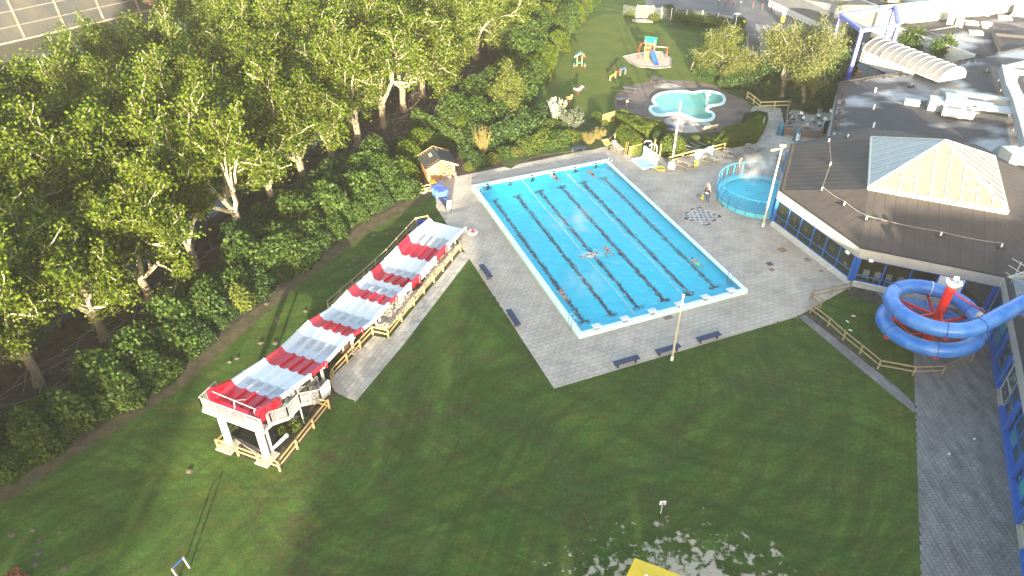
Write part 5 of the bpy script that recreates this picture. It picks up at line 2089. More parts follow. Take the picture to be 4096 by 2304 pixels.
def grow(seed, h=12.5, spread=4.8, tr=.36, trunk_h=2.8, limbs=4, lv=4, up=.35, twist=.25, kids_n=(4, 4, 3), lean=.1, seg=4):
 """limbs of a tree: (polyline, radii, level) list and the twig points leaves sit on"""
 g = np.random.default_rng(seed)
 out, tips = [], []
 base = np.array([0, 0, 0.0])
 top = np.array([g.normal() * lean, g.normal() * lean, trunk_h])
 out.append(([base, base * .5 + top * .5 + np.array([g.normal() * .1, g.normal() * .1, 0]), top, top + np.array([0, 0, .15])], [tr * 1.45, tr * 1.02, tr * 1.12, tr * .7], 0))
 def br(p, d, L, r, level):
  pts, rr = [p], [r]
  for i in range(seg):
   d = d + g.normal(size=3) * twist + np.array([0, 0, up * (.6 if level == 1 else .35)]) * .5
   d = d / np.linalg.norm(d)
   p = p + d * L / seg
   pts.append(p)
   rr.append(r * (1 - .5 * (i + 1) / seg))
   if level >= lv - 1:
    tips.append((p, d, level))
  out.append((pts, rr, level))
  if level < lv:
   k = kids_n[min(level - 1, len(kids_n) - 1)]
   for j in range(k):
    t = g.uniform(.35, 1.0) if j else 1.0
    i = min(seg, max(1, int(round(t * seg))))
    q = pts[i]
    dd = pts[i] - pts[i - 1]
    dd /= np.linalg.norm(dd)
    s = g.normal(size=3)
    s -= dd * (s @ dd)
    s /= np.linalg.norm(s)
    nd = dd * g.uniform(.45, .9) + s * g.uniform(.5, .95)
    nd[2] += .12
    nd /= np.linalg.norm(nd)
    br(q, nd, L * g.uniform(.5, .74), rr[i] * g.uniform(.6, .85), level + 1)
 a0 = g.uniform(0, 6.28)
 for k in range(limbs):
  a = a0 + 2 * math.pi * k / limbs + g.normal() * .3
  tilt = g.uniform(.35, .95) if k else .15
  d = np.array([math.cos(a) * tilt, math.sin(a) * tilt, 1.0])
  d /= np.linalg.norm(d)
  br(top, d, (h - trunk_h) * g.uniform(.42, .58), tr * g.uniform(.55, .75), 1)
 P = np.array([t[0] for t in tips])
 # fit to the wanted height and spread
 k = np.array([spread / max(.1, np.percentile(np.hypot(P[:, 0], P[:, 1]), 92)), 0, (h - trunk_h) / max(.1, np.percentile(P[:, 2], 98) - trunk_h)])
 k[1] = k[0]
 def fit(p):
  p = np.array(p)
  z = p[2]
  f = min(1, max(0, (z - trunk_h * .7) / 1.5))
  return np.array([p[0] * (1 + (k[0] - 1) * f), p[1] * (1 + (k[0] - 1) * f), z if z < trunk_h else trunk_h + (z - trunk_h) * k[2]])
 out = [([fit(p) for p in a], b, c) for a, b, c in out]
 P = np.array([fit(p) for p in P])
 return out, P, g
def make_tree(name, label, cat, group, seed, lm, bm, leaf=.34, per=5, scatter=.45, droop=0.0, asp=.8, leaf_up=.12, min_r=.018, keep=1.0, **kw):
 lim, P, g = grow(seed, **kw)
 t = thing(name, label, cat, (0, 0, 0), group)
 b = MB()
 for pts, rr, lv in lim:
  rr = [max(r, min_r) for r in rr]
  b.tube(pts, rr, 9 if lv == 0 else (6 if lv == 1 else (5 if lv == 2 else 3)), mi=int(lv > 0), cap=lv < 2)
 b.obj('trunk', [M_trunk if bm is M_bark else bm, bm], t, smooth=True)
 if keep < 1:
  P = P[g.random(len(P)) < keep]
 C = np.repeat(P, per, 0)
 off = g.normal(size=C.shape) * scatter
 if droop:
  off[:, 2] = -np.abs(off[:, 2]) * droop
 C = C + off
 me = quads_mesh('crown', leaves(C, leaf, up=leaf_up, asp=asp, droop=droop, g=g), lm)
 o = bpy.data.objects.new('crown', me)
 col.objects.link(o)
 o.parent = t
 return t, [(c, []) for c in kids(t)]
def lump_shape(g, k=9):
 D = g.normal(size=(k, 3))
 D /= np.linalg.norm(D, axis=1)[:, None]
 return D, g.uniform(-.34, .42, k), g.uniform(3, 12, k)
def leaf_cloud(seed, n, dims, leaf, inner=.45, asp=.75, up=.1, out_w=.75, flat=.0, sq=2.0, lump=1.0, upright=0.0):
 """leaves through a lumpy rounded volume of half-sizes dims, base at z=0"""
 g = np.random.default_rng(seed)
 D = g.normal(size=(n, 3))
 D /= np.linalg.norm(D, axis=1)[:, None]
 D[:, 2] = np.abs(D[:, 2]) * 1.0 - .12
 D /= np.linalg.norm(D, axis=1)[:, None]
 r = inner + (1 - inner) * g.random(n) ** .45
 if sq > 2:
  r /= (np.sum(np.abs(D) ** sq, 1)) ** (1 / sq)
 LD, la, lk = lump_shape(g, 13)
 mod = np.ones(n)
 for d, a, k in zip(LD, la, lk):
  mod += lump * a * np.exp(-k * (1 - D @ d))
 d = np.array(dims)
 P = D * (r * mod)[:, None] * d
 P[:, 2] = np.maximum(P[:, 2] + d[2] * .06, .03)
 return leaves(P, leaf, up=up, out=D, out_w=out_w, asp=asp, g=g, droop=-upright)
def make_shrub(name, label, cat, group, seed, dims, n, leaf, lm, stems=7, sm=None, core=False, **kw):
 t = thing(name, label, cat, (0, 0, 0), group)
 me = quads_mesh('foliage', leaf_cloud(seed, n, dims, leaf, **kw), lm)
 o = bpy.data.objects.new('foliage', me)
 col.objects.link(o)
 o.parent = t
 g = np.random.default_rng(seed + 5)
 b = MB()
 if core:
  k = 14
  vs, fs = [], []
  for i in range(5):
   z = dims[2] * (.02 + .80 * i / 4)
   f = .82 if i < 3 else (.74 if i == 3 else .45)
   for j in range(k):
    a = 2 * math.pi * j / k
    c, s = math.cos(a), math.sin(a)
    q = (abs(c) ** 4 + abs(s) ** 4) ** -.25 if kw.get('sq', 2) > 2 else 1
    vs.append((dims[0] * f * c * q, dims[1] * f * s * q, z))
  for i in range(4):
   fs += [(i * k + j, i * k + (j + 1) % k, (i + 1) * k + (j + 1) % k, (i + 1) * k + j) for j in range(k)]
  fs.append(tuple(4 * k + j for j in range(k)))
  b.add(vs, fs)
  b.obj('added_core', M_core, t)  # solid core added to block light through the leaves
 else:
  for i in range(stems):
   a = g.uniform(0, 6.28)
   q = np.array([math.cos(a) * dims[0] * .75, math.sin(a) * dims[1] * .75, dims[2] * g.uniform(.6, .95)])
   b.tube([(q[0] * .12, q[1] * .12, 0), q * .5 + np.array([0, 0, .1]), q], [.035, .025, .01], 4)
  b.obj('stems', sm or M_barkd, t, kind='stuff')
 return t, [(c, []) for c in kids(t)]
used = set()
def place(proto, loc, rz=None, label=None, scale=1.0, group=None):
 t, tree = proto
 rz = random.uniform(0, 6.28) if rz is None else rz
 sc = scale if hasattr(scale, '__len__') else (scale,) * 3
 if id(t) not in used:
  used.add(id(t))
  t.location = tuple(map(float, loc))
  t.rotation_euler = (0, 0, rz)
  t.scale = sc
  if label:
   t['label'] = label
  if group:
   t['group'] = group
  return t
 return dup(t, loc, rz, label, group, sc, tree)
# ---- the wood of plane trees
ORD = 'first second third fourth fifth sixth seventh eighth ninth tenth eleventh twelfth thirteenth fourteenth fifteenth sixteenth seventeenth eighteenth nineteenth twentieth'.split()
row1 = [(-40.2, 23.5), (-38.2, 28.6), (-36.2, 33.4), (-34.5, 38.1), (-31.85, 43.1), (-30.0, 47.6), (-28.1, 52.6), (-25.6, 57.4), (-23.6, 62.4), (-21.7, 67.4), (-19.8, 72.0), (-17.8, 76.8), (-15.5, 81.7), (-13.6, 86.4), (-11.7, 91.0), (-9.6, 96.0), (-7.4, 102.0), (-5.2, 104.9), (-3.3, 108.8), (-1, 114), (1.5, 119)]
TD = np.array([.40, .917])
TO = np.array([-.917, .40])
LAB1 = 'plane tree with pale trunk in the front row behind the leafy hedge'
LAB2 = 'plane tree deeper in the wood, its crown merging with its neighbours'
fam1 = [make_tree('plane_tree', LAB1, 'tree', 'plane trees in the front row', 100 + i, M_leaf_plane, M_bark, leaf=.24, per=13, scatter=.36, min_r=.04, h=h, spread=sp, tr=.33, trunk_h=2.7, limbs=4 + i % 2, kids_n=(4, 4, 4)) for i, (h, sp) in enumerate(((11.6, 5.4), (12.4, 5.6), (11.0, 5.2), (12.8, 5.3)))]
fam2 = [make_tree('plane_tree', LAB2, 'tree', 'plane trees deeper in the wood', 200 + i, M_leaf_wood, M_bark, leaf=.26, per=13, scatter=.40, min_r=.04, h=h, spread=sp, tr=.28, trunk_h=2.8, limbs=5, kids_n=(4, 4, 4)) for i, (h, sp) in enumerate(((12.2, 5.0), (11.2, 5.3), (13.0, 5.0)))]
def in_view(x, y, z, pad=350):
 d = np.array([x, y, z]) - CAM
 dep = d @ _fw
 return dep > 1 and abs(d @ _rt) / dep * FPX < 2048 + pad and abs(d @ _up) / dep * FPX < 1152 + pad
for i, (x, y) in enumerate(row1):
 if i >= 1:
  place(fam1[i % 4], (x, y, 0), label='front-row plane tree with pale trunk, %s from the lower left behind the leafy hedge' % ORD[i - 1], scale=random.uniform(.9, 1.08), group='plane trees in the front row')
for r_, d in enumerate((8.6, 17, 25.5, 34, 42.5, 50.5)):
 for k in range(-3, 26):
  q = np.array([-34.5, 38.1]) + TD * (k * 5.6 + (r_ % 2) * 2.6 + random.uniform(-.9, .9)) + TO * (d + random.uniform(-1, 1))
  if not (in_view(q[0], q[1], 0, 500) or in_view(q[0], q[1], 10, 250)):
   continue
  lim = 50.5 if k > 4 else 46
  if d > lim:
   continue
  v_ = np.array([q[0], q[1], 11.0]) - CAM
  sx_, sy_ = 2048 + FPX * (v_ @ _rt) / (v_ @ _fw), 1152 - FPX * (v_ @ _up) / (v_ @ _fw)
  if sx_ < 760 and sy_ < 205 - .2 * sx_:
   continue
  place(fam2[(k + r_) % 3], (q[0], q[1], 0), label=LAB2, scale=random.uniform(.86, 1.08), group='plane trees deeper in the wood')
# ---- ditch, car park strip and cars under the trees
M_ditch = mat('ditch_water', (.05, .07, .13), .08, (.07, .09, .15), .5, spec=.8)
ln = lambda s, d: np.array([-34.5, 38.1]) + TD * s + TO * d
sheet('ditch_water', [ln(-20, 4.4), ln(95, 4.4), ln(95, 6.6), ln(-20, 6.9)], .010, M_ditch)
sheet('car_park', [ln(-25, 19), ln(110, 21), ln(110, 60), ln(-25, 60)], .008, M_asphalt)
M_tyre = mat('tyre_rubber', (.015, .015, .016), .8)
M_rim = mat('wheel_rim', (.5, .5, .5), .4, metal=.6)
M_cglass = mat('car_glass', (.02, .025, .03), .1)
def car(label, p, rz, paint):
 t = thing('parked_car', label, 'car', p, 'cars parked under the trees', rz, world_parts=False)
 body = [(-2.1, .35), (-2.12, .8), (-1.95, .95), (-1.2, 1.0), (-.65, 1.42), (.75, 1.45), (1.5, 1.0), (2.05, .9), (2.15, .6), (2.1, .32)]
 b = MB()
 vs = [(x, -.84 + (.14 if z > 1.2 else 0), z) for x, z in body] + [(x, .84 - (.14 if z > 1.2 else 0), z) for x, z in body]
 n = len(body)
 b.add(vs, [tuple(range(n)), tuple(range(n, 2 * n))[::-1]] + [(i, n + i, n + (i + 1) % n, (i + 1) % n) for i in range(n)])
 b.obj('body', paint, t)
 for sy in (-1, 1):
  b = MB()
  y = sy * .80
  b.face([(-1.15, y, 1.02), (1.35, y, 1.02), (.7, sy * .735, 1.38), (-.6, sy * .735, 1.36)])
  b.obj('side_window', M_cglass, t)
  for x in (-1.3, 1.35):
   b = MB()
   b.tube([(x, sy * .72, .32), (x, sy * .9, .32)], .32, 12)
   w = b.obj('wheel', M_tyre, t)
   b = MB()
   b.tube([(x, sy * .89, .32), (x, sy * .915, .32)], .19, 10)
   b.obj('rim', M_rim, w)
 for pts in ([(-1.18, -.7, 1.03), (-1.18, .7, 1.03), (-.70, .6, 1.40), (-.70, -.6, 1.40)], [(1.46, -.7, 1.04), (1.46, .7, 1.04), (.82, .6, 1.425), (.82, -.6, 1.425)]):
  b = MB()
  nrm = np.array([.03 if pts[0][0] > 0 else -.03, 0, .02])
  b.face([tuple(np.array(q) + nrm) for q in pts])
  b.obj('windscreen', M_cglass, t)
M_carw = mat('car_white', (.75, .75, .75), .25)
M_carr = mat('car_red', (.45, .02, .02), .25)
M_cars = mat('car_silver', (.40, .42, .45), .3, metal=.5)
for (x, y, m_, lb, a) in ((191, 538, M_carw, 'white car under the trees, nearer the left edge', 66), (236, 520, M_carw, 'white car half hidden behind the first white car', 66), (323, 622, M_carr, 'red car glimpsed through the leaves', 150), (262, 640, M_carr, 'dark red car nose to the red car', 150), (320, 330, M_cars, 'silver car farther back between the trunks', 66)):
 p = U(x, y)
 car(lb, p, R(a), m_)
# sticks and cut branches on the woodland floor
b = MB()
g = np.random.default_rng(44)
for i in range(420):
 s, d = g.uniform(-14, 70), g.uniform(-3.4, 1.6)
 q = ln(s, d)
 a = g.normal() * .5 + math.atan2(TD[1], TD[0])
 L_ = g.uniform(.5, 2.6)
 z = g.uniform(.03, .35)
 e = np.array([math.cos(a), math.sin(a), g.normal() * .08]) * L_
 b.tube([(q[0], q[1], z), (q[0] + e[0] * .5, q[1] + e[1] * .5, z + .06), (q[0] + e[0], q[1] + e[1], max(.02, z + e[2]))], [.03, .022, .01], 4)
tag(b.obj('fallen_branches', M_barkw, kind='stuff'))
# ---- shrubs
SH = 'leafy green shrub in the dense belt between lawn and wood'
belt = [make_shrub('shrub', SH, 'shrub', 'shrubs in the belt along the lawn', 300 + i, d, n, lf, m_) for i, (d, n, lf, m_) in enumerate((((1.7, 1.6, 2.3), 2300, .27, M_leaf_shrub), ((1.5, 1.7, 1.9), 2000, .25, M_leaf_dark), ((1.8, 1.6, 2.6), 2500, .30, M_leaf_shrub), ((1.4, 1.5, 1.5), 2600, .16, M_leaf_dark)))]
yel = make_shrub('shrub', 'yellow-green shrub glowing at the lawn edge of the belt', 'shrub', None, 340, (1.2, 1.2, 1.9), 1700, .26, M_leaf_yel)
poly_len = 0
hl = [np.array(p[:2]) for p in hedge_line[:7]] + [np.array(Pp(1040, 487)[:2])]
for a, c in zip(hl[:-1], hl[1:]):
 L_ = np.linalg.norm(c - a)
 d = (c - a) / L_
 n_ = np.array([-d[1], d[0]])
 s = random.uniform(0, 1)
 while s < L_:
  for j, (off, sc) in enumerate(((1.1, .82), (2.8, 1.05), (4.6, 1.05), (6.4, 1.05), (8.3, 1.1))):
   if (j == 2 and a[1] < 44) or (j >= 3 and a[1] < 50):
    continue
   q = a + d * (s + random.uniform(-.4, .4)) + n_ * (off + random.uniform(-.35, .35))
   if in_view(q[0], q[1], 1, 250):
    k = random.choice((0, 0, 2, 1, 3)) if j == 0 else random.choice((0, 2, 2, 1))
    s3 = sc * random.uniform(.75, 1.12)
    place(belt[k], (q[0], q[1], 0), label=SH, scale=(s3 * random.uniform(.85, 1.2), s3 * random.uniform(.85, 1.2), s3 * random.uniform(.7, 1.25)), group='shrubs in the belt along the lawn')
  s += 1.95
q = Pp(612, 778)
place(yel, (q[0] - .3, q[1] + .5, 0))
# taller bushes along the edge of the play field and behind the shed
TB = 'tall sunlit bush in the thicket beside the play field'
tall = [make_shrub('bush', TB, 'bush', 'tall bushes beside the play field', 360 + i, d, 3000, .32, m_, stems=9) for i, (d, m_) in enumerate((((2.3, 2.2, 4.2), M_leaf_shrub), ((2.5, 2.3, 3.6), M_leaf_wood), ((2.1, 2.2, 3.2), M_leaf_shrub)))]
edge = [np.array(Pp(*p)[:2]) for p in ((1100, 385), (1165, 378), (1240, 345), (1322, 285), (1392, 178), (1470, 55), (1500, 10), (1515, -40))]
for a, c in zip(edge[:-1], edge[1:]):
 L_ = np.linalg.norm(c - a)
 d = (c - a) / L_
 n_ = np.array([-d[1], d[0]])
 s = 0
 while s < L_:
  for j, off in enumerate((1.8, 5.2)):
   q = a + d * (s + random.uniform(-.5, .5)) + n_ * (off + random.uniform(-.4, .4))
   place(tall[random.randrange(3)], (q[0], q[1], 0), label=TB, scale=random.uniform(.75, 1.1) * (1.0 if j else .8), group='tall bushes beside the play field')
  s += 2.9
for x, y in ((1010, 452), (972, 474), (1032, 412), (990, 425), (1058, 380), (950, 430), (1000, 385)):
 q = Pp(x, y)
 place(tall[(x + y) % 3], q, label=TB, scale=random.uniform(.6, .8), group='tall bushes beside the play field')
# shrubs between shed and pool head
MX = 'mixed low shrub in the bed behind the pool head'
mix_ = [belt[0], belt[1], belt[3]]
low = [make_shrub('shrub', MX, 'shrub', 'mixed shrubs behind the pool head', 380 + i, d, n, lf, m_) for i, (d, n, lf, m_) in enumerate((((1.1, 1.0, 1.2), 1300, .19, M_leaf_shrub), ((1.2, 1.1, 1.1), 1400, .15, M_leaf_box), ((.9, .9, .8), 1100, .14, M_leaf_yel), ((1.3, 1.2, 1.7), 1500, .22, M_leaf_dark)))]
for (x, y, k, s) in ((1182, 424, 2, .8), (1205, 417, 3, .9), (1240, 405, 2, 1), (1185, 392, 3, 1.2), (1225, 372, 3, 1.3), (1265, 392, 0, 1), (1300, 388, 2, 1.1), (1330, 380, 1, 1), (1355, 365, 1, 1.3), (1385, 372, 0, 1.0), (1410, 360, 0, 1.2), (1435, 352, 1, 1.1), (1300, 350, 3, 1.4), (1340, 335, 3, 1.3), (1375, 335, 1, 1.3), (1415, 335, 0, 1.1), (1280, 320, 3, 1.4), (1320, 305, 1, 1.4), (1355, 300, 3, 1.1), (1190, 360, 3, 1.3), (1260, 352, 3, 1.2), (1460, 345, 2, .8), (1505, 300, 0, .9), (1518, 312, 2, .7)):
 q = Pp(x, y)
 place(low[k], q, label=MX, scale=s * random.uniform(.9, 1.1), group='mixed shrubs behind the pool head')
# the blossoming shrub, the silvery one, the straw coloured ones
def spiky(name, label, cat, loc, seed, m, n_st, L_, leaf, per, spread, sm, z0=.2):
 t = thing(name, label, cat, loc)
 g = np.random.default_rng(seed)
 b = MB()
 pts = []
 for i in range(n_st):
  a = g.uniform(0, 6.28)
  sp = g.random() ** .6 * spread
  L2 = L_ * g.uniform(.6, 1.05)
  p = np.array([math.cos(a) * .12, math.sin(a) * .12, 0])
  e = np.array([math.cos(a) * sp, math.sin(a) * sp, L2])
  mid = p * .5 + e * .5 + g.normal(size=3) * .08
  b.tube([np.array(loc) + p, np.array(loc) + mid, np.array(loc) + e], [.03, .02, .008], 4)
  for u in np.linspace(z0, 1, per):
   q = (p * (1 - u) ** 2 + 2 * mid * u * (1 - u) + e * u * u)
   pts += [q + g.normal(size=3) * .07 for _ in range(4)]
 b.obj('stems', sm, t, kind='stuff')
 me = quads_mesh('foliage', leaves(np.array(pts), leaf, up=.2, asp=.6, g=g), m)
 o = bpy.data.objects.new('foliage', me)
 col.objects.link(o)
 o.parent = t
 return t
spiky('blossom_shrub', 'young shrub covered in white blossom behind the pool head', 'shrub', Pp(1400, 312), 11, M_blossom, 26, 3.1, .20, 16, 1.3, M_barkd, .35)
spiky('silver_shrub', 'silvery upright shrub with spear-like shoots beside the white blossom', 'shrub', Pp(1436, 330), 12, M_leaf_silver, 60, 2.6, .17, 16, 1.7, M_barkd, .15)
spiky('straw_shrub', 'straw coloured twiggy shrub nearer the dark bench', 'shrub', Pp(1482, 362), 13, M_straw, 90, 1.25, .09, 8, .95, M_straw, .3)
spiky('straw_shrub', 'straw coloured twiggy shrub nearer the wheelbarrow', 'shrub', Pp(1508, 350), 14, M_straw, 80, 1.15, .09, 8, .85, M_straw, .3)
spiky('bare_shrub', 'tall brown twiggy shrub beside the wooden shed', 'shrub', Pp(1215, 395), 15, M_straw, 60, 3.4, .10, 7, 1.1, M_straw, .5)
yt = make_tree('young_tree', 'slender yellow-green young tree at the corner of the play field', 'tree', None, 410, M_leaf_yel, M_barkw, leaf=.22, per=7, scatter=.32, h=6.4, spread=2.3, tr=.11, trunk_h=1.2, limbs=5, kids_n=(4, 4, 3), up=.5)
place(yt, Pp(1284, 300))
# ---- willows by the hall and the park trees
w1 = make_tree('willow_tree', 'big pale willow with forked trunk beside the terrace', 'tree', None, 421, M_leaf_willow, M_barkw, leaf=.26, per=11, scatter=.5, droop=1.5, asp=.45, leaf_up=.2, h=9.0, spread=4.2, tr=.34, trunk_h=1.7, limbs=4, kids_n=(5, 4, 3), lean=.5)
place(w1, A3(98, 735), rz=.4)
w2 = make_tree('willow_tree', 'pale willow with two slim stems nearest the hall roof', 'tree', None, 422, M_leaf_willow, M_barkw, leaf=.26, per=11, scatter=.5, droop=1.5, asp=.45, leaf_up=.2, h=9.8, spread=4.4, tr=.24, trunk_h=2.6, limbs=4, kids_n=(5, 4, 3), lean=.4)
place(w2, A3(268, 775), rz=2.0)
w3 = make_tree('bushy_tree', 'bushy light green tree between the paddling pool and the wooden bin store', 'tree', None, 423, M_leaf_yel, M_barkw, leaf=.24, per=10, scatter=.42, asp=.5, droop=.5, h=6.6, spread=3.1, tr=.2, trunk_h=.8, limbs=5, kids_n=(5, 4, 3))
place(w3, B2(1585, 590), rz=1)
w4 = make_tree('bushy_tree', 'smaller yellowish tree at the right of the bushy light green tree', 'tree', None, 424, M_leaf_willow, M_barkw, leaf=.22, per=10, scatter=.4, asp=.5, droop=.6, h=4.3, spread=2.0, tr=.14, trunk_h=.6, limbs=5, kids_n=(5, 4, 3))
place(w4, B2(1735, 640), rz=1)
UG = 'dark green undergrowth bush below the park trees'
for (x, y, k, s) in ((1450, 570, 0, 1.1), (1500, 590, 3, 1.0), (1560, 600, 0, 1.0), (1640, 610, 3, .9), (1600, 650, 3, .8), (1690, 660, 3, 1.1), (1790, 640, 3, 1.2), (1870, 640, 3, 1.2), (1840, 690, 3, 1.0), (1910, 720, 3, .9)):
 place(low[k], B2(x, y), label=UG, scale=s * 1.1, group='bushes below the park trees')
for (x, y, k, s) in ((20, 660, 3, 1.2), (45, 720, 3, 1.0), (170, 700, 3, 1.4), (210, 750, 3, 1.1), (340, 760, 3, 1.4), (390, 720, 3, 1.6), (420, 800, 3, 1.0), (350, 830, 0, .9), (300, 840, 0, .8), (430, 640, 3, 1.4), (560, 540, 3, 1.5), (520, 600, 3, 1.2), (640, 320, 3, 1.4), (700, 350, 3, 1.1)):
 place(low[k], A3(x, y), label=UG, scale=s * 1.1, group='bushes below the park trees')
thin = make_tree('slim_tree', 'slim airy tree in front of the grey cladding', 'tree', None, 431, M_leaf_yel, M_barkd, leaf=.2, per=4, scatter=.35, h=7.2, spread=2.4, tr=.09, trunk_h=2.6, limbs=4, kids_n=(4, 3, 2))
place(thin, A3(640, 285))
thin2 = make_tree('slim_tree', 'slim airy tree just behind the plastic vault', 'tree', None, 432, M_leaf_yel, M_barkd, leaf=.2, per=4, scatter=.35, h=6.6, spread=2.3, tr=.09, trunk_h=2.6, limbs=4, kids_n=(4, 3, 2))
place(thin2, A3(850, 330))
for (x, y, s, lb) in ((1050, 440, 1.0, 'green shrub against the brick wall by the first blind'), (1270, 520, 1.05, 'green shrub against the brick wall between two blinds')):
 pr_ = make_tree('slim_tree', lb, 'tree', None, 440 + x, M_leaf_shrub, M_barkd, leaf=.24, per=7, scatter=.3, h=3.9 * s, spread=1.7, tr=.07, trunk_h=.8, limbs=5, kids_n=(4, 3, 2))
 place(pr_, A3(x, y))
# ---- clipped hedges
def hedge(label, poly_pts, h, seed, m=None, leaf=.12, dens=560):
 """a clipped hedge with the given outline on the ground"""
 poly_ = [tuple(p[:2]) for p in poly_pts]
 c = np.mean(np.array(poly_), 0)
 t = thing('clipped_hedge', label, 'hedge', (*c, 0))
 g = np.random.default_rng(seed)
 P_ = np.array(poly_)
 lo, hi = P_.min(0), P_.max(0)
 pts, nr = [], []
 A_ = area(poly_)
 n_top = int(A_ * dens)
 while n_top > 0:
  q = g.uniform(lo, hi)
  if pts_in(poly_, q):
   dmin = min(abs(np.cross(np.array(poly_[i]) - np.array(poly_[i - 1]), q - np.array(poly_[i - 1]))) / max(1e-6, np.linalg.norm(np.array(poly_[i]) - np.array(poly_[i - 1]))) for i in range(len(poly_)))
   z = h * (1 - .28 * max(0, 1 - dmin / .45) ** 2) + g.normal() * .05 + .06 * math.sin(q[0] * 2.1 + seed) * math.sin(q[1] * 1.7)
   pts.append((q[0] - c[0], q[1] - c[1], z))
   nr.append((0, 0, 1))
   n_top -= 1
 for i in range(len(poly_)):
  a, b_ = np.array(poly_[i - 1]), np.array(poly_[i])
  L_ = np.linalg.norm(b_ - a)
  d = (b_ - a) / max(L_, 1e-6)
  o_ = np.array([d[1], -d[0]])
  for _ in range(int(L_ * h * dens)):
   u = g.random()
   q = a + (b_ - a) * u + o_ * g.normal() * .05
   pts.append((q[0] - c[0], q[1] - c[1], h * .86 * g.random() + .03))
   nr.append((o_[0], o_[1], .2))
 me = quads_mesh('foliage', leaves(np.array(pts), leaf, up=0, out=np.array(nr), out_w=.35, g=g), m or M_leaf_box)
 o = bpy.data.objects.new('foliage', me)
 col.objects.link(o)
 o.parent = t
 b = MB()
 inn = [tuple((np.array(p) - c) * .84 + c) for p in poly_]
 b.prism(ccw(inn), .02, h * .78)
 b.obj('added_core', M_core, t)  # solid inner body, added so no light passes through
 return t
hedge('long curved clipped hedge along the near left edge of the paddling pool', smooth_poly([B2(*p) for p in ((775, 905), (840, 1000), (960, 1038), (1090, 1032), (1150, 1010), (1120, 975), (960, 945), (860, 900))][::-1], 3), 1.25, 51)
hedge('straight clipped hedge between the shower and the folding table', [B2(*p) for p in ((785, 1045), (890, 1180), (985, 1165), (975, 1110), (880, 1020), (800, 1010))][::-1], 1.35, 52)
hedge('broad L shaped clipped hedge beside the grey picnic tables', [B2(*p) for p in ((1510, 1110), (1560, 1135), (1840, 1085), (1920, 935), (1840, 915), (1740, 985), (1600, 1010))][::-1], 1.1, 53)
hedge('dark clipped hedge at the end of the broad hedge by the path', [B2(*p) for p in ((1730, 960), (1850, 955), (1915, 900), (1830, 890), (1750, 905))][::-1], 1.0, 54, M_leaf_dark)
ball = make_shrub('clipped_bush', 'dark rounded bush at the end of the long curved hedge', 'shrub', None, 61, (.95, .9, 1.35), 2600, .11, M_leaf_dark, core=True, inner=.8, lump=.35)
place(ball, B2(1098, 1080))
ball = make_shrub('clipped_bush', 'large rounded glossy bush behind the flagpole by the yellow rails', 'shrub', None, 62, (1.75, 1.6, 1.95), 3600, .17, M_leaf_box, core=True, inner=.8, lump=.3)
place(ball, B2(1200, 1145))
ball = make_shrub('clipped_bush', 'small clipped yellow-green ball bush on the left of two', 'shrub', None, 63, (.75, .75, .75), 1500, .09, M_leaf_box, core=True, inner=.82, lump=.2)
place(ball, B2(1383, 1068))
ball = make_shrub('clipped_bush', 'small clipped yellow-green ball bush on the right of two', 'shrub', None, 64, (.6, .6, .62), 1200, .09, M_leaf_box, core=True, inner=.82, lump=.2)
place(ball, B2(1470, 1078))
hedge('low dark green hedge inside the mesh fence of the play field', [B2(*p) for p in ((1225, 170), (1300, 195), (1480, 212), (1640, 232), (1650, 195), (1545, 165), (1420, 140), (1240, 120))][::-1], 1.2, 55, M_leaf_shrub, .2, 130)
hedge('green hedge outside the dark fence at the plaza corner', [B2(*p) for p in ((1640, 250), (1720, 285), (1755, 200), (1740, 185), (1680, 185))][::-1], 1.3, 56, M_leaf_shrub, .2, 130)
hedge('rounded green bush inside the play field by the bushy tree', smooth_poly([B2(*p) for p in ((1470, 300), (1490, 340), (1560, 330), (1590, 280), (1530, 262))], 3)[::-1], 1.3, 57, M_leaf_shrub, .2, 130)
for (x, y, k, s, lb) in ((1185, 110, 0, 1.3, 'tall green bush behind the mesh fence'), (1075, 150, 2, 1.2, 'small yellow-green bush right of the metal gate'), (900, 125, 1, .9, 'low bush left of the metal gate')):
 place(low[k], B2(x, y), label=lb, scale=s)
# a low tuft at the foot of the front flagpole, weeds under the platform
w = make_shrub('weed_tuft', 'tuft of weeds growing in the earth under the slide platform', 'weed', 'weeds under the slide platform', 71, (.3, .3, .32), 140, .14, M_leaf_box, stems=3)
for k in range(14):
 place(w, z1(random.uniform(1230, 1560), random.uniform(660, 900)), label='tuft of weeds growing in the earth under the slide platform', scale=random.uniform(.6, 1.3), group='weeds under the slide platform')
# ------------------------------------------------------------------ round pool with its blue mesh fence
RC = np.array([25.05, 64.9])
RR = 4.1
hall_ab = lambda x, y: (np.array([x, y]) - octv[0]) @ np.array([math.sin(R(67.5)) * 1, -math.cos(R(67.5)) * 1])
M_cyan = mat('round_pool_paint', (.10, .52, .62), .4, (.13, .56, .66), 1.0)
M_rail = mat('rail_blue', (.02, .20, .46), .4)
M_rail_l = mat('rail_light_blue', (.03, .33, .60), .4)
M_water2 = water_material('round_pool_water', (.95, 1, 1), amp=.12, scale=1.6)
rp2 = thing('round_pool', 'round blue pool with a ring of blue mesh fencing beside the hall', 'pool', (*RC, 0))
b = MB()
n = 56
ringp = lambda r, z: [(RC[0] + r * math.cos(2 * math.pi * j / n), RC[1] + r * math.sin(2 * math.pi * j / n), z) for j in range(n)]
prof_ = [(RR, 0), (RR, .46), (RR - .05, .50), (RR - .55, .50), (RR - .6, .46), (RR - .62, .04)]
vs = sum([ringp(r, z) for r, z in prof_], [])
b.add(vs, [(i * n + j, i * n + (j + 1) % n, (i + 1) * n + (j + 1) % n, (i + 1) * n + j) for i in range(5) for j in range(n)])
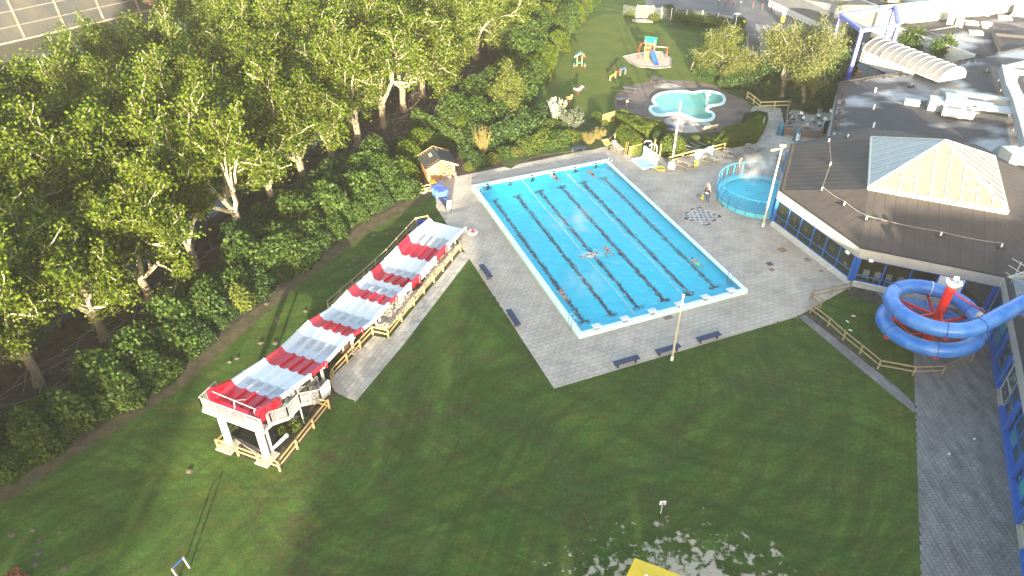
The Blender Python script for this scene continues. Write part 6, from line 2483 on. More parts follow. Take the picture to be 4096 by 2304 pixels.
b.obj('rim', M_cyan, rp2, smooth=True)
b = MB()
b.add(ringp(RR - .5, .05), [tuple(range(n))])
b.obj('basin', M_basin, rp2)
b = MB()
b.add(ringp(RR - .6, .33), [tuple(range(n))])
b.obj('pool_water', M_water2, rp2, kind='structure')
for (x, y, a) in ((.5, .6, .2), (-.6, 1.2, .1), (1.2, -.4, .5)):
 b = MB()
 b.box((RC[0] + x, RC[1] + y, .06), (.8, .12, .02), a)
 b.obj('floor_grille', M_rail_l, rp2)
np_ = 26
angs = [2 * math.pi * j / np_ + .05 for j in range(np_)]
FR = RR + .03
ok = lambda a: (RC[0] + FR * math.cos(a) - octv[0][0]) * (octv[7][1] - octv[0][1]) - (RC[1] + FR * math.sin(a) - octv[0][1]) * (octv[7][0] - octv[0][0]) < .3
rf_ = thing('pool_fence', 'ring fence of blue posts and fine mesh panels round the round pool', 'fence', (*RC, 0))
for j, a in enumerate(angs):
 if not ok(a):
  continue
 q = np.array([RC[0] + FR * math.cos(a), RC[1] + FR * math.sin(a), 0])
 m_ = M_rail if math.sin(a) < .2 else M_rail_l
 b = MB()
 b.beam(q + np.array([0, 0, .12]), q + np.array([0, 0, 1.95]), .06, .06, up=(math.cos(a), math.sin(a), 0))
 b.obj('post', m_, rf_)
 a2 = angs[(j + 1) % np_]
 if not ok(a2):
  continue
 for z, w in ((1.93, .06), (.56, .07)):
  b = MB()
  b.tube([(RC[0] + FR * math.cos(t), RC[1] + FR * math.sin(t), z) for t in np.linspace(a, a + 2 * math.pi / np_, 4)], w * .6, 5)
  b.obj('rail', m_, rf_)
 b = MB()
 ts_ = np.linspace(a, a + 2 * math.pi / np_, 4)
 vs = [(RC[0] + FR * math.cos(t), RC[1] + FR * math.sin(t), z) for z in (.58, 1.9) for t in ts_]
 b.add(vs, [(i, i + 1, i + 5, i + 4) for i in range(3)])
 b.obj('mesh_panel', M_mesh, rf_, smooth=True)
# ------------------------------------------------------------------ paddling pool
M_pad = mat('paddling_paint', (.50, .70, .72), .4, (.44, .66, .70), 1)
M_padfloor = mat('paddling_floor', (.12, .46, .50), .5, (.20, .44, .36), .35, detail=4)
out_px = [(1052, 770), (1065, 740), (1110, 712), (1200, 695), (1300, 695), (1365, 702), (1420, 692), (1500, 694), (1580, 715), (1612, 752), (1600, 788), (1550, 803), (1500, 812), (1478, 838), (1520, 860), (1532, 890), (1505, 915), (1430, 922), (1350, 905), (1300, 880), (1250, 868), (1195, 870), (1130, 882), (1065, 872), (1030, 840), (1040, 812), (1075, 800)]
pp = smooth_poly([B2(*p) for p in out_px], 3)
pp = ccw(pp)
pc = np.mean(np.array(pp), 0)
nrm_ = []
for i in range(len(pp)):
 d = np.array(pp[(i + 1) % len(pp)]) - np.array(pp[i - 1])
 d /= np.linalg.norm(d)
 nrm_.append(np.array([d[1], -d[0]]))
sg = 1 if area(pp) > 0 else 1
inw = [np.array(p) + o * .38 for p, o in zip(pp, nrm_)]
if area([tuple(q) for q in inw]) > area(pp):
 inw = [np.array(p) - o * .38 for p, o in zip(pp, nrm_)]
pd = thing('paddling_pool', 'clover shaped paddling pool with pale blue rim', 'paddling pool', (*pc, 0))
b = MB()
n = len(pp)
vs = [(*p, 0) for p in pp] + [(*p, .24) for p in pp] + [(*p, .24) for p in inw] + [(*p, .03) for p in inw]
b.add(vs, [(i * n + j, i * n + (j + 1) % n, (i + 1) * n + (j + 1) % n, (i + 1) * n + j) for i in range(3) for j in range(n)])
b.obj('rim', M_pad, pd)
b = MB()
b.face([(*p, .03) for p in inw])
b.obj('basin', M_padfloor, pd)
b = MB()
b.face([(*p, .15) for p in inw])
b.obj('pool_water', water_material('paddling_water', (.93, 1, .98), amp=.05, scale=2), pd, kind='structure')
q = B2(1472, 755)
t = thing('fountain_mushroom', 'small white mushroom fountain standing in the paddling pool', 'fountain', q)
b = MB()
b.tube([q, q + np.array([0, 0, .75])], .12, 10)
b.obj('stem', M_white, t, smooth=True)
b = MB()
b.lathe(q + np.array([0, 0, .7]), [(.30, 0), (.36, .08), (.28, .18), (.1, .24)], 14)
b.obj('cap', M_white, t, smooth=True)
# ------------------------------------------------------------------ benches and tables
M_bench = mat('bench_navy', (.015, .025, .075), .5, (.025, .035, .09), 5)
M_conc = mat('bench_leg', (.06, .055, .05), .8, (.12, .10, .085), 5)
def bench(label, p, rz, m=M_bench, group=None, L_=2.1):
 t = thing('bench', label, 'bench', p, group, rz, world_parts=False)
 for i in range(4):
  b = MB()
  b.box((0, -.19 + .127 * i, .44), (L_, .105, .05))
  b.obj('slat', m, t)
 for s in (-1, 1):
  b = MB()
  b.box((s * L_ * .36, -.12, .205), (.09, .12, .41), ry=0)
  b.box((s * L_ * .36, .12, .205), (.09, .12, .41))
  b.box((s * L_ * .36, 0, .40), (.09, .44, .035))
  b.obj('leg', M_conc, t)
 return t
az_ = lambda p, q: math.atan2(q[1] - p[1], q[0] - p[0])
Gz = lambda x, y, z=0.0: G(2, 1, x, y, z)
for (p, q, lb) in ((Gz(795, 1325), Gz(935, 1292), 'dark navy slatted bench at the grass edge, left of the flagpole'), (Gz(1115, 1235), Gz(1240, 1205), 'dark navy slatted bench at the grass edge, half behind the flagpole'), (Gz(1420, 1142), Gz(1545, 1112), 'dark navy slatted bench at the grass edge, right of the flagpole')):
 c = (p + q) / 2
 bench(lb, c + np.array([*(PV * .1), .0]), PA, group='navy benches along the deck edge')
Fz = lambda x, y, z=0.0: G(1, 1, x, y, z)
bench('dark navy slatted bench on the triangle of grass, nearer the lane slide', (Fz(1715, 615) + Fz(1770, 655)) / 2 + np.array([-.1, .2, 0]), R(115), group='navy benches along the deck edge')
bench('dark navy slatted bench on the left deck edge, midway along the pool', K(1840, 1200, .31056, 590, 220) * 0 + Pp(1291, 808), R(112), group='navy benches along the deck edge')
bench('dark wooden bench in front of the mixed shrubs by the pool head', B2(497, 1142), R(18), M_bench, L_=1.9)
bench('black bench behind the blue bins by the wooden shed', Pp(1117, 517), R(115), M_bench, L_=1.9)
# benches with backs at the paddling pool
for (x, y, a, m_, lb) in ((1190, 985, -14, M_bench, 'dark bench with a backrest at the pale stain by the paddling pool'), (1488, 990, 20, M_woodd, 'weathered yellowish bench with a backrest below the paddling pool')):
 t = bench(lb, B2(x, y), R(a), m_, L_=2.0)
 for z in (.62, .80):
  b = MB()
  b.box((0, -.28, z), (2.0, .04, .12))
  b.obj('back_slat', m_, t)
 for s in (-1, 1):
  b = MB()
  b.beam((s * .7, -.2, .42), (s * .7, -.30, .9), .06, .06)
  b.obj('back_post', m_, t)
def picnic(label, p, rz, m, mb_, group):
 t = thing('picnic_table', label, 'picnic table', p, group, rz, world_parts=False)
 for i in range(5):
  b = MB()
  b.box((0, -.30 + .15 * i, .74), (1.9, .135, .045))
  b.obj('table_plank', m, t)
 for s in (-1, 1):
  for k in range(2):
   b = MB()
   b.box((0, s * (.62 + .14 * k), .45), (1.9, .125, .045))
   b.obj('seat_plank', m, t)
  b = MB()
  b.beam((s * .65, -.78, .40), (s * .65, .78, .40), .05, .1)
  b.obj('cross_brace', mb_, t)
  for k in (-1, 1):
   b = MB()
   b.beam((s * .65 + .05 * k, k * .68, 0), (s * .65 + .05 * k, -k * .02 + k * .27, .72), .05, .1)
   b.obj('leg', mb_, t)
 return t
for (x, y, a, lb) in ((1305, 1262, -43, 'grey weathered picnic table nearest the white tarpaulin chair'), (1500, 1225, -40, 'grey weathered picnic table in front of the white tarpaulin'), (1660, 1185, -42, 'grey weathered picnic table left of the last one in the row'), (1815, 1150, -44, 'grey weathered picnic table at the path end of the row')):
 picnic(lb, B2(x, y), R(a), M_woodg, M_woodd, 'grey picnic tables on the deck')
M_dkwood = mat('dark_stained_wood', (.035, .035, .045), .7, (.07, .065, .07), 5)
for (x, y, a, lb) in ((1098, 630, -50, 'dark picnic table at the far edge of the paddling surround'), (890, 698, -14, 'dark picnic table on the left of the paddling surround, farther one'), (838, 780, 4, 'dark picnic table on the left of the paddling surround, nearer one')):
 picnic(lb, B2(x, y), R(a), M_dkwood, M_dkwood, 'dark picnic tables round the paddling pool')
# ------------------------------------------------------------------ poles and lamps
M_cream = mat('cream_pole', (.525, .48, .345), .5, (.465, .4125, .2775), 2, stretch=(1, 1, .3))
def pole(label, p, h, r, m, group=None):
 t = thing('flagpole', label, 'flagpole', p, group)
 b = MB()
 b.tube([p, np.array(p) + np.array([0, 0, h * .5]), np.array(p) + np.array([0, 0, h])], [r, r * .9, r * .7], 10)
 b.obj('mast', m, t, smooth=True)
 b = MB()
 b.ball(np.array(p) + np.array([0, 0, h + .04]), r * 1.1, 5)
 b.obj('finial', M_white, t)
 b = MB()
 b.tube([p, np.array(p) + np.array([0, 0, .35])], r * 1.4, 10)
 b.obj('sleeve', M_white, t)
 return t
p = Gz(1206, 1268)
pole('cream flagpole standing in the grass at the deck edge', p, 6.15, .085, M_cream)
pole('white flagpole behind the yellow rails and round bush', B2(1212, 1195), 6.6, .085, M_white)
p = K(2400, 480, .31056, 2095, 1372)
t = pole('tall cream lamp mast with two floodlights at the hall corner', p, 8.2, .10, M_cream)
t['category'] = 'lamp mast'
tp = p + np.array([0, 0, 8.2])
b = MB()
b.tube([tp + np.array([-.5, .1, -.1]), tp, tp + np.array([.3, .3, 0])], .04, 6)
b.obj('bracket', M_galv, t)
for o_, a in ((np.array([-.6, .1, -.15]), .4), (np.array([.2, .4, .1]), -.3)):
 b = MB()
 b.box(tp + o_, (.55, .3, .2), a, rx=R(-30))
 b.obj('lamp_head', mat('lamp_brass', (.45, .38, .18), .35, (.25, .2, .1), 3), t)
# round street lamp, street light
p = B2(1668, 285)
t = thing('lamp_post', 'slim lamp post with a flat white disc head behind the bushy tree', 'lamp', p)
b = MB()
b.tube([p, p + np.array([0, 0, 3.6])], .06, 8)
b.obj('mast', M_white, t)
b = MB()
b.lathe(p + np.array([0, 0, 3.55]), [(.15, 0), (.5, .06), (.52, .10), (.2, .2)], 18)
b.obj('lamp_shade', M_white, t, smooth=True)
# banner flag at the plaza
p = A3(247, 132)
t = thing('banner_flag', 'white banner flag with a small emblem on a white pole at the plaza', 'flag', p)
b = MB()
b.tube([p, p + np.array([0, 0, 6.5])], .06, 8)
b.obj('mast', M_white, t)
b = MB()
fl = [[p + np.array([-.05 - 1.1 * u, .12 * math.sin(u * 5 + v), 3.0 + 3.4 * v - .25 * u]) for u in np.linspace(0, 1, 6)] for v in np.linspace(0, 1, 8)]
vs = [q for r_ in fl for q in r_]
b.add(vs, [(i * 6 + j, i * 6 + j + 1, (i + 1) * 6 + j + 1, (i + 1) * 6 + j) for i in range(7) for j in range(5)])
b.obj('cloth', M_white, t, smooth=True)
b = MB()
c_ = p + np.array([-.6, -.18, 4.5])
b.face([c_ + np.array([.22 * math.cos(a), -.02, .22 * math.sin(a)]) for a in np.linspace(0, 2 * math.pi, 13)[:-1]])
b.obj('emblem', mat('emblem_grey', (.2, .2, .22), .6), t)
# bollards along the plaza
M_bol = mat('bollard_dark', (.05, .045, .045), .6)
names_b = ['farthest left, pale and doubled', 'second from the left', 'third from the left', 'fourth from the left', 'fifth, past the gap', 'sixth, past the gap', 'seventh in the row', 'eighth in the row', 'ninth in the row', 'right of the banner flag', 'last one, by the grey facade']
for i, (x, y) in enumerate(((1555, 40), (1608, 45), (1668, 53), (1722, 57), (1815, 66), (1886, 73), (1956, 80), (2029, 88), (2108, 96), (2262, 103), (2328, 96))):
 p = B2(x, y)
 t = thing('bollard', 'low dark bollard with a red top on the plaza, ' + names_b[i], 'bollard', p, 'bollards along the plaza')
 b = MB()
 b.tube([p, p + np.array([0, 0, .85])], .11, 8)
 b.obj('shaft', M_bol, t)
 b = MB()
 b.tube([p + np.array([0, 0, .85]), p + np.array([0, 0, 1.05])], .115, 8)
 b.obj('band', M_white if i in (0, 3) else M_redst, t)
p = A3(105, 165)
t = thing('ticket_post', 'white and yellow post with a red cap at the plaza edge', 'post', p)
b = MB()
b.box(p + np.array([0, 0, .55]), (.55, .4, 1.1))
b.obj('base', mat('signal_yellow', (.75, .60, .03), .5), t)
b = MB()
b.box(p + np.array([.1, .1, 1.6]), (.5, .35, 1.0))
b.obj('head', M_white, t)
b = MB()
b.box(p + np.array([.1, .1, 2.15]), (.5, .35, .1))
b.obj('cap', M_redst, t)
p = B2(1740, 222)
b = MB()
b.box(p + np.array([0, 0, .7]), (.35, .2, 1.4))
tag(b.obj('yellow_marker', MATS['signal_yellow']), 'small yellow marker post beside the plaza hedge', 'marker post')
b = MB()
b.beam(B2(1348, 530), B2(1348, 530, 0) + np.array([.35, .1, 1.5]), .1, .1)
tag(b.obj('leaning_post', M_wood), 'thin leaning wooden post at the edge of the play field', 'post')
# ------------------------------------------------------------------ gate, mesh fence, dark fence of the play field
M_gate = mat('gate_cream', (.24, .232, .192), .5)
ga, gb = B2(937, 136), B2(1060, 141)
gt = thing('metal_gate', 'pale double metal gate of upright bars at the far end of the play field', 'gate', ga)
for q in (ga, (ga + gb) / 2, gb):
 b = MB()
 b.beam((q[0], q[1], 0), (q[0], q[1], 2.15), .12, .12, up=(0, 1, 0))
 b.obj('post', M_gate, gt)
for (a_, c_) in ((ga, (ga + gb) / 2), ((ga + gb) / 2, gb)):
 b = MB()
 for z in (.15, 2.0):
  b.beam((*a_[:2], z), (*c_[:2], z), .06, .08)
 for i in range(1, 9):
  q = a_ + (c_ - a_) * i / 9
  b.beam((q[0], q[1], .15), (q[0], q[1], 2.0), .05, .05, up=(0, 1, 0))
 b.obj('gate_leaf', M_gate, gt)
b = MB()
b.box(B2(985, 157) + np.array([0, 0, .02]), (3.4, 1.5, .04), az_(ga, gb))
tag(b.obj('threshold_slab', M_slab), 'concrete threshold slab in front of the metal gate', 'slab')
M_wire = mat('wire_mesh', (.34, .36, .34), .5)
mf = thing('mesh_fence', 'pale wire mesh fence with white posts running either side of the gate', 'fence', gb)
for pts_ in ([B2(835, 118), ga], [gb, B2(1125, 143), B2(1197, 152), B2(1310, 168), B2(1428, 170), B2(1545, 188), B2(1652, 205)]):
 for i, (a_, c_) in enumerate(zip(pts_[:-1], pts_[1:])):
  b = MB()
  b.tube([(*c_[:2], 0), (*c_[:2], 1.95)], .05, 6)
  b.obj('post', M_white, mf)
  b = MB()
  L_ = np.linalg.norm(c_ - a_)
  for z in np.arange(.1, 1.9, .2):
   b.beam((*a_[:2], z), (*c_[:2], z), .012, .014)
  for k in range(int(L_ / .25)):
   q = a_ + (c_ - a_) * k / int(L_ / .25)
   b.beam((*q[:2], .1), (*q[:2], 1.88), .010, .010, up=(0, 1, 0))
  b.obj('wire_panel', M_wire, mf, kind='stuff')
df = thing('dark_fence', 'dark green metal fence panel at the plaza corner behind the hedge', 'fence', B2(1625, 262))
a_, c_ = B2(1622, 262), B2(1668, 190)
M_dgreen = mat('dark_green_metal', (.012, .03, .03), .5)
for i in range(4):
 b = MB()
 q = a_ + (c_ - a_) * i / 3
 b.beam((*q[:2], 0), (*q[:2], 1.9), .08, .08, up=(0, 1, 0))
 b.obj('post', M_dgreen, df)
 if i < 3:
  q2 = a_ + (c_ - a_) * (i + 1) / 3
  b = MB()
  for z in np.arange(.2, 1.85, .13):
   b.beam((*q[:2], z), (*q2[:2], z), .02, .03)
  b.obj('bar_panel', M_dgreen, df, kind='stuff')
# ------------------------------------------------------------------ playground
M_sandp = mat('play_sand', (.42, .375, .30), .95, (.30, .26, .21), 2.2, bump=1, bscale=7, detail=8)
sand_ = [B2(*p) for p in ((835, 428), (880, 470), (955, 505), (1090, 518), (1198, 508), (1207, 445), (1135, 395), (1060, 392), (985, 398), (905, 412))]
sheet('sand_pit', [p[:2] for p in sand_], .016, M_sandp)
b = MB()
for i in range(len(sand_)):
 b.beam(sand_[i - 1] + np.array([0, 0, .05]), sand_[i] + np.array([0, 0, .05]), .1, .1)
tag(b.obj('sand_pit_edge', M_woodg), 'grey timber edging round the sand of the climbing tower', 'edging')
ct = B2(1032, 440)
tow = thing('climbing_tower', 'wooden climbing tower with green roof, red bars and blue slide', 'play tower', ct)
M_pgreen = mat('play_green', (.01, .25, .13), .4)
M_pyel = mat('play_yellow', (.70, .48, .03), .45)
M_pblue = mat('play_blue', (.02, .09, .50), .35)
M_brown = mat('play_wood', (.16, .115, .08), .8, (.22, .16, .11), 4)
rot = R(-12)
ex, ey = np.array([math.cos(rot), math.sin(rot), 0]), np.array([-math.sin(rot), math.cos(rot), 0])
T_ = lambda x, y, z: ct + ex * x + ey * y + np.array([0, 0, z])
for x in (-.65, .65):
 for y in (-.65, .65):
  b = MB()
  b.beam(T_(x, y, 0), T_(x, y, 2.9), .12, .12, up=(0, 1, 0))
  b.obj('post', M_brown, tow)
b = MB()
b.beam(T_(-.7, 0, 1.2), T_(.7, 0, 1.2), 1.4, .08)
b.obj('deck', M_brown, tow)
for (a_, c_, m_) in (((-.65, -.7), (.1, -.7), M_redst), ((-.7, -.65), (-.7, .65), M_pyel), ((-.65, .7), (.65, .7), M_redst)):
 for z in (1.55, 1.85):
  b = MB()
  b.beam(T_(*a_, z), T_(*c_, z), .06, .22)
  b.obj('side_panel', m_ if z < 1.7 else M_pyel, tow)
b = MB()
b.add([T_(-.85, -.1, 3.15), T_(.85, -.1, 3.15), T_(.85, -.85, 2.45), T_(-.85, -.85, 2.45)], [(0, 1, 2, 3)])
b.obj('roof', M_pgreen, tow)
b = MB()
b.add([T_(-.85, -.1, 3.15), T_(.85, -.1, 3.15), T_(.85, .75, 2.45), T_(-.85, .75, 2.45)], [(3, 2, 1, 0)])
b.obj('roof', M_pgreen, tow)
b = MB()
sp = [(0.35, -.7, 1.25), (.55, -1.3, 1.0), (.9, -2.1, .45), (1.1, -2.7, .22), (1.25, -3.1, .2)]
vs, fs = [], []
for (x, y, z) in sp:
 for dx, dz in ((-.32, .22), (-.27, 0), (.27, 0), (.32, .22)):
  vs.append(T_(x + dx, y, z + dz))
for i in range(4):
 fs += [(i * 4 + j, i * 4 + j + 1, i * 4 + 5 + j, i * 4 + 4 + j) for j in range(3)]
b.add(vs, fs)
b.obj('slide', M_pblue, tow, smooth=True)
b = MB()
b.tube([T_(-1.5, -.6, 0), T_(-1.45, -.6, 1.95), T_(-1.3, -.5, 2.2), T_(-.65, -.2, 2.3)], .06, 7)
b.obj('climbing_bar', M_redst, tow)
b = MB()
b.tube([T_(.7, .3, 1.7), T_(2.2, .5, 1.6), T_(2.6, .5, 1.55)], .06, 7)
for s in (0, 1):
 b.tube([T_(2.5 + .1 * s, .3 + .4 * s, 0), T_(2.5, .5, 1.55)], .05, 6)
b.obj('swing_bar', M_redst, tow, kind='stuff')
b = MB()
for i in range(6):
 b.beam(T_(-.55, -1.2 + .06 * i, .2 + .2 * i), T_(-.0, -1.2 + .06 * i, .2 + .2 * i), .06, .05)
b.obj('ladder_rung', M_pyel, tow, kind='stuff')
# roofed play table
p = B2(508, 500)
t = thing('play_table', 'small roofed play table with red seats and a green roof', 'play house', p)
for x in (-.35, .35):
 b = MB()
 b.beam(p + np.array([x, 0, 0]), p + np.array([x, 0, 1.75]), .09, .09, up=(0, 1, 0))
 b.obj('post', M_wood, t)
b = MB()
b.box(p + np.array([0, 0, .55]), (.8, .6, .06))
b.obj('table_top', M_pgreen, t)
for x in (-.75, .75):
 b = MB()
 b.box(p + np.array([x, -.05, .3]), (.3, .8, .06))
 b.obj('seat', M_pgreen, t)
 for s in (-.3, .3):
  b = MB()
  b.box(p + np.array([x, s - .05, .135]), (.24, .08, .27))
  b.obj('seat_leg', M_redst, t)
for s in (-1, 1):
 b = MB()
 b.add([p + np.array([-.75 if s < 0 else 0, -.55, 1.55 if s < 0 else 2.05]), p + np.array([0 if s < 0 else .75, -.55, 2.05 if s < 0 else 1.55]), p + np.array([0 if s < 0 else .75, .55, 2.05 if s < 0 else 1.55]), p + np.array([-.75 if s < 0 else 0, .55, 1.55 if s < 0 else 2.05])], [(0, 1, 2, 3)])
 b.obj('roof', M_pgreen, t)
 b = MB()
 b.beam(p + np.array([-.78 * (1 if s < 0 else 0), -.57, 1.53 if s < 0 else 2.05]), p + np.array([0 if s < 0 else .78, -.57, 2.05 if s < 0 else 1.53]), .05, .12)
 b.obj('barge_board', M_redst if s > 0 else M_white, t)
# balance beams
cols = [M_pyel, M_redst, M_pblue]
bp_ = [B2(738, 610), B2(778, 588), B2(815, 570), B2(853, 560)]
t = thing('balance_beams', 'row of yellow, red and blue balance beams stepping upward on the play field', 'balance beam', bp_[0])
for i in range(3):
 b = MB()
 z = .55 + .14 * i
 b.beam(bp_[i] + np.array([0, 0, z]), bp_[i + 1] + np.array([0, 0, z + .08]), .16, .16)
 b.obj('beam', cols[i], t)
for i in range(4):
 b = MB()
 b.beam(bp_[i] + np.array([.02, .06, 0]), bp_[i] + np.array([.02, .06, .95 if i in (1, 2) else .68]), .16, .16, up=(0, 1, 0))
 b.obj('post', M_brown, t)
# spring riders
def rider(label, p, kind):
 t = thing('spring_rider', label, 'spring rider', p)
 b = MB()
 b.tube([p + np.array([.09 * math.cos(a), .09 * math.sin(a), .05 + .42 * a / 22]) for a in np.linspace(0, 22, 60)], .025, 5)
 b.obj('spring', M_redst, t)
 m_ = M_white if kind == 'horse' else mat('duck_yellow', (.72, .58, .18), .5)
 c = p + np.array([0, 0, .62])
 b = MB()
 if kind == 'horse':
  b.ball(c, .3, 7, sc=(1.35, .5, .62))
  b.tube([c + np.array([.28, 0, .1]), c + np.array([.42, 0, .36]), c + np.array([.5, 0, .42])], [.13, .11, .10], 8)
  b.tube([c + np.array([.44, 0, .42]), c + np.array([.62, 0, .36]), c + np.array([.72, 0, .28])], [.10, .09, .06], 8)
  b.tube([c + np.array([-.36, 0, .1]), c + np.array([-.5, 0, .16]), c + np.array([-.56, 0, -.02])], [.07, .09, .04], 6)
 else:
  b.ball(c, .3, 7, sc=(1.25, .75, .72))
  b.ball(c + np.array([.26, 0, .32]), .17, 6)
  b.tube([c + np.array([-.3, 0, .05]), c + np.array([-.46, 0, .22])], [.12, .03], 6)
 b.obj('body', m_, t, smooth=True)
 b = MB()
 if kind == 'horse':
  b.box(c + np.array([0, 0, .16]), (.28, .34, .06))
  b.box(c + np.array([0, .0, -.08]), (.12, .38, .3))
 else:
  b.tube([c + np.array([.40, 0, .30]), c + np.array([.53, 0, .28])], [.07, .03], 6)
 b.obj('saddle' if kind == 'horse' else 'beak', M_redst if kind == 'horse' else mat('beak_orange', (.75, .28, .02), .5), t)
 b = MB()
 b.tube([c + np.array([.2, -.22, .22]), c + np.array([.2, .22, .22])], .022, 6)
 b.obj('handle', M_bench, t)
rider('white horse spring rider with a red saddle on the play field', B2(497, 710), 'horse')
rider('yellow duck spring rider on the play field', B2(432, 775), 'duck')
# little lantern on the hedge, trellises
p = B2(860, 855)
t = thing('garden_lamp', 'small pale garden lamp poking up behind the curved hedge', 'lamp', p)
b = MB()
b.tube([p, p + np.array([0, 0, 1.5])], .035, 6)
b.obj('stem', M_bol, t)
b = MB()
b.ball(p + np.array([0, 0, 1.6]), .15, 6)
b.obj('lamp_shade', mat('lamp_cream', (.7, .55, .42), .5), t, smooth=True)
def trellis(label, a, c, h, m=M_wood):
 t = thing('trellis', label, 'trellis', a)
 a, c = np.array(a), np.array(c)
 L_ = np.linalg.norm(c - a)
 d = (c - a) / L_
 b = MB()
 for z in (.1, h):
  b.beam(a + np.array([0, 0, z]), c + np.array([0, 0, z]), .04, .05)
 b.obj('rail', m, t, kind='stuff')
 for q in (a, c):
  b = MB()
  b.beam(q, q + np.array([0, 0, h + .05]), .06, .06, up=(0, 1, 0))
  b.obj('post', m, t)
 b = MB()
 k = int((L_ + h) / .22)
 for s in (-1, 1):
  for i in range(k + 1):
   x0 = i * .22 - (h if s > 0 else 0)
   p0, p1 = [x0, .1], [x0 + h - .1, h]
   if s < 0:
    p0, p1 = [x0, .1], [x0 - h + .1, h]
   # clip to the frame
   pts = []
   for u in np.linspace(0, 1, 30):
    x = p0[0] + (p1[0] - p0[0]) * u
    if 0 <= x <= L_:
     pts.append((x, p0[1] + (p1[1] - p0[1]) * u))
   if len(pts) > 1:
    off = np.array([-d[1], d[0], 0]) * .012 * s
    b.beam(a + d * pts[0][0] + off + np.array([0, 0, pts[0][1]]), a + d * pts[-1][0] + off + np.array([0, 0, pts[-1][1]]), .014, .034)
 b.obj('lattice', m, t, kind='stuff')
 return t
trellis('wooden lattice trellis standing on the play field by the curved hedge', B2(683, 938), B2(768, 912), 1.25)
trellis('wooden lattice trellis in front of the hedge by the shower', B2(880, 1185), B2(988, 1158), 1.25)
# white board beside the broad hedge
p = B2(1885, 985)
t = thing('notice_board', 'narrow white notice board on edge beside the broad hedge by the path', 'notice board', p)
b = MB()
b.beam(p + np.array([0, 0, .9]), p + np.array([.35, .9, .9]), .05, .8)
b.obj('board', M_white, t)
for s in (0, 1):
 b = MB()
 q = p + np.array([.35, .9, 0]) * s
 b.beam(q, q + np.array([0, 0, .5]), .06, .06, up=(0, 1, 0))
 b.obj('leg', M_galv, t)
# ------------------------------------------------------------------ things round the shower
p0 = K(2400, 480, .31056, 410, 520)
q1_, q2_, q3_ = K(2400, 480, .31056, 548, 640), K(2400, 480, .31056, 722, 610), K(2400, 480, .31056, 555, 490)
M_shower = mat('shower_paint', (.28, .52, .52), .4, (.33, .56, .55), 2)
sh = thing('shower', 'pale turquoise open-air shower with tiled tray, back wall and two bent pipes', 'shower', p0)
b = MB()
b.prism([tuple(v[:2]) for v in (p0, q1_, q2_, q3_)], .0, .10)
b.obj('tray', M_shower, sh)
b = MB()
for a_, c_ in ((p0, q1_), (q1_, q2_), (q3_, p0)):
 b.beam(a_ + np.array([0, 0, .08]), c_ + np.array([0, 0, .08]), .12, .18)
b.obj('tray_edge', M_white, sh, kind='stuff')
b = MB()
b.beam(q3_ + np.array([0, 0, .75]), q2_ + np.array([0, 0, .75]), .2, 1.5)
b.obj('back_wall', M_shower, sh)
dw_ = (q2_ - q3_)
back = np.array([dw_[1], -dw_[0], 0]) / np.linalg.norm(dw_)
back = back if back[1] > 0 else -back
for f_ in (.42, .80):
 b = MB()
 q = q3_ + dw_ * f_ + back * .18
 b.tube([q, q + np.array([0, 0, 2.2]), q + np.array([0, 0, 2.45]) - dw_ * .06 - back * .1, q + np.array([0, 0, 2.5]) - dw_ * .12 - back * .7, q + np.array([0, 0, 2.35]) - dw_ * .12 - back * .85], .05, 8)
 b.obj('shower_pipe', M_alu, sh, smooth=True)
 b = MB()
 b.ball(q3_ + dw_ * f_ - back * .13 + np.array([0, 0, 1.05]), .07, 5)
 b.obj('tap', M_pgreen, sh)
b = MB()
q = q3_ + dw_ * .86 - back * .25
b.tube([q + np.array([-.35, -.75, .12]), q + np.array([0, 0, 1.1])], .02, 5)
b.box(q + np.array([-.35, -.75, .13]), (.35, .08, .06), .5)
tag(b.obj('squeegee', M_bol), 'long handled squeegee leaning on the shower wall', 'squeegee')
for (x, y, h, lb) in ((1072, 1135, 1.4, 'wooden post behind the shower, farther one'), (1113, 1180, 1.5, 'wooden post between the shower and the round bush'), (773, 1070, .9, 'short wooden post at the end of the straight hedge')):
 b = MB()
 p = B2(x, y)
 b.beam(p, p + np.array([.02, 0, h]), .1, .1, up=(0, 1, 0))
 tag(b.obj('wooden_post', M_wood), lb, 'post')
p = K(2400, 480, .31056, 776, 642)
def coil(name, label, p, r, m, turns=6, jit=.1, w=.035, seed=1, cat='hose'):
 g = np.random.default_rng(seed)
 b = MB()
 pts = []
 for i in range(turns * 16):
  a = 2 * math.pi * i / 16
  rr = r * (1 + .16 * math.sin(i * .37 + seed)) * (1 - .05 * (i // 16 % 3))
  pts.append(np.array(p) + np.array([rr * math.cos(a) + jit * math.sin(i * .11 + seed), rr * .9 * math.sin(a) + jit * math.cos(i * .17), .05 + .03 * (i // 16) + .02 * math.sin(i * .9)]))
 b.tube(pts, w, 5)
 return tag(b.obj(name, m, loc=p), label, cat)
M_hose = mat('yellow_hose', (.55, .50, .10), .5)
coil('garden_hose', 'coil of yellow hose lying on the deck beside the shower', p, .52, M_hose, 6, .06, .04, 1)
coil('garden_hose', 'loose tangle of pale yellow hose on the grass by the wooden shed', K(1600, 560, .2346, 420, 850), .6, mat('pale_hose', (.62, .58, .30), .5), 4, .45, .035, 3)
coil('line_coil', 'pink and white coil of lane line on the deck at the slide end', Pp(1190, 586), .42, mat('pink_line', (.72, .62, .62), .5), 5, .12, .035, 5, 'rope')
b = MB()
b.ball(Pp(1190, 583) + np.array([0, 0, .12]), .16, 6)
tag(b.obj('marker_buoy', M_rope_r), 'small red buoy lying in the pink and white coil', 'buoy')
p = K(2400, 480, .31056, 735, 515)
b = MB()
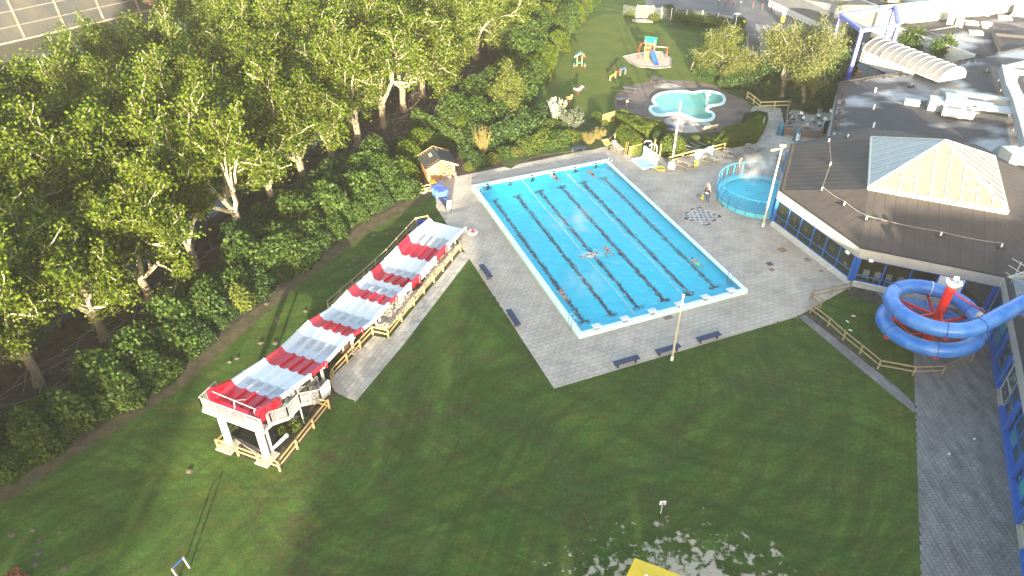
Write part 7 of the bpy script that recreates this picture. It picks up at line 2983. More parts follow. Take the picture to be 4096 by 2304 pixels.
b.tube([p + np.array([.22 * math.cos(a), .2 * math.sin(a), .05 + .012 * a]) for a in np.linspace(0, 19, 60)], .025, 5)
tag(b.obj('garden_hose', M_hose), 'small coil of yellow hose behind the shower wall', 'hose')
# rails with the white tarpaulin
rail_fence('new yellow rails left of the white tarpaulin', [B2(1180, 1245), B2(1378, 1192)], M_wood, h=.95, rails=(.45, .88), lens=(.05, .14))
rail_fence('new yellow rails right of the white tarpaulin', [B2(1500, 1165), B2(1600, 1138)], M_wood, h=.95, rails=(.45, .88), lens=(.05, .14))
a_, c_ = B2(1382, 1200), B2(1503, 1170)
b = MB()
d_ = c_ - a_
nn_ = np.array([d_[1], -d_[0], 0]) / np.linalg.norm(d_)
rows = []
for (o_, z) in ((.22, .02), (.2, .55), (.12, .95), (-.05, 1.02), (-.2, .9), (-.25, .4), (-.25, .03)):
 rows.append([a_ + d_ * u + nn_ * (o_ + .05 * math.sin(u * 17 + z * 3)) + np.array([0, 0, max(.01, z + .06 * math.sin(u * 11 + o_ * 9))]) for u in np.linspace(0, 1, 14)])
vs = [q for r_ in rows for q in r_]
b.add(vs, [(i * 14 + j, i * 14 + j + 1, (i + 1) * 14 + j + 1, (i + 1) * 14 + j) for i in range(6) for j in range(13)])
b.face(rows[0][:1] + [r_[0] for r_ in rows[1:]])
b.face([r_[-1] for r_ in rows][::-1])
tag(b.obj('tarpaulin', mat('white_tarpaulin', (.72, .73, .74), .5, bump=.4, bscale=2), smooth=True), 'white tarpaulin draped over the rails between two yellow fences', 'tarpaulin')
p = B2(1503, 1172)
b = MB()
b.tube([p, p + np.array([0, 0, 1.15])], .12, 10)
tag(b.obj('white_post', M_white), 'thick white post at the end of the tarpaulin', 'post')
# boards stacked in a curve behind the rails
bs = thing('curved_boards', 'row of bent grey boards lying on the grass behind the yellow rails', 'boards', B2(1340, 1140))
for i, (x0, y0, x1, y1) in enumerate(((1270, 1150, 1395, 1155), (1282, 1130, 1400, 1140), (1305, 1110, 1410, 1130), (1350, 1095, 1425, 1122), (1390, 1085, 1470, 1115))):
 b = MB()
 pa, pb = B2(x0, y0), B2(x1, y1)
 for k in range(8):
  f = lambda u: pa + (pb - pa) * u + np.array([-.1, -.35 * math.sin(math.pi * u), .22 + .05 * i])
  b.beam(f(k / 8), f((k + 1) / 8), .14, .05)
 b.obj('board', M_woodg, bs)
for (x0, y0, x1, y1) in ((1150, 1200, 1230, 1170), (1160, 1215, 1260, 1160)):
 b = MB()
 b.beam(B2(x0, y0, .1), B2(x1, y1, .35), .12, .05)
 b.obj('board', M_woodg, bs)
# white covered chair, yellow bag
p = K(2400, 480, .31056, 912, 645)
t = thing('covered_chair', 'white garden chair under a pale cloth beside the first grey picnic table', 'chair', p)
for x in (-.26, .26):
 for y in (-.24, .24):
  b = MB()
  b.tube([p + np.array([x * 1.2, y * 1.2, 0]), p + np.array([x, y, .5])], .025, 5)
  b.obj('leg', M_white, t)
b = MB()
b.lathe(p + np.array([0, 0, .28]), [(.44, 0), (.40, .3), (.33, .62), (.26, .74), (.12, .77)], 12)
b.obj('cover', mat('pale_cloth', (.62, .60, .56), .8, bump=.4, bscale=5), t, smooth=True)
p = K(2400, 480, .31056, 1232, 585)
t = thing('yellow_bag', 'bright yellow and green bag standing by a picnic table leg', 'bag', p)
b = MB()
b.lathe(p, [(.24, 0), (.30, .15), (.31, .4), (.27, .52)], 10)
b.obj('bag_body', mat('bag_yellow', (.70, .66, .04), .5, (.30, .50, .05), 3), t, smooth=True)
b = MB()
b.tube([p + np.array([-.15, 0, .5]), p + np.array([-.1, 0, .72]), p + np.array([.1, 0, .72]), p + np.array([.15, 0, .5])], .018, 5)
b.obj('handle', M_pgreen, t)
# folding table with bowl, wheelbarrow, tools
a_, c_ = K(2400, 480, .31056, 205, 275, .75), K(2400, 480, .31056, 240, 388, .75)
tc_ = (K(2400, 480, .31056, 125, 290, .75) + K(2400, 480, .31056, 240, 388, .75)) / 2
dt = K(2400, 480, .31056, 240, 388, .75) - K(2400, 480, .31056, 125, 290, .75)
at_ = math.atan2(dt[1], dt[0])
tb = thing('folding_table', 'brown folding table with a bowl on it beside the straight hedge', 'table', (tc_[0], tc_[1], 0))
nt_ = np.array([-dt[1], dt[0], 0]) / np.linalg.norm(dt)
nt_ = nt_ if nt_[0] > 0 else -nt_
b = MB()
cc_ = tc_ + nt_ * .38
b.box((cc_[0], cc_[1], .75), (np.linalg.norm(dt), .76, .05), at_)
b.obj('table_top', mat('table_brown', (.34, .25, .17), .6, (.42, .33, .24), 3), tb)
for s in (-1, 1):
 for w in (-1, 1):
  b = MB()
  q = cc_ + dt / np.linalg.norm(dt) * s * (np.linalg.norm(dt) * .5 - .2) + nt_ * w * .3
  b.tube([(q[0], q[1], 0), (q[0], q[1], .73)], .025, 5)
  b.obj('leg', M_brown, tb)
q = cc_ - dt * .33
b = MB()
b.lathe((q[0], q[1], .775), [(.12, 0), (.24, .10), (.27, .18), (.24, .18), (.12, .05)], 14)
tag(b.obj('bowl', M_white, smooth=True), 'white bowl on the folding table', 'bowl')
q = cc_ - dt * .2
b = MB()
b.box((q[0] + .05, q[1] - .1, .79), (.3, .2, .025), at_)
tag(b.obj('cleaning_cloth', mat('blue_cloth', (.08, .30, .50), .7)), 'folded blue cloth on the folding table', 'cloth')
p = K(2400, 480, .31056, 85, 355)
t = thing('wheelbarrow', 'yellow wheelbarrow parked beside the folding table', 'wheelbarrow', p)
b = MB()
dv = np.array([.35, -.93, 0])
sv = np.array([.93, .35, 0])
vs = []
for (d_, w_, z) in ((-.55, .34, .78), (.45, .26, .70), (.20, .16, .36), (-.30, .18, .36)):
 vs += [p + dv * d_ + sv * w_ + np.array([0, 0, z]), p + dv * d_ - sv * w_ + np.array([0, 0, z])]
b.add(vs, [(0, 1, 3, 2)[::-1], (2, 3, 5, 4)[::-1], (4, 5, 7, 6)[::-1], (6, 7, 1, 0)[::-1], (0, 2, 4, 6), (1, 7, 5, 3)][1:])
b.obj('tray', mat('barrow_yellow', (.66, .52, .12), .5), t)
b = MB()
b.tube([p + dv * .55 + sv * -.04 + np.array([0, 0, .18]), p + dv * .55 + sv * .04 + np.array([0, 0, .18])], .18, 12)
b.obj('wheel', M_tyre, t)
for w_ in (-1, 1):
 b = MB()
 b.tube([p + dv * .55 + sv * .05 * w_ + np.array([0, 0, .2]), p + dv * -.2 + sv * .2 * w_ + np.array([0, 0, .34]), p + dv * -1.0 + sv * .28 * w_ + np.array([0, 0, .62])], .022, 5)
 b.tube([p + dv * -.2 + sv * .2 * w_ + np.array([0, 0, .34]), p + dv * -.35 + sv * .22 * w_], .02, 5)
 b.obj('handle', M_galv, t)
for i, (x0, x1, lb, m_) in enumerate(((310, 345, 'broom with an orange handle leaning on the straight hedge', mat('orange_handle', (.60, .28, .06), .6)), (332, 362, 'shovel with a wooden handle leaning on the straight hedge', M_wood))):
 p = K(2400, 480, .31056, x0, 462)
 t = thing(['broom', 'shovel'][i], lb, ['broom', 'shovel'][i], p)
 b = MB()
 b.tube([p + np.array([0, 0, .1]), p + np.array([.25, .55, 1.45])], .02, 5)
 b.obj('handle', m_, t)
 b = MB()
 b.box(p + np.array([0, 0, .08]), (.3 if i == 0 else .22, .08, .14), .4)
 b.obj('head', M_brown if i == 0 else M_grey, t)
b = MB()
for i in range(7):
 p = K(2400, 480, .31056, 105 + 12 * i, 260 - 4 * i)
 b.beam(p + np.array([0, 0, .1 + .08 * i]), p + np.array([1.1, 1.3, .25 + .1 * i]), .1, .04)
tag(b.obj('timber_pile', M_woodg), 'small pile of grey timber behind the wheelbarrow', 'timber')
# ------------------------------------------------------------------ wooden shed and what stands round it
SZ = lambda x, y, z=0.0: K(1600, 560, .2346, x, y, z)
s0, s1 = SZ(485, 715), SZ(940, 635)
se = (s1 - s0) / np.linalg.norm(s1 - s0)
sn = np.array([-se[1], se[0], 0])
SW, SD2 = np.linalg.norm(s1 - s0), 2.75
sz_ = lambda x, y, z: s0 + se * x + sn * y + np.array([0, 0, z])
M_log = mat('shed_timber', (.336, .168, .056), .6, (.28, .136, .044), 2, stretch=(1, 1, 7), obj_rand=.08)
M_trimw = mat('shed_trim', (.406, .266, .133), .6, (.364, .231, .105), 3)
M_felt = mat('shed_roof_felt', (.018, .02, .018), .85, (.04, .042, .035), 5, bump=.4, bscale=12)
shed = thing('garden_shed', 'small orange-brown timber shed with black roof beside the pool', 'shed', s0)
EV, RG = 1.72, 2.42
zz = np.linspace(0, EV, 13)
for za, zb in zip(zz[:-1], zz[1:]):
 for (pa, pb) in ((sz_(0, 0, 0), sz_(SW, 0, 0)), (sz_(0, 0, 0), sz_(0, SD2, 0)), (sz_(SW, 0, 0), sz_(SW, SD2, 0)), (sz_(0, SD2, 0), sz_(SW, SD2, 0))):
  b = MB()
  m_ = np.array([0, 0, (za + zb) / 2])
  b.beam(pa + m_, pb + m_, .05, zb - za - .012)
  b.obj('plank', M_log, shed)
for y in (0, SD2):
 for k in range(5):
  b = MB()
  z = EV + (RG - EV) * k / 5
  f = 1 - k / 5
  b.beam(sz_(SW / 2 - SW / 2 * f, y, z + .065), sz_(SW / 2 + SW / 2 * f, y, z + .065), .05, .13)
  b.obj('plank', M_log, shed)
for (x, y) in ((.05, 0), (SW - .05, 0), (.05, SD2), (SW - .05, SD2)):
 b = MB()
 b.beam(sz_(x, y - .05 if y == 0 else y + .05, 0), sz_(x, y - .05 if y == 0 else y + .05, EV), .12, .1, up=(0, 1, 0))
 b.obj('corner_trim', M_trimw, shed)
for s in (-1, 1):
 b = MB()
 xe = -.28 if s < 0 else SW + .28
 ze = EV - (RG - EV) * .28 / (SW / 2)
 p_ = [sz_(SW / 2, -.42, RG + .06), sz_(SW / 2, SD2 + .3, RG + .06), sz_(xe, SD2 + .3, ze + .06), sz_(xe, -.42, ze + .06)]
 b.add(p_ + [q - np.array([0, 0, .05]) for q in p_], [(0, 1, 2, 3) if s > 0 else (3, 2, 1, 0), (4, 5, 6, 7) if s < 0 else (7, 6, 5, 4), (0, 3, 7, 4), (1, 5, 6, 2), (3, 2, 6, 7)])
 ro_ = b.obj('roof', M_felt, shed)
 for y in (-.44, SD2 + .32):
  b = MB()
  b.beam(sz_(SW / 2, y, RG + .02), sz_(xe, y, ze + .02), .04, .17)
  b.obj('barge_board', M_trimw, shed)
 # mended patches
 if s < 0:
  b = MB()
  f = lambda u, v: p_[0] + (p_[3] - p_[0]) * u + (p_[1] - p_[0]) * v + np.array([0, 0, .012])
  b.face([f(.28, .50), f(.28, .75), f(.47, .75), f(.47, .50)])
  b.obj('roof_patch', mat('roof_patch', (.32, .31, .28), .8, (.22, .21, .2), 6), ro_)
 else:
  b = MB()
  f = lambda u, v: p_[0] + (p_[3] - p_[0]) * u + (p_[1] - p_[0]) * v + np.array([0, 0, .012])
  b.face([f(.10, .72), f(.10, .95), f(.16, .95), f(.16, .72)])
  b.obj('roof_patch', M_white, ro_)
# window, door
def shed_window(x0, x1, z0, z1, nx, nz):
 b = MB()
 for (pa, pb) in ((sz_(x0, -.05, z0), sz_(x1, -.05, z0)), (sz_(x0, -.05, z1), sz_(x1, -.05, z1)), (sz_(x0, -.05, z0), sz_(x0, -.05, z1)), (sz_(x1, -.05, z0), sz_(x1, -.05, z1))):
  b.beam(pa, pb, .05, .06)
 w = b.obj('window', M_trimw, shed)
 for i in range(nx):
  for j in range(nz):
   b = MB()
   xa, xb = x0 + (x1 - x0) * i / nx + .03, x0 + (x1 - x0) * (i + 1) / nx - .03
   za, zb = z0 + (z1 - z0) * j / nz + .03, z0 + (z1 - z0) * (j + 1) / nz - .03
   b.face([sz_(xa, -.04, za), sz_(xb, -.04, za), sz_(xb, -.04, zb), sz_(xa, -.04, zb)])
   b.obj('pane', M_dark, w)
 b = MB()
 for i in range(1, nx):
  x = x0 + (x1 - x0) * i / nx
  b.beam(sz_(x, -.06, z0), sz_(x, -.06, z1), .03, .035, up=(0, 1, 0))
 for j in range(1, nz):
  z = z0 + (z1 - z0) * j / nz
  b.beam(sz_(x0, -.06, z), sz_(x1, -.06, z), .03, .03)
 b.obj('glazing_bar', M_trimw, w, kind='stuff')
 return w
w = shed_window(SW * .62, SW * .9, 1.02, 1.62, 3, 2)
b = MB()
b.face([sz_(SW * .72, -.045, 1.34), sz_(SW * .80, -.045, 1.34), sz_(SW * .79, -.045, 1.58), sz_(SW * .73, -.045, 1.58)])
b.obj('curtain', M_red, w)
shed_window(SW * .17, SW * .36, 1.0, 1.55, 2, 2)
b = MB()
b.box(sz_(SW * .265, -.045, .86) , (SW * .30, .04, 1.72), math.atan2(se[1], se[0]))
dr = b.obj('door', mat('shed_door', (.34, .16, .06), .6, (.40, .20, .08), 3), shed)
dr.location.z -= 0
b = MB()
b.ball(sz_(SW * .39, -.09, .85), .03, 4)
b.obj('door_handle', M_galv, dr)
# bar stools
st_ = None
M_seatd = mat('stool_seat', (.20, .17, .14), .7, (.14, .12, .10), 6)
lbs = ['bar stool with round wooden seat, left of the four by the shed', 'bar stool with round wooden seat, second from the right against the shed wall', 'bar stool with round wooden seat, nearest the pool of the four', 'bar stool with round wooden seat, right of the four by the shed']
for i, (x, y) in enumerate(((752, 690), (835, 655), (848, 715), (938, 660))):
 p = SZ(x, y)
 if st_ is None:
  t = thing('bar_stool', lbs[i], 'bar stool', p, 'bar stools in front of the shed', .2, world_parts=False)
  b = MB()
  b.lathe((0, 0, .76), [(.20, 0), (.21, .03), (.19, .06)], 16)
  b.obj('seat', M_seatd, t)
  for k in range(4):
   a = math.pi / 4 + k * math.pi / 2
   b = MB()
   b.tube([(.26 * math.cos(a), .26 * math.sin(a), 0), (.14 * math.cos(a), .14 * math.sin(a), .76)], .018, 5)
   b.obj('leg', M_alu, t)
  b = MB()
  b.tube([(.215 * math.cos(math.pi / 4 + k * math.pi / 2), .215 * math.sin(math.pi / 4 + k * math.pi / 2), .28) for k in range(4)], .014, 5, closed=True)
  b.obj('foot_ring', M_alu, t)
  st_ = (t, [(c, []) for c in kids(t)])
 else:
  dup(st_[0], p, .2 + i, lbs[i], tree=st_[1])
# wheelie bins
M_binb = mat('bin_blue', (.05, .12, .50), .45, (.065, .14, .54), 3)
M_bino = mat('bin_orange', (.60, .22, .02), .45)
def bin_(label, p, rz, m, group):
 t = thing('wheelie_bin', label, 'bin', p, group, rz, world_parts=False)
 b = MB()
 vs = []
 for z, w_, d_ in ((.08, .22, .24), (.92, .28, .32)):
  vs += [(-w_, -d_, z), (w_, -d_, z), (w_, d_, z), (-w_, d_, z)]
 b.add(vs, [(3, 2, 1, 0), (4, 5, 6, 7), (0, 1, 5, 4), (1, 2, 6, 5), (2, 3, 7, 6), (3, 0, 4, 7)])
 b.obj('body', m, t)
 b = MB()
 b.box((0, 0, .95), (.60, .68, .06))
 b.box((0, .0, .985), (.42, .46, .03))
 b.obj('lid', m, t)
 b = MB()
 b.tube([(-.24, .36, .93), (.24, .36, .93)], .025, 5)
 b.obj('handle', m, t)
 for s in (-1, 1):
  b = MB()
  b.tube([(s * .22, .24, .1), (s * .28, .24, .1)], .1, 10)
  b.obj('wheel', M_tyre, t)
 return t
G_ = 'wheelie bins beside the shed'
bin_('orange wheelie bin against the shed, behind the blue ones', SZ(565, 845), R(20), M_bino, G_)
for (x, y, lb) in ((590, 935, 'blue wheelie bin on the grass side of the group'), (680, 905, 'blue wheelie bin farthest back of the blue ones'), (725, 955, 'blue wheelie bin in the middle of the right column'), (770, 985, 'blue wheelie bin on the pool side of the group'), (640, 985, 'blue wheelie bin in the front left of the group'), (702, 1012, 'blue wheelie bin nearest the stacked chairs')):
 bin_(lb, SZ(x, y), R(20), M_binb, G_)
# stack of chairs by the bench
M_chair = mat('chair_dark', (.018, .02, .03), .5)
M_chairw = mat('chair_white', (.72, .72, .72), .5)
def chair_parts(t, z0=0.0, legs=True, m=M_chair, backm=M_chairw):
 b = MB()
 b.box((0, 0, z0 + .44), (.46, .44, .035))
 b.obj('seat', m, t)
 b = MB()
 b.box((0, .235, z0 + .68), (.42, .03, .34), rx=R(-12))
 b.obj('backrest', backm, t)
 for s in (-1, 1):
  b = MB()
  b.tube([(s * .25, -.2, z0 + .44), (s * .26, -.2, z0 + .65), (s * .26, .2, z0 + .67)], .02, 5)
  b.obj('armrest', m, t)
  if legs:
   for y in (-1, 1):
    b = MB()
    b.tube([(s * .25, y * .24, z0), (s * .22, y * .2, z0 + .44)], .022, 5)
    b.obj('leg', m, t)
pst = SZ(825, 1235)
for k in range(8):
 t = thing('stacked_chair', 'dark garden chair, lowest of the stack by the blue bins' if k == 0 else ('dark garden chair with pale back, topmost of the stack by the blue bins' if k == 7 else 'dark garden chair with pale back inside the stack by the blue bins'), 'chair', (pst[0] + .012 * k, pst[1] + .012 * k, .085 * k), 'stacked chairs by the bins', R(200), world_parts=False)
 chair_parts(t, 0, legs=(k == 0))
# ------------------------------------------------------------------ terrace by the hall
TZ = lambda x, y, z=0.0: K(2960, 360, .2931, x, y, z)
M_plankb = mat('terrace_board', (.17, .105, .07), .8, (.22, .15, .11), 3, obj_rand=.2)
rail_fence('pale wooden fence bending along the planting by the terrace', [TZ(90, 125), TZ(180, 190), TZ(262, 262), TZ(665, 250)], mat('pale_yellow_wood', (.52, .42, .20), .7, (.44, .35, .16), 3), h=1.0, rails=(.4, .9), lens=(.05, .13))
b = MB()
b.beam(TZ(640, 300) + np.array([0, 0, .5]), TZ(600, 640) + np.array([0, 0, .5]), .08, 1.0)
b.beam(TZ(668, 250) + np.array([0, 0, .6]), TZ(640, 300) + np.array([0, 0, .6]), .1, 1.2)
tag(b.obj('terrace_side_wall', M_woodg), 'weathered grey board wall along the path side of the terrace', 'wall')
tw_ = thing('terrace_wall', 'low brown board wall with a glass strip closing off the terrace', 'wall', TZ(820, 645))
pa, pb = TZ(585, 612), TZ(1090, 672)
for i in range(22):
 b = MB()
 q0, q1 = pa + (pb - pa) * (i + .06) / 22, pa + (pb - pa) * (i + .94) / 22
 b.beam(q0 + np.array([0, 0, .42]), q1 + np.array([0, 0, .42]), .05, .84)
 b.obj('board', M_plankb, tw_)
for f in (0, .47, 1):
 b = MB()
 q = pa + (pb - pa) * f
 b.beam(q, q + np.array([0, 0, 1.35]), .14, .14, up=(0, 1, 0))
 b.obj('post', M_plankb, tw_)
for z in (.9, 1.33):
 b = MB()
 b.beam(pa + np.array([0, 0, z]), pb + np.array([0, 0, z]), .12, .06)
 b.obj('rail', M_woodg, tw_)
b = MB()
b.beam(pa + np.array([0, 0, 1.11]), pb + np.array([0, 0, 1.11]), .015, .36)
b.obj('glass_strip', M_mesh, tw_)
gp_ = TZ(1140, 640)
t = thing('glass_door', 'open white framed glass door at the end of the terrace wall', 'door', gp_)
a_, c_ = TZ(1090, 640), TZ(1190, 612)
for (p, q) in ((a_, a_ + np.array([0, 0, 2.0])), (c_, c_ + np.array([0, 0, 2.0])), (a_ + np.array([0, 0, 2.0]), c_ + np.array([0, 0, 2.0])), (a_ + np.array([0, 0, .1]), c_ + np.array([0, 0, .1]))):
 b = MB()
 b.beam(p, q, .09, .09)
 b.obj('frame', M_alu, t)
b = MB()
b.beam(a_ + np.array([0, 0, 1.05]), c_ + np.array([0, 0, 1.05]), .02, 1.85)
b.obj('pane', M_glass_clear, t)
lbs = ['by the fence at the far left corner', 'facing out at the far left', 'alone by the round litter bin', 'second row, left', 'middle of the terrace', 'right of the middle', 'nearest the hall wall', 'in the front left corner by the boards', 'in front of the glass door', 'tucked behind the board wall']
chp = None
for i, (x, y, a) in enumerate(((690, 392, 60), (815, 395, -30), (1062, 425, 0), (718, 445, 50), (832, 455, -60), (998, 480, 40), (1130, 470, -50), (660, 505, 80), (1085, 535, 20), (915, 560, 30))):
 p = TZ(x, y)
 lb = 'black terrace chair with a white back, ' + lbs[i]
 if chp is None:
  t = thing('terrace_chair', lb, 'chair', p, 'chairs on the terrace', R(a), world_parts=False)
  chair_parts(t)
  chp = (t, [(c, []) for c in kids(t)])
 else:
  dup(chp[0], p, R(a), lb, tree=chp[1])
p = TZ(1075, 335)
t = thing('litter_bin', 'round grey litter bin at the back of the terrace', 'bin', p)
b = MB()
b.lathe(p, [(.26, 0), (.28, .6), (.3, .62), (.3, .75), (.2, .78)], 14)
b.obj('body', M_grille, t, smooth=True)
b = MB()
b.lathe(p + np.array([0, 0, .78]), [(.22, 0), (.2, .05)], 14)
b.obj('lid', M_bol, t)
p = TZ(1035, 640)
b = MB()
b.box(p + np.array([0, 0, .45]), (.6, .5, .9), R(-20))
tag(b.obj('cash_box', M_grey), 'grey cabinet standing before the terrace boards', 'cabinet')
p = TZ(1210, 435)
b = MB()
b.box(p + np.array([0, 0, 1.4]), (.5, .06, .4), R(-60))
tag(b.obj('wall_plate', M_white), 'small white plate on the wall above the terrace', 'plate')
# two animal shaped litter bins
M_teal = mat('bin_teal', (.02, .11, .17), .4, (.025, .13, .20), 3)
for i, (x, y, h, a) in enumerate(((540, 608, 1.55, 0), (765, 690, 1.55, 0))):
 p = TZ(x, y)
 t = thing('animal_bin', ['teal animal shaped litter bin seen from behind on the path', 'teal animal shaped litter bin with a white belly before the terrace wall'][i], 'bin', p)
 b = MB()
 b.lathe(p, [(.46, 0), (.44, .12), (.36, .3), (.38, .7), (.36, 1.1), (.26, 1.42), (.08, 1.55)], 16)
 b.obj('body', M_teal, t, smooth=True)
 b = MB()
 s = 1 if i == 0 else -1
 b.tube([p + np.array([0, s * .3, 1.1]), p + np.array([0, s * .5, 1.02])], [.14, .06], 8)
 b.obj('snout', M_teal, t)
 if i == 1:
  b = MB()
  vs = []
  for z, hw in ((.15, .22), (.5, .26), (.9, .25), (1.15, .2)):
   rr = np.interp(z, [.12, .3, .7, 1.1, 1.42], [.44, .36, .38, .36, .26]) + .012
   for k in range(-3, 4):
    aa = -math.pi / 2 + hw / rr * k / 3
    vs.append(p + np.array([rr * math.cos(aa), rr * math.sin(aa), z]))
  b.add(vs, [(r_ * 7 + k, r_ * 7 + k + 1, (r_ + 1) * 7 + k + 1, (r_ + 1) * 7 + k) for r_ in range(3) for k in range(6)])
  b.obj('belly', M_white, t, smooth=True)
  b = MB()
  b.face([p + np.array([.05 * math.cos(q), -.415, .62 + .06 * math.sin(q)]) for q in np.linspace(0, 6.28, 9)[:-1]])
  b.obj('belly_sign', M_grille, t)
# cold units against the hall by the round pool
b = MB()
b.box(K(2640, 600, .3662, 1320, 175) + np.array([.2, .5, .6]), (.8, .5, 1.2), R(68))
tag(b.obj('wall_box', M_unit), 'white box on the hall wall beyond the round pool', 'box')
picnic('grey picnic table half hidden by the hall roof corner', K(2640, 600, .3662, 1350, 150), R(-40), M_woodg, M_woodd, None)
# ------------------------------------------------------------------ bin store by the willows, bicycles by the canopy
bsn = thing('bin_store', 'open wooden bin store with grey slats beside the willows', 'enclosure', B2(1800, 470))
q = [B2(1755, 470), B2(1850, 520), B2(1868, 405), B2(1765, 345)]
for (a_, c_) in ((q[0], q[1]), (q[1], q[2]), (q[3], q[0])):
 L_ = np.linalg.norm(c_ - a_)
 k = max(4, int(L_ / .22))
 for i in range(k):
  b = MB()
  pa, pb = a_ + (c_ - a_) * (i + .08) / k, a_ + (c_ - a_) * (i + .92) / k
  b.beam(pa + np.array([0, 0, 1.0]), pb + np.array([0, 0, 1.0]), .04, 2.0)
  b.obj('slat', M_woodg, bsn)
 b = MB()
 b.beam(a_ + np.array([0, 0, 2.05]), c_ + np.array([0, 0, 2.05]), .14, .08)
 b.obj('cap_rail', M_woodg, bsn)
b = MB()
b.face([(v[0], v[1], 1.7) for v in q])
b.obj('roof', M_gravel_edge, bsn)
bk = None
M_bike = mat('bike_frame', (.05, .06, .07), .4)
blb = ['dark bicycle parked under the portal frame, leftmost', 'dark bicycle parked second from the left under the portal frame', 'pale bicycle parked beside the canopy corner', 'dark bicycle parked under the edge of the canopy']
for i, (x, y) in enumerate(((378, 930), (440, 950), (545, 925), (620, 985))):
 p = K3(x, y)
 if bk is None:
  t = thing('bicycle', blb[0], 'bicycle', p, 'bicycles parked by the canopy', R(70), world_parts=False)
  for xx in (-.52, .52):
   b = MB()
   b.tube([(xx + .33 * math.cos(a), 0, .34 + .33 * math.sin(a)) for a in np.linspace(0, 6.28, 21)[:-1]], .02, 4, closed=True)
   b.obj('wheel', M_tyre, t)
  b = MB()
  for s_ in (((-.52, .34), (-.1, .34)), ((-.1, .34), (.38, .82)), ((-.1, .34), (-.22, .86)), ((-.2, .8), (.36, .84)), ((.36, .84), (.52, .34)), ((-.52, .34), (-.2, .76)), ((.36, .84), (.33, 1.0))):
   b.tube([(s_[0][0], 0, s_[0][1]), (s_[1][0], 0, s_[1][1])], .022, 5)
  b.obj('frame', M_white if i == 2 else M_bike, t)
  b = MB()
  b.tube([(.26, -.27, 1.02), (.36, 0, 1.0), (.26, .27, 1.02)], .016, 5)
  b.obj('handlebar', M_galv, t)
  b = MB()
  b.box((-.23, 0, .9), (.26, .14, .06))
  b.obj('saddle', M_bol, t)
  bk = (t, [(c, []) for c in kids(t)])
 else:
  dup(bk[0], p, R(70 + 14 * i), blb[i], tree=bk[1])
# entrance bits below the canopy
b = MB()
b.box(K3(515, 1205) + np.array([0, 0, .25]), (.9, .6, .5), .3)
tag(b.obj('planter_box', mat('planter_orange', (.45, .22, .05), .7)), 'small orange planter at the foot of the hedge by the entrance', 'planter')
rack = thing('bike_rack', 'brown rack of boards under the plastic vault', 'rack', K3(830, 1090))
for k in range(6):
 b = MB()
 b.beam(K3(760 + 12 * k, 1035 + 12 * k, .3), K3(890 + 3 * k, 1150 + 6 * k, .3), .1, .1)
 b.obj('board', mat('rack_brown', (.14, .07, .05), .7), rack)
# ------------------------------------------------------------------ noise barrier along the motorway
nb0, nb1 = U(0, 178), U(690, 20)
db = (nb1 - nb0) / np.linalg.norm(nb1 - nb0)
nb2 = np.array([-db[1], db[0], 0])
nbar = thing('noise_barrier', 'tall grey noise barrier of glass panels in a rusty pale frame behind the wood', 'barrier', nb0)
M_rust = mat('barrier_frame', (.14, .126, .1085), .7, (.098, .077, .0595), 2)
M_panel = mat('barrier_glass', (.032, .0368, .04), .35, (.06, .0544, .044), .25, detail=5)
M_panelb = mat('barrier_base', (.15, .125, .10), .8, (.20, .17, .14), .7)
PWD = 6.1
for i in range(-2, 6):
 x0 = i * PWD + 3.6
 pt = lambda x, z: nb0 + db * x + nb2 * (z * .22) + np.array([0, 0, z])
 for j, (z0, z1) in enumerate(((0, 2.05), (2.05, 4.1), (4.1, 6.15), (6.15, 8.2))):
  b = MB()
  b.add([pt(x0 + .1, z0 + .1), pt(x0 + PWD - .1, z0 + .1), pt(x0 + PWD - .1, z1 - .1), pt(x0 + .1, z1 - .1)], [(0, 1, 2, 3)])
  b.obj('panel', M_panel, nbar)
  b = MB()
  b.beam(pt(x0, z1), pt(x0 + PWD, z1), .18, .16)
  b.obj('rail', M_rust, nbar)
 b = MB()
 b.beam(pt(x0, -.1), pt(x0, 8.6), .26, .34, up=(*db[:2], 0))
 b.obj('post', M_rust, nbar)
 b = MB()
 b.beam(pt(x0, .0) - nb2 * .3, pt(x0 + PWD, 0) - nb2 * .3, .5, .5)
 b.obj('footing', M_panelb, nbar)
pt = lambda x, z: nb0 + db * x + nb2 * (z * .22 - .12) + np.array([0, 0, z])
b = MB()
x0 = (U(560, 60)[:2] - nb0[:2]) @ db[:2]
for k in range(5):
 c_ = x0 + 3 + 1.4 * k
 b.face([pt(c_ + (1.1 + .3 * math.sin(3 * a + k)) * math.cos(a) * .8, 1.4 + (1.1 + .3 * math.cos(2 * a + k)) * math.sin(a) * .8) for a in np.linspace(0, 6.28, 15)[:-1]])
b.obj('graffiti', mat('graffiti_purple', (.30, .06, .26), .6, (.42, .30, .24), 1.2), nbar)
sheet('barrier_verge', [(nb0 + db * -20 - nb2 * 9)[:2], (nb0 + db * 60 - nb2 * 9)[:2], (nb0 + db * 60 + nb2 * 30)[:2], (nb0 + db * -20 + nb2 * 30)[:2]], .014, mat('dry_verge', (.09, .072, .05), .9, (.06, .065, .028), .5, detail=8))
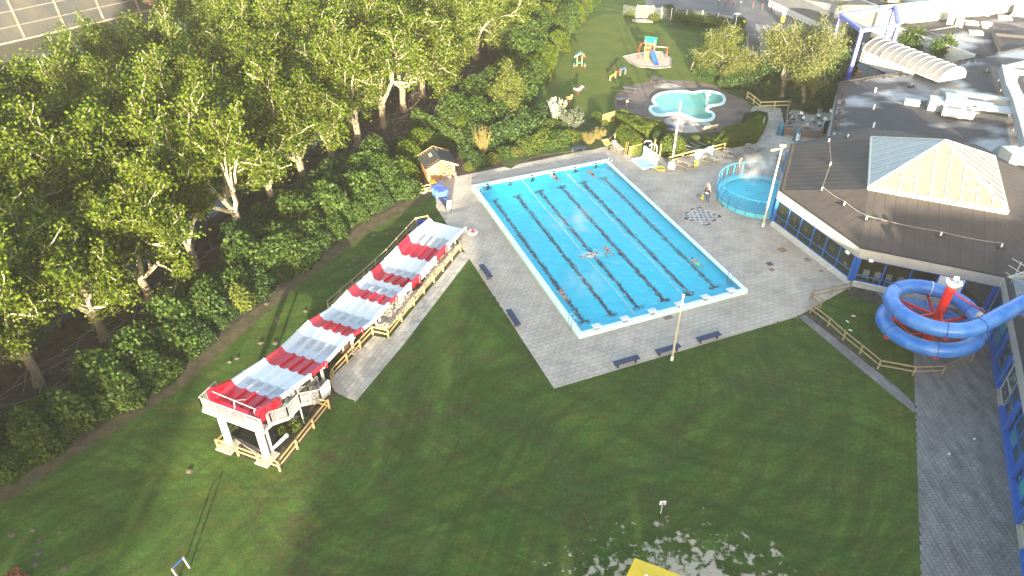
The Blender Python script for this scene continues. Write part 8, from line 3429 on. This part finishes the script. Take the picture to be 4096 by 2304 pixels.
# ------------------------------------------------------------------ the front lawn
p = G(2, 2, 1122, 975)
t = thing('ball_board', 'small white board on a thin pole standing on the lawn at the sand', 'board', p)
b = MB()
b.tube([p, p + np.array([0, 0, .95])], .025, 6)
b.obj('pole', M_white, t)
b = MB()
b.box(p + np.array([.02, .04, .95]), (.38, .04, .36), .05)
bo = b.obj('board', M_white, t)
b = MB()
b.beam(p + np.array([.02, -.02, .83]), p + np.array([.02, -.02, 1.06]), .03, .05, up=(0, 1, 0))
for z in (.85, 1.03):
 b.beam(p + np.array([-.09, -.02, z]), p + np.array([.13, -.02, z]), .03, .04)
b.obj('bracket', M_grille, bo)
# yellow torn canopy at the bottom edge
cy = U(2583, 2296, 2.2)
cn = thing('yellow_canopy', 'torn yellow canvas canopy at the bottom edge of the sand', 'canopy', (cy[0], cy[1] - .3, 0))
M_yel = mat('canvas_yellow', (.80, .49, .012), .6, (.85, .55, .02), 2)
b = MB()
c0_ = U(2540, 2232, 1.6)
e1_ = U(2730, 2304, 1.6)
e2_ = U(2505, 2304, 1.6)
ap = np.array([cy[0], cy[1] - .15, 2.15])
fr_ = ap * 2 - c0_
fr_[2] = 1.6
e3 = e1_ + (e1_ - c0_) * .6
e4 = e2_ + (e2_ - c0_) * 1.6
nse = lambda: np.array([random.uniform(-.04, .04), random.uniform(-.04, .04), random.uniform(-.03, .03)])
def ctri(P0, P1, P2, k=7):
 vs, fs = [], []
 idx = {}
 for i in range(k + 1):
  for j in range(k + 1 - i):
   idx[i, j] = len(vs)
   vs.append(P0 + (P1 - P0) * i / k + (P2 - P0) * j / k + np.array([0, 0, -.10 * math.sin(math.pi * (i + j) / k)]) + nse() * .5)
 for i in range(k):
  for j in range(k - i):
   if random.random() < .10 and i + j > 1:
    continue
   fs.append((idx[i, j], idx[i + 1, j], idx[i, j + 1]))
   if i + j < k - 1:
    fs.append((idx[i + 1, j], idx[i + 1, j + 1], idx[i, j + 1]))
 b.add(vs, fs)
ctri(ap, c0_, e3)
ctri(ap, e3, fr_)
ctri(ap, fr_, e4)
ctri(ap, e4, c0_)
b.obj('canvas', M_yel, cn, smooth=True)
b = MB()
b.tube([(ap[0], ap[1], 0), ap + np.array([0, 0, .02])], .05, 8)
b.obj('pole', M_galv, cn)
b = MB()
b.ball(ap + np.array([0, 0, .1]), .1, 6)
b.obj('finial', M_white, cn, smooth=True)
# blue goal frame at the lower left
ga_, gb_ = G(0, 2, 1432, 1385), G(0, 2, 1350, 1470)
gg = thing('goal_frame', 'low goal of grey posts and thin blue bar on the lower left lawn', 'goal', ga_)
for q in (ga_, gb_):
 b = MB()
 b.beam(q, q + np.array([-.12, .03, 1.0]), .1, .1, up=(0, 1, 0))
 b.obj('post', M_woodg, gg)
b = MB()
b.tube([ga_ + np.array([-.12, .03, .95]), gb_ + np.array([-.12, .03, .95])], .03, 6)
b.obj('crossbar', M_pblue, gg)
# reddish bush cut by the lower left corner
rb = make_shrub('copper_bush', 'small copper-red bush at the lower left corner of the lawn', 'shrub', None, 91, (.75, .7, 1.0), 900, .14, mat('copper_leaf', (.16, .045, .018), .6, (.22, .08, .03), 1, island=.35, trans=.2))
place(rb, U(65, 2345))
# molehills
M_mole = mat('molehill_earth', (.065, .05, .03), .95, (.10, .08, .05), 5, bump=.8, bscale=9)
mh = [(455, 1118, 0), (300, 1190, 0), (250, 1100, 0), (95, 1135, 0), (290, 1275, 0), (265, 1365, 0), (490, 1395, 0), (1430, 655, 0)]
pts_m = [G(0, 2, x, y) for x, y, _ in mh] + [z3(x, y) for x, y in ((655, 965), (190, 1105), (560, 860), (800, 510), (790, 865), (650, 250), (1255, 365), (75, 1160))] + [z2(x, y) for x, y in ((460, 705), (620, 555), (400, 850), (370, 780), (280, 1105), (970, 295), (760, 315), (1085, 185), (70, 1030))]
wh = 'small molehill of dark earth on the grass between slide and shrubs'
for i, p in enumerate(pts_m):
 b = MB()
 r_ = random.uniform(.12, .25)
 k = 9
 vs = [(p[0] + r_ * (1 + .25 * random.random()) * math.cos(2 * math.pi * j / k), p[1] + r_ * (1 + .25 * random.random()) * math.sin(2 * math.pi * j / k), .004) for j in range(k)]
 vs += [(p[0] + r_ * .5 * math.cos(2 * math.pi * j / k), p[1] + r_ * .5 * math.sin(2 * math.pi * j / k), .06 + .03 * random.random()) for j in range(k)]
 vs.append((p[0], p[1], .10))
 b.add(vs, [(j, (j + 1) % k, k + (j + 1) % k, k + j) for j in range(k)] + [(k + j, k + (j + 1) % k, 2 * k) for j in range(k)])
 tag(b.obj('molehill', M_mole), 'small molehill of dark earth on the lower left lawn' if i < 8 else wh, 'molehill', 'molehills on the lower left lawn' if i < 8 else 'molehills beside the lane slide')
# covers and grates in the deck
M_rustp = mat('rusty_cover', (.22, .13, .08), .8, (.30, .20, .13), 4)
for (x, y, s, m_, lb) in ((108, 440, .75, M_rustp, 'square rusty manhole cover in the deck before the hall'), (12, 545, .55, M_conc, 'grey drain cover in the deck, left of the rusty cover'), (28, 588, .45, M_rustp, 'small brown drain grate in the deck left of the rusty cover'), (295, 512, .5, M_grille, 'grey floor socket by the hall plinth'), (400, 598, .3, M_rustp, 'tiny brown cover near the hall plinth')):
 p = Hh(x, y)
 b = MB()
 b.box(p + np.array([0, 0, .033]), (s, s, .02), PA)
 tag(b.obj('manhole_cover', m_), lb, 'cover')
p = K(2200, 1000, .34938, 1355, 775)
t = thing('drain_grate', 'barred drain grate in the deck behind the cream flagpole', 'grate', p)
b = MB()
b.box(p + np.array([0, 0, .03]), (.75, .45, .02), PA)
b.obj('frame', M_grille, t)
for k in range(6):
 b = MB()
 b.box(p + np.array([*(PU * (-.3 + .12 * k)), .045]), (.05, .4, .02), PA)
 b.obj('bar', M_rustp, t)
# ------------------------------------------------------------------ people
M_skin = mat('skin', (.42, .26, .19), .5)
M_hair = mat('brown_hair', (.07, .035, .02), .6)
M_hairf = mat('fair_hair', (.36, .22, .09), .6)
M_hairg = mat('grey_hair', (.35, .32, .29), .6)
M_blk = mat('black_cloth', (.012, .012, .016), .7)
def skinned(name, V, E, Rr, m, parent, lv=2, root=0):
 me = bpy.data.meshes.new(name)
 me.from_pydata([tuple(map(float, v)) for v in V], E, [])
 o = bpy.data.objects.new(name, me)
 col.objects.link(o)
 sk = o.modifiers.new('skin', 'SKIN')
 if not me.skin_vertices:
  me.skin_vertices.new(name='')
 sv = me.skin_vertices[0].data
 for i, r in enumerate(Rr):
  sv[i].radius = (r, r) if not hasattr(r, '__len__') else r
  sv[i].use_root = (i == root)
 sb = o.modifiers.new('sub', 'SUBSURF')
 sb.levels = lv
 sb.render_levels = lv
 dg = bpy.context.evaluated_depsgraph_get()
 dg.update()
 me2 = bpy.data.meshes.new_from_object(o.evaluated_get(dg))
 o.modifiers.clear()
 o.data = me2
 me2.materials.clear()
 me2.materials.append(m)
 me2.polygons.foreach_set('use_smooth', [True] * len(me2.polygons))
 if parent is not None:
  o.parent = parent
 return o
# joints: 0 pelvis 1 belly 2 chest 3 neck 4 head 5 crown, arms L 6-9 (shoulder elbow wrist hand), R 10-13, legs L 14-17 (hip knee ankle toe), R 18-21
EDG = [(0, 1), (1, 2), (2, 3), (3, 4), (4, 5), (2, 6), (6, 7), (7, 8), (8, 9), (2, 10), (10, 11), (11, 12), (12, 13), (0, 14), (14, 15), (15, 16), (16, 17), (0, 18), (18, 19), (19, 20), (20, 21)]
RAD = [.135, .12, .145, .06, .085, .075, .07, .048, .034, .03, .07, .048, .034, .03, .10, .065, .042, .035, .10, .065, .042, .035]
def person(label, loc, rz, J, suit, hair, group=None, female=True, clothes=None):
 t = thing('person', label, 'person', loc, group, rz, world_parts=False)
 J = [np.array(j, float) for j in J]
 skinned('body', J, EDG, RAD, M_skin, t)
 # hands with five fingers each
 b = MB()
 for w_, h_, e_ in ((8, 9, 7), (12, 13, 11)):
  d = J[h_] - J[e_]
  d /= np.linalg.norm(d)
  s = np.cross(d, [0, 0, 1])
  s = s / np.linalg.norm(s) if np.linalg.norm(s) > .1 else np.array([1, 0, 0])
  for k, (o_, L_) in enumerate(((-.027, .06), (-.009, .075), (.009, .072), (.027, .055))):
   p0 = J[h_] + s * o_
   b.tube([p0, p0 + d * L_ * .55, p0 + d * L_ + np.array([0, 0, -.012])], [.010, .009, .007], 5)
  p0 = J[h_] - d * .03 + s * .03
  b.tube([p0, p0 + s * .03 + d * .02, p0 + s * .04 + d * .05], [.012, .010, .008], 5)
 b.obj('fingers', M_skin, t, kind='stuff')
 # face
 hd = J[4]
 up = J[5] - J[4]
 up /= np.linalg.norm(up)
 return t, J
def add_hair(t, J, m, long_=False, back=(0, 1, 0)):
 b = MB()
 up = J[5] - J[4]
 up /= np.linalg.norm(up)
 bk_ = np.array(back, float)
 b.ball((J[4] + J[5]) / 2 + up * .045 + bk_ * .03, .108, 7)
 if long_:
  b.tube([(J[4] + J[5]) / 2 + bk_ * .07, J[4] + bk_ * .11 - up * .06, J[3] + bk_ * .12], [.09, .08, .04], 8)
 b.obj('hair', m, t, smooth=True)
def add_face(t, J, fwd):
 f = np.array(fwd, float)
 f /= np.linalg.norm(f)
 up = J[5] - J[4]
 up /= np.linalg.norm(up)
 s = np.cross(f, up)
 c = (J[4] + J[5]) / 2
 b = MB()
 b.tube([c + f * .085 + up * .01, c + f * .112 - up * .025], [.010, .016], 5)
 for k in (-1, 1):
  b.ball(c + s * .092 * k - up * .005, .022, 4)
 b.obj('nose_and_ears', M_skin, t, kind='stuff')
 for k in (-1, 1):
  b = MB()
  b.ball(c + f * .082 + s * .034 * k + up * .018, .013, 4)
  b.obj('eye', M_blk, t)
 b = MB()
 b.tube([c + f * .088 + s * -.025 - up * .055, c + f * .088 + s * .025 - up * .055], .008, 5)
 b.obj('mouth', mat('lips', (.35, .10, .09), .5), t)
def stand(arms):
 J = [(0, 0, .95), (0, 0, 1.12), (0, .0, 1.34), (0, 0, 1.50), (0, -.02, 1.60), (0, -.02, 1.72)]
 J += arms
 J += [(-.10, 0, .90), (-.11, -.02, .50), (-.12, .02, .08), (-.13, -.14, .03), (.10, 0, .90), (.12, -.04, .50), (.14, .02, .08), (.16, -.14, .03)]
 return J
def cloth_over(t, J, idx, edges, rad, m, name):
 return skinned(name, [J[i] if not hasattr(i, '__len__') else J[i[0]] * (1 - i[2]) + J[i[1]] * i[2] for i in idx], edges, rad, m, t)
ARM_H = [(-.19, 0, 1.40), (-.25, -.06, 1.14), (-.14, -.30, 1.14), (-.10, -.38, 1.15), (.19, 0, 1.40), (.25, -.06, 1.14), (.12, -.30, 1.14), (.08, -.38, 1.15)]
pm = K(2640, 600, .3662, 513, 568)
t, J = person('person in black body warmer and jeans looking up, holding a white controller', pm, R(-40), stand(ARM_H), None, None)
cloth_over(t, J, [0, 1, 2, 6, 10], [(0, 1), (1, 2), (2, 3), (2, 4)], [.185, .18, .185, .11, .11], M_blk, 'jacket')
cloth_over(t, J, [6, 7, (7, 8, .8), 2, 10, 11, (11, 12, .8)], [(3, 0), (0, 1), (1, 2), (3, 4), (4, 5), (5, 6)], [.09, .07, .055, .1, .09, .07, .055], mat('rust_sleeve', (.30, .12, .05), .8), 'sleeves')
cloth_over(t, J, [0, 14, 15, (15, 16, .9), 18, 19, (19, 20, .9)], [(0, 1), (1, 2), (2, 3), (0, 4), (4, 5), (5, 6)], [.15, .12, .09, .08, .12, .09, .08], mat('jeans', (.05, .09, .16), .8, (.08, .13, .22), 6), 'jeans')
cloth_over(t, J, [(16, 17, .1), 17], [(0, 1)], [.06, .05], M_brown, 'shoe')
cloth_over(t, J, [(20, 21, .1), 21], [(0, 1)], [.06, .05], M_brown, 'shoe')
add_hair(t, J, M_hairg)
add_face(t, J, (0, -1, .35))
q = pm + np.array([math.cos(R(-40)) * 0 - math.sin(R(-40)) * -.42, math.sin(R(-40)) * 0 + math.cos(R(-40)) * -.42, 1.2])
b = MB()
b.box(q, (.30, .16, .06), R(-40))
b.box(q + np.array([0, 0, .06]), (.2, .02, .10), R(-40))
tag(b.obj('remote_controller', M_white), 'white remote controller held by the person in black', 'controller')
pm2 = K(2640, 600, .3662, 500, 512)
J2 = stand([(-.18, 0, 1.40), (-.22, .03, 1.12), (-.20, -.10, .92), (-.19, -.13, .84), (.18, 0, 1.40), (.24, -.04, 1.14), (.14, -.24, 1.10), (.10, -.30, 1.10)])
t, J = person('person in a pale grey top with dark hair standing behind the one in black', pm2, R(-35), J2, None, None)
cloth_over(t, J, [0, 1, 2, 6, 10], [(0, 1), (1, 2), (2, 3), (2, 4)], [.165, .15, .165, .1, .1], mat('grey_top', (.34, .31, .30), .8, (.42, .39, .37), 7), 'jacket')
cloth_over(t, J, [6, 7, (7, 8, .8), 2, 10, 11, (11, 12, .8)], [(3, 0), (0, 1), (1, 2), (3, 4), (4, 5), (5, 6)], [.085, .062, .05, .1, .085, .062, .05], MATS['grey_top'], 'sleeves')
cloth_over(t, J, [0, 14, 15, (15, 16, .9), 18, 19, (19, 20, .9)], [(0, 1), (1, 2), (2, 3), (0, 4), (4, 5), (5, 6)], [.14, .115, .08, .065, .115, .08, .065], mat('dark_trousers', (.02, .022, .035), .8), 'trousers')
add_hair(t, J, M_hair, True)
add_face(t, J, (0, -1, .3))
pm3 = K(2640, 600, .3662, 868, 225)
J3 = stand([(-.17, 0, 1.40), (-.26, -.02, 1.18), (-.16, -.16, 1.0), (-.10, -.20, .97), (.17, 0, 1.40), (.32, -.10, 1.36), (.22, -.16, 1.56), (.16, -.16, 1.62)])
t, J = person('person in a dark swimsuit beyond the ring fence, one hand raised to the head', pm3, R(15), J3, None, None)
cloth_over(t, J, [0, 1, 2, (2, 6, .4), (2, 10, .4)], [(0, 1), (1, 2), (2, 3), (2, 4)], [.155, .135, .155, .06, .06], mat('dark_swimsuit', (.02, .018, .03), .6), 'swimsuit')
add_hair(t, J, M_hair)
add_face(t, J, (0, -1, .2))
# clipboard case and yellow cone next to the two people
p = K(2640, 600, .3662, 432, 530)
t = thing('equipment_case', 'grey open carrying case lying on the deck beside the two people', 'case', p)
b = MB()
b.box(p + np.array([0, 0, .1]), (.5, .36, .12), R(40))
b.obj('base', M_grey, t)
b = MB()
b.box(p + np.array([-.12, .2, .3]), (.5, .05, .36), R(40), rx=R(-20))
b.obj('lid', M_grille, t)
p = K(2640, 600, .3662, 463, 535)
t = thing('yellow_cone', 'small yellow cone standing on the deck beside the grey case', 'cone', p)
b = MB()
b.lathe(p, [(.13, .02), (.11, .06), (.06, .46), (.04, .5)], 12)
b.obj('cone_body', MATS['signal_yellow'], t, smooth=True)
b = MB()
b.box(p + np.array([0, 0, .02]), (.3, .3, .03), .4)
b.obj('base', MATS['signal_yellow'], t)
def swim(kind):
 """a body lying along +y (head), face down unless on the back; z=0 is the water line"""
 z = -.03
 J = [(0, 0, z), (0, .17, z), (0, .40, z + .02), (0, .55, z + .05), (0, .66, z + .10), (0, .78, z + .12)]
 if kind == 'breast':
  J += [(-.19, .45, z), (-.42, .55, z), (-.55, .72, z - .03), (-.60, .80, z - .03), (.19, .45, z), (.42, .55, z), (.55, .72, z - .03), (.60, .80, z - .03)]
  J += [(-.10, -.05, z), (-.34, -.30, z - .08), (-.26, -.62, z - .1), (-.38, -.68, z - .1), (.10, -.05, z), (.34, -.30, z - .08), (.26, -.62, z - .1), (.38, -.68, z - .1)]
 elif kind == 'crawl':
  J += [(-.18, .46, z), (-.26, .75, z + .10), (-.16, 1.0, z + .02), (-.15, 1.08, z), (.18, .46, z), (.26, .20, z - .05), (.24, -.05, z - .08), (.24, -.13, z - .08)]
  J += [(-.09, -.05, z), (-.10, -.45, z - .03), (-.10, -.85, z - .06), (-.10, -.98, z - .06), (.09, -.05, z), (.12, -.45, z - .06), (.14, -.85, z - .02), (.15, -.98, z - .02)]
 elif kind == 'back':
  J[4], J[5] = (0, .68, z + .06), (0, .80, z + .06)
  J += [(-.19, .46, z), (-.40, .62, z), (-.62, .60, z), (-.70, .60, z), (.19, .46, z), (.28, .74, z + .06), (.30, 1.0, z + .1), (.31, 1.08, z + .1)]
  J += [(-.09, -.05, z), (-.13, -.45, z), (-.10, -.85, z), (-.10, -.95, z + .05), (.09, -.05, z), (.15, -.45, z), (.20, -.82, z), (.21, -.92, z + .05)]
 else:   # upright in the water
  J = [(0, 0, -.35), (0, .03, -.2), (0, .08, 0.0), (0, .12, .14), (0, .12, .24), (0, .12, .36)]
  J += [(-.18, .09, .05), (-.38, .25, 0), (-.20, .42, .02), (-.12, .45, .03), (.18, .09, .05), (.36, .2, .1), (.22, .30, .26), (.16, .30, .32)]
  J += [(-.1, -.04, -.4), (-.16, -.25, -.65), (-.2, -.55, -.75), (-.2, -.62, -.78), (.1, -.04, -.4), (.2, -.3, -.6), (.3, -.6, -.65), (.32, -.68, -.66)]
 return [np.array(j) for j in J]
WS = lambda x, y: U(x * 1.590062, y * 1.590062, WL_Z)
M_green = mat('neon_green_cloth', (.04, .72, .12), .6)
for (x, y, kind, rz, lb, suit, sm, hm) in (
  (1398, 448, 'crawl', 28, 'swimmer in black trunks swimming crawl at the far wall, nearer the shed', 'trunks', M_blk, M_hairf),
  (1490, 438, 'crawl', 22, 'swimmer in black trunks gliding beside the far right ladder', 'trunks', M_blk, M_hairf),
  (1481, 642, 'crawl', -70, 'swimmer splashing across the lane rope in the middle of the pool', 'swimsuit', M_blk, M_hair),
  (1530, 633, 'breast', 12, 'swimmer in a black swimsuit doing breaststroke in the middle of the pool', 'swimsuit', M_blk, M_hairf),
  (1754, 663, 'breast', 22, 'swimmer in bright green shorts near the right side of the pool', 'trunks', M_green, M_hair),
  (1419, 745, 'back', 20, 'fair-haired swimmer in a dark swimsuit on the back near the left wall', 'swimsuit', mat('navy_swimsuit', (.02, .025, .06), .6), M_hairf)):
 t, J = person(lb, WS(x, y) + np.array([0, 0, -.02]), R(rz), swim(kind), None, None)
 if suit == 'trunks':
  cloth_over(t, J, [(0, 1, .4), 0, (14, 15, .35), (18, 19, .35)], [(0, 1), (1, 2), (1, 3)], [.145, .16, .12, .12], sm, 'trunks')
 else:
  cloth_over(t, J, [0, 1, 2, (2, 6, .45), (2, 10, .45)], [(0, 1), (1, 2), (2, 3), (2, 4)], [.155, .14, .158, .055, .055], sm, 'swimsuit')
 add_hair(t, J, hm, back=(0, 0, .02 if kind != 'back' else -.02))
 add_face(t, J, (0, .3, -1) if kind != 'back' else (0, 0, 1))
# splash round the crawling swimmer in the middle
M_foam = mat('white_foam', (.80, .84, .85), .6)
b = MB()
g = np.random.default_rng(5)
c_ = WS(1487, 643)
for i in range(150):
 r_ = g.uniform(.012, .06)
 q = c_ + np.array([g.normal() * .5, g.normal() * .3, .01 + abs(g.normal()) * .06])
 b.box(q, (r_, r_ * 1.3, r_ * .7), g.uniform(0, 3), rx=g.uniform(0, 3))
tag(b.obj('splash_foam', M_foam, kind='stuff'))
# ------------------------------------------------------------------ steam over the warm water
def steam(loc, half, dens, seed):
 m = bpy.data.materials.new('steam')
 m.use_nodes = True
 N = m.node_tree.nodes
 L = m.node_tree.links
 N.remove(N['Principled BSDF'])
 v = N.new('ShaderNodeVolumePrincipled')
 v.inputs['Color'].default_value = (.95, .95, .95, 1)
 tc = N.new('ShaderNodeTexCoord')
 n = N.new('ShaderNodeTexNoise')
 n.inputs['Scale'].default_value = .9
 n.inputs['Detail'].default_value = 3
 mp = N.new('ShaderNodeMapping')
 mp.inputs['Location'].default_value = (seed, 0, 0)
 L.new(tc.outputs['Object'], mp.inputs[0])
 L.new(mp.outputs[0], n.inputs['Vector'])
 gr = N.new('ShaderNodeTexGradient')
 gr.gradient_type = 'SPHERICAL'
 m2 = N.new('ShaderNodeMapping')
 m2.inputs['Scale'].default_value = [1 / h for h in half]
 L.new(tc.outputs['Object'], m2.inputs[0])
 L.new(m2.outputs[0], gr.inputs[0])
 r = N.new('ShaderNodeMapRange')
 r.inputs['From Min'].default_value = .42
 r.inputs['From Max'].default_value = .7
 L.new(n.outputs[0], r.inputs['Value'])
 a = N.new('ShaderNodeMath')
 a.operation = 'MULTIPLY'
 L.new(r.outputs[0], a.inputs[0])
 L.new(gr.outputs[1], a.inputs[1])
 c = N.new('ShaderNodeMath')
 c.operation = 'MULTIPLY'
 c.inputs[1].default_value = dens
 L.new(a.outputs[0], c.inputs[0])
 L.new(c.outputs[0], v.inputs['Density'])
 L.new(v.outputs[0], N['Material Output'].inputs['Volume'])
 b = MB()
 b.box(loc, [2 * h for h in half])
 b.obj('steam', m, loc=loc, kind='stuff')
steam((RC[0] + .3, RC[1] + 1.6, 2.3), (2.6, 2.4, 1.7), .9, 1.0)
q = pool(3.2, 5.5)
steam((q[0], q[1], 1.0), (2.4, 2.6, .65), .5, 5.0)
q = pool(6.5, 14.5)
steam((q[0], q[1], 1.0), (3.2, 3.0, .65), .45, 9.0)
# ------------------------------------------------------------------ unseen block and trees added to shade the lawn
M_shade_block = mat('shade_wall', (.42, .38, .33), .8)
nb_ = thing('shade_block', 'plain flat-roofed block south of the lawn whose shadow falls across it', 'building', (25, -30, 0))
for (x0, x1, h) in ((9.0, 30.4, 14.3), (30.4, 34, 15.4), (34, 62, 16.6)):
 b = MB()
 b.prism([(x0, -36), (x1 - .02, -36), (x1 - .02, -24), (x0, -24)], 0, h)
 b.obj('wing', M_shade_block, nb_)
for i, (x, h, k) in enumerate(((6.0, 13.4, 0), (1.5, 11.6, 1), (-3.0, 9.8, 2), (-8.0, 8.4, 0), (-29.5, 11.4, 1), (-35, 13.2, 2), (-41, 13.6, 0), (-47, 13.4, 1), (-24, 7.4, 1))):
 place(fam1[k], (x, -26 + 2 * (i % 2), 0), label='unseen plane tree added south of the lawn to shade it', scale=h / 10.6, group='unseen plane trees added for shade')  # added out of view, heights set by the shade they throw
# ------------------------------------------------------------------ thin veil added as a volume to lift dark tones
hz = bpy.data.materials.new('added_haze')
hz.use_nodes = True
hz.node_tree.nodes.remove(hz.node_tree.nodes['Principled BSDF'])
hv = hz.node_tree.nodes.new('ShaderNodeVolumePrincipled')
hv.inputs['Color'].default_value = (.95, .95, .95, 1)
hv.inputs['Density'].default_value = .0002
hv.inputs['Anisotropy'].default_value = .0
hz.node_tree.links.new(hv.outputs[0], hz.node_tree.nodes['Material Output'].inputs['Volume'])
b = MB()
b.box((0, 60, 18.8), (1300, 1300, 42.6))
b.obj('added_haze', hz, kind='stuff')
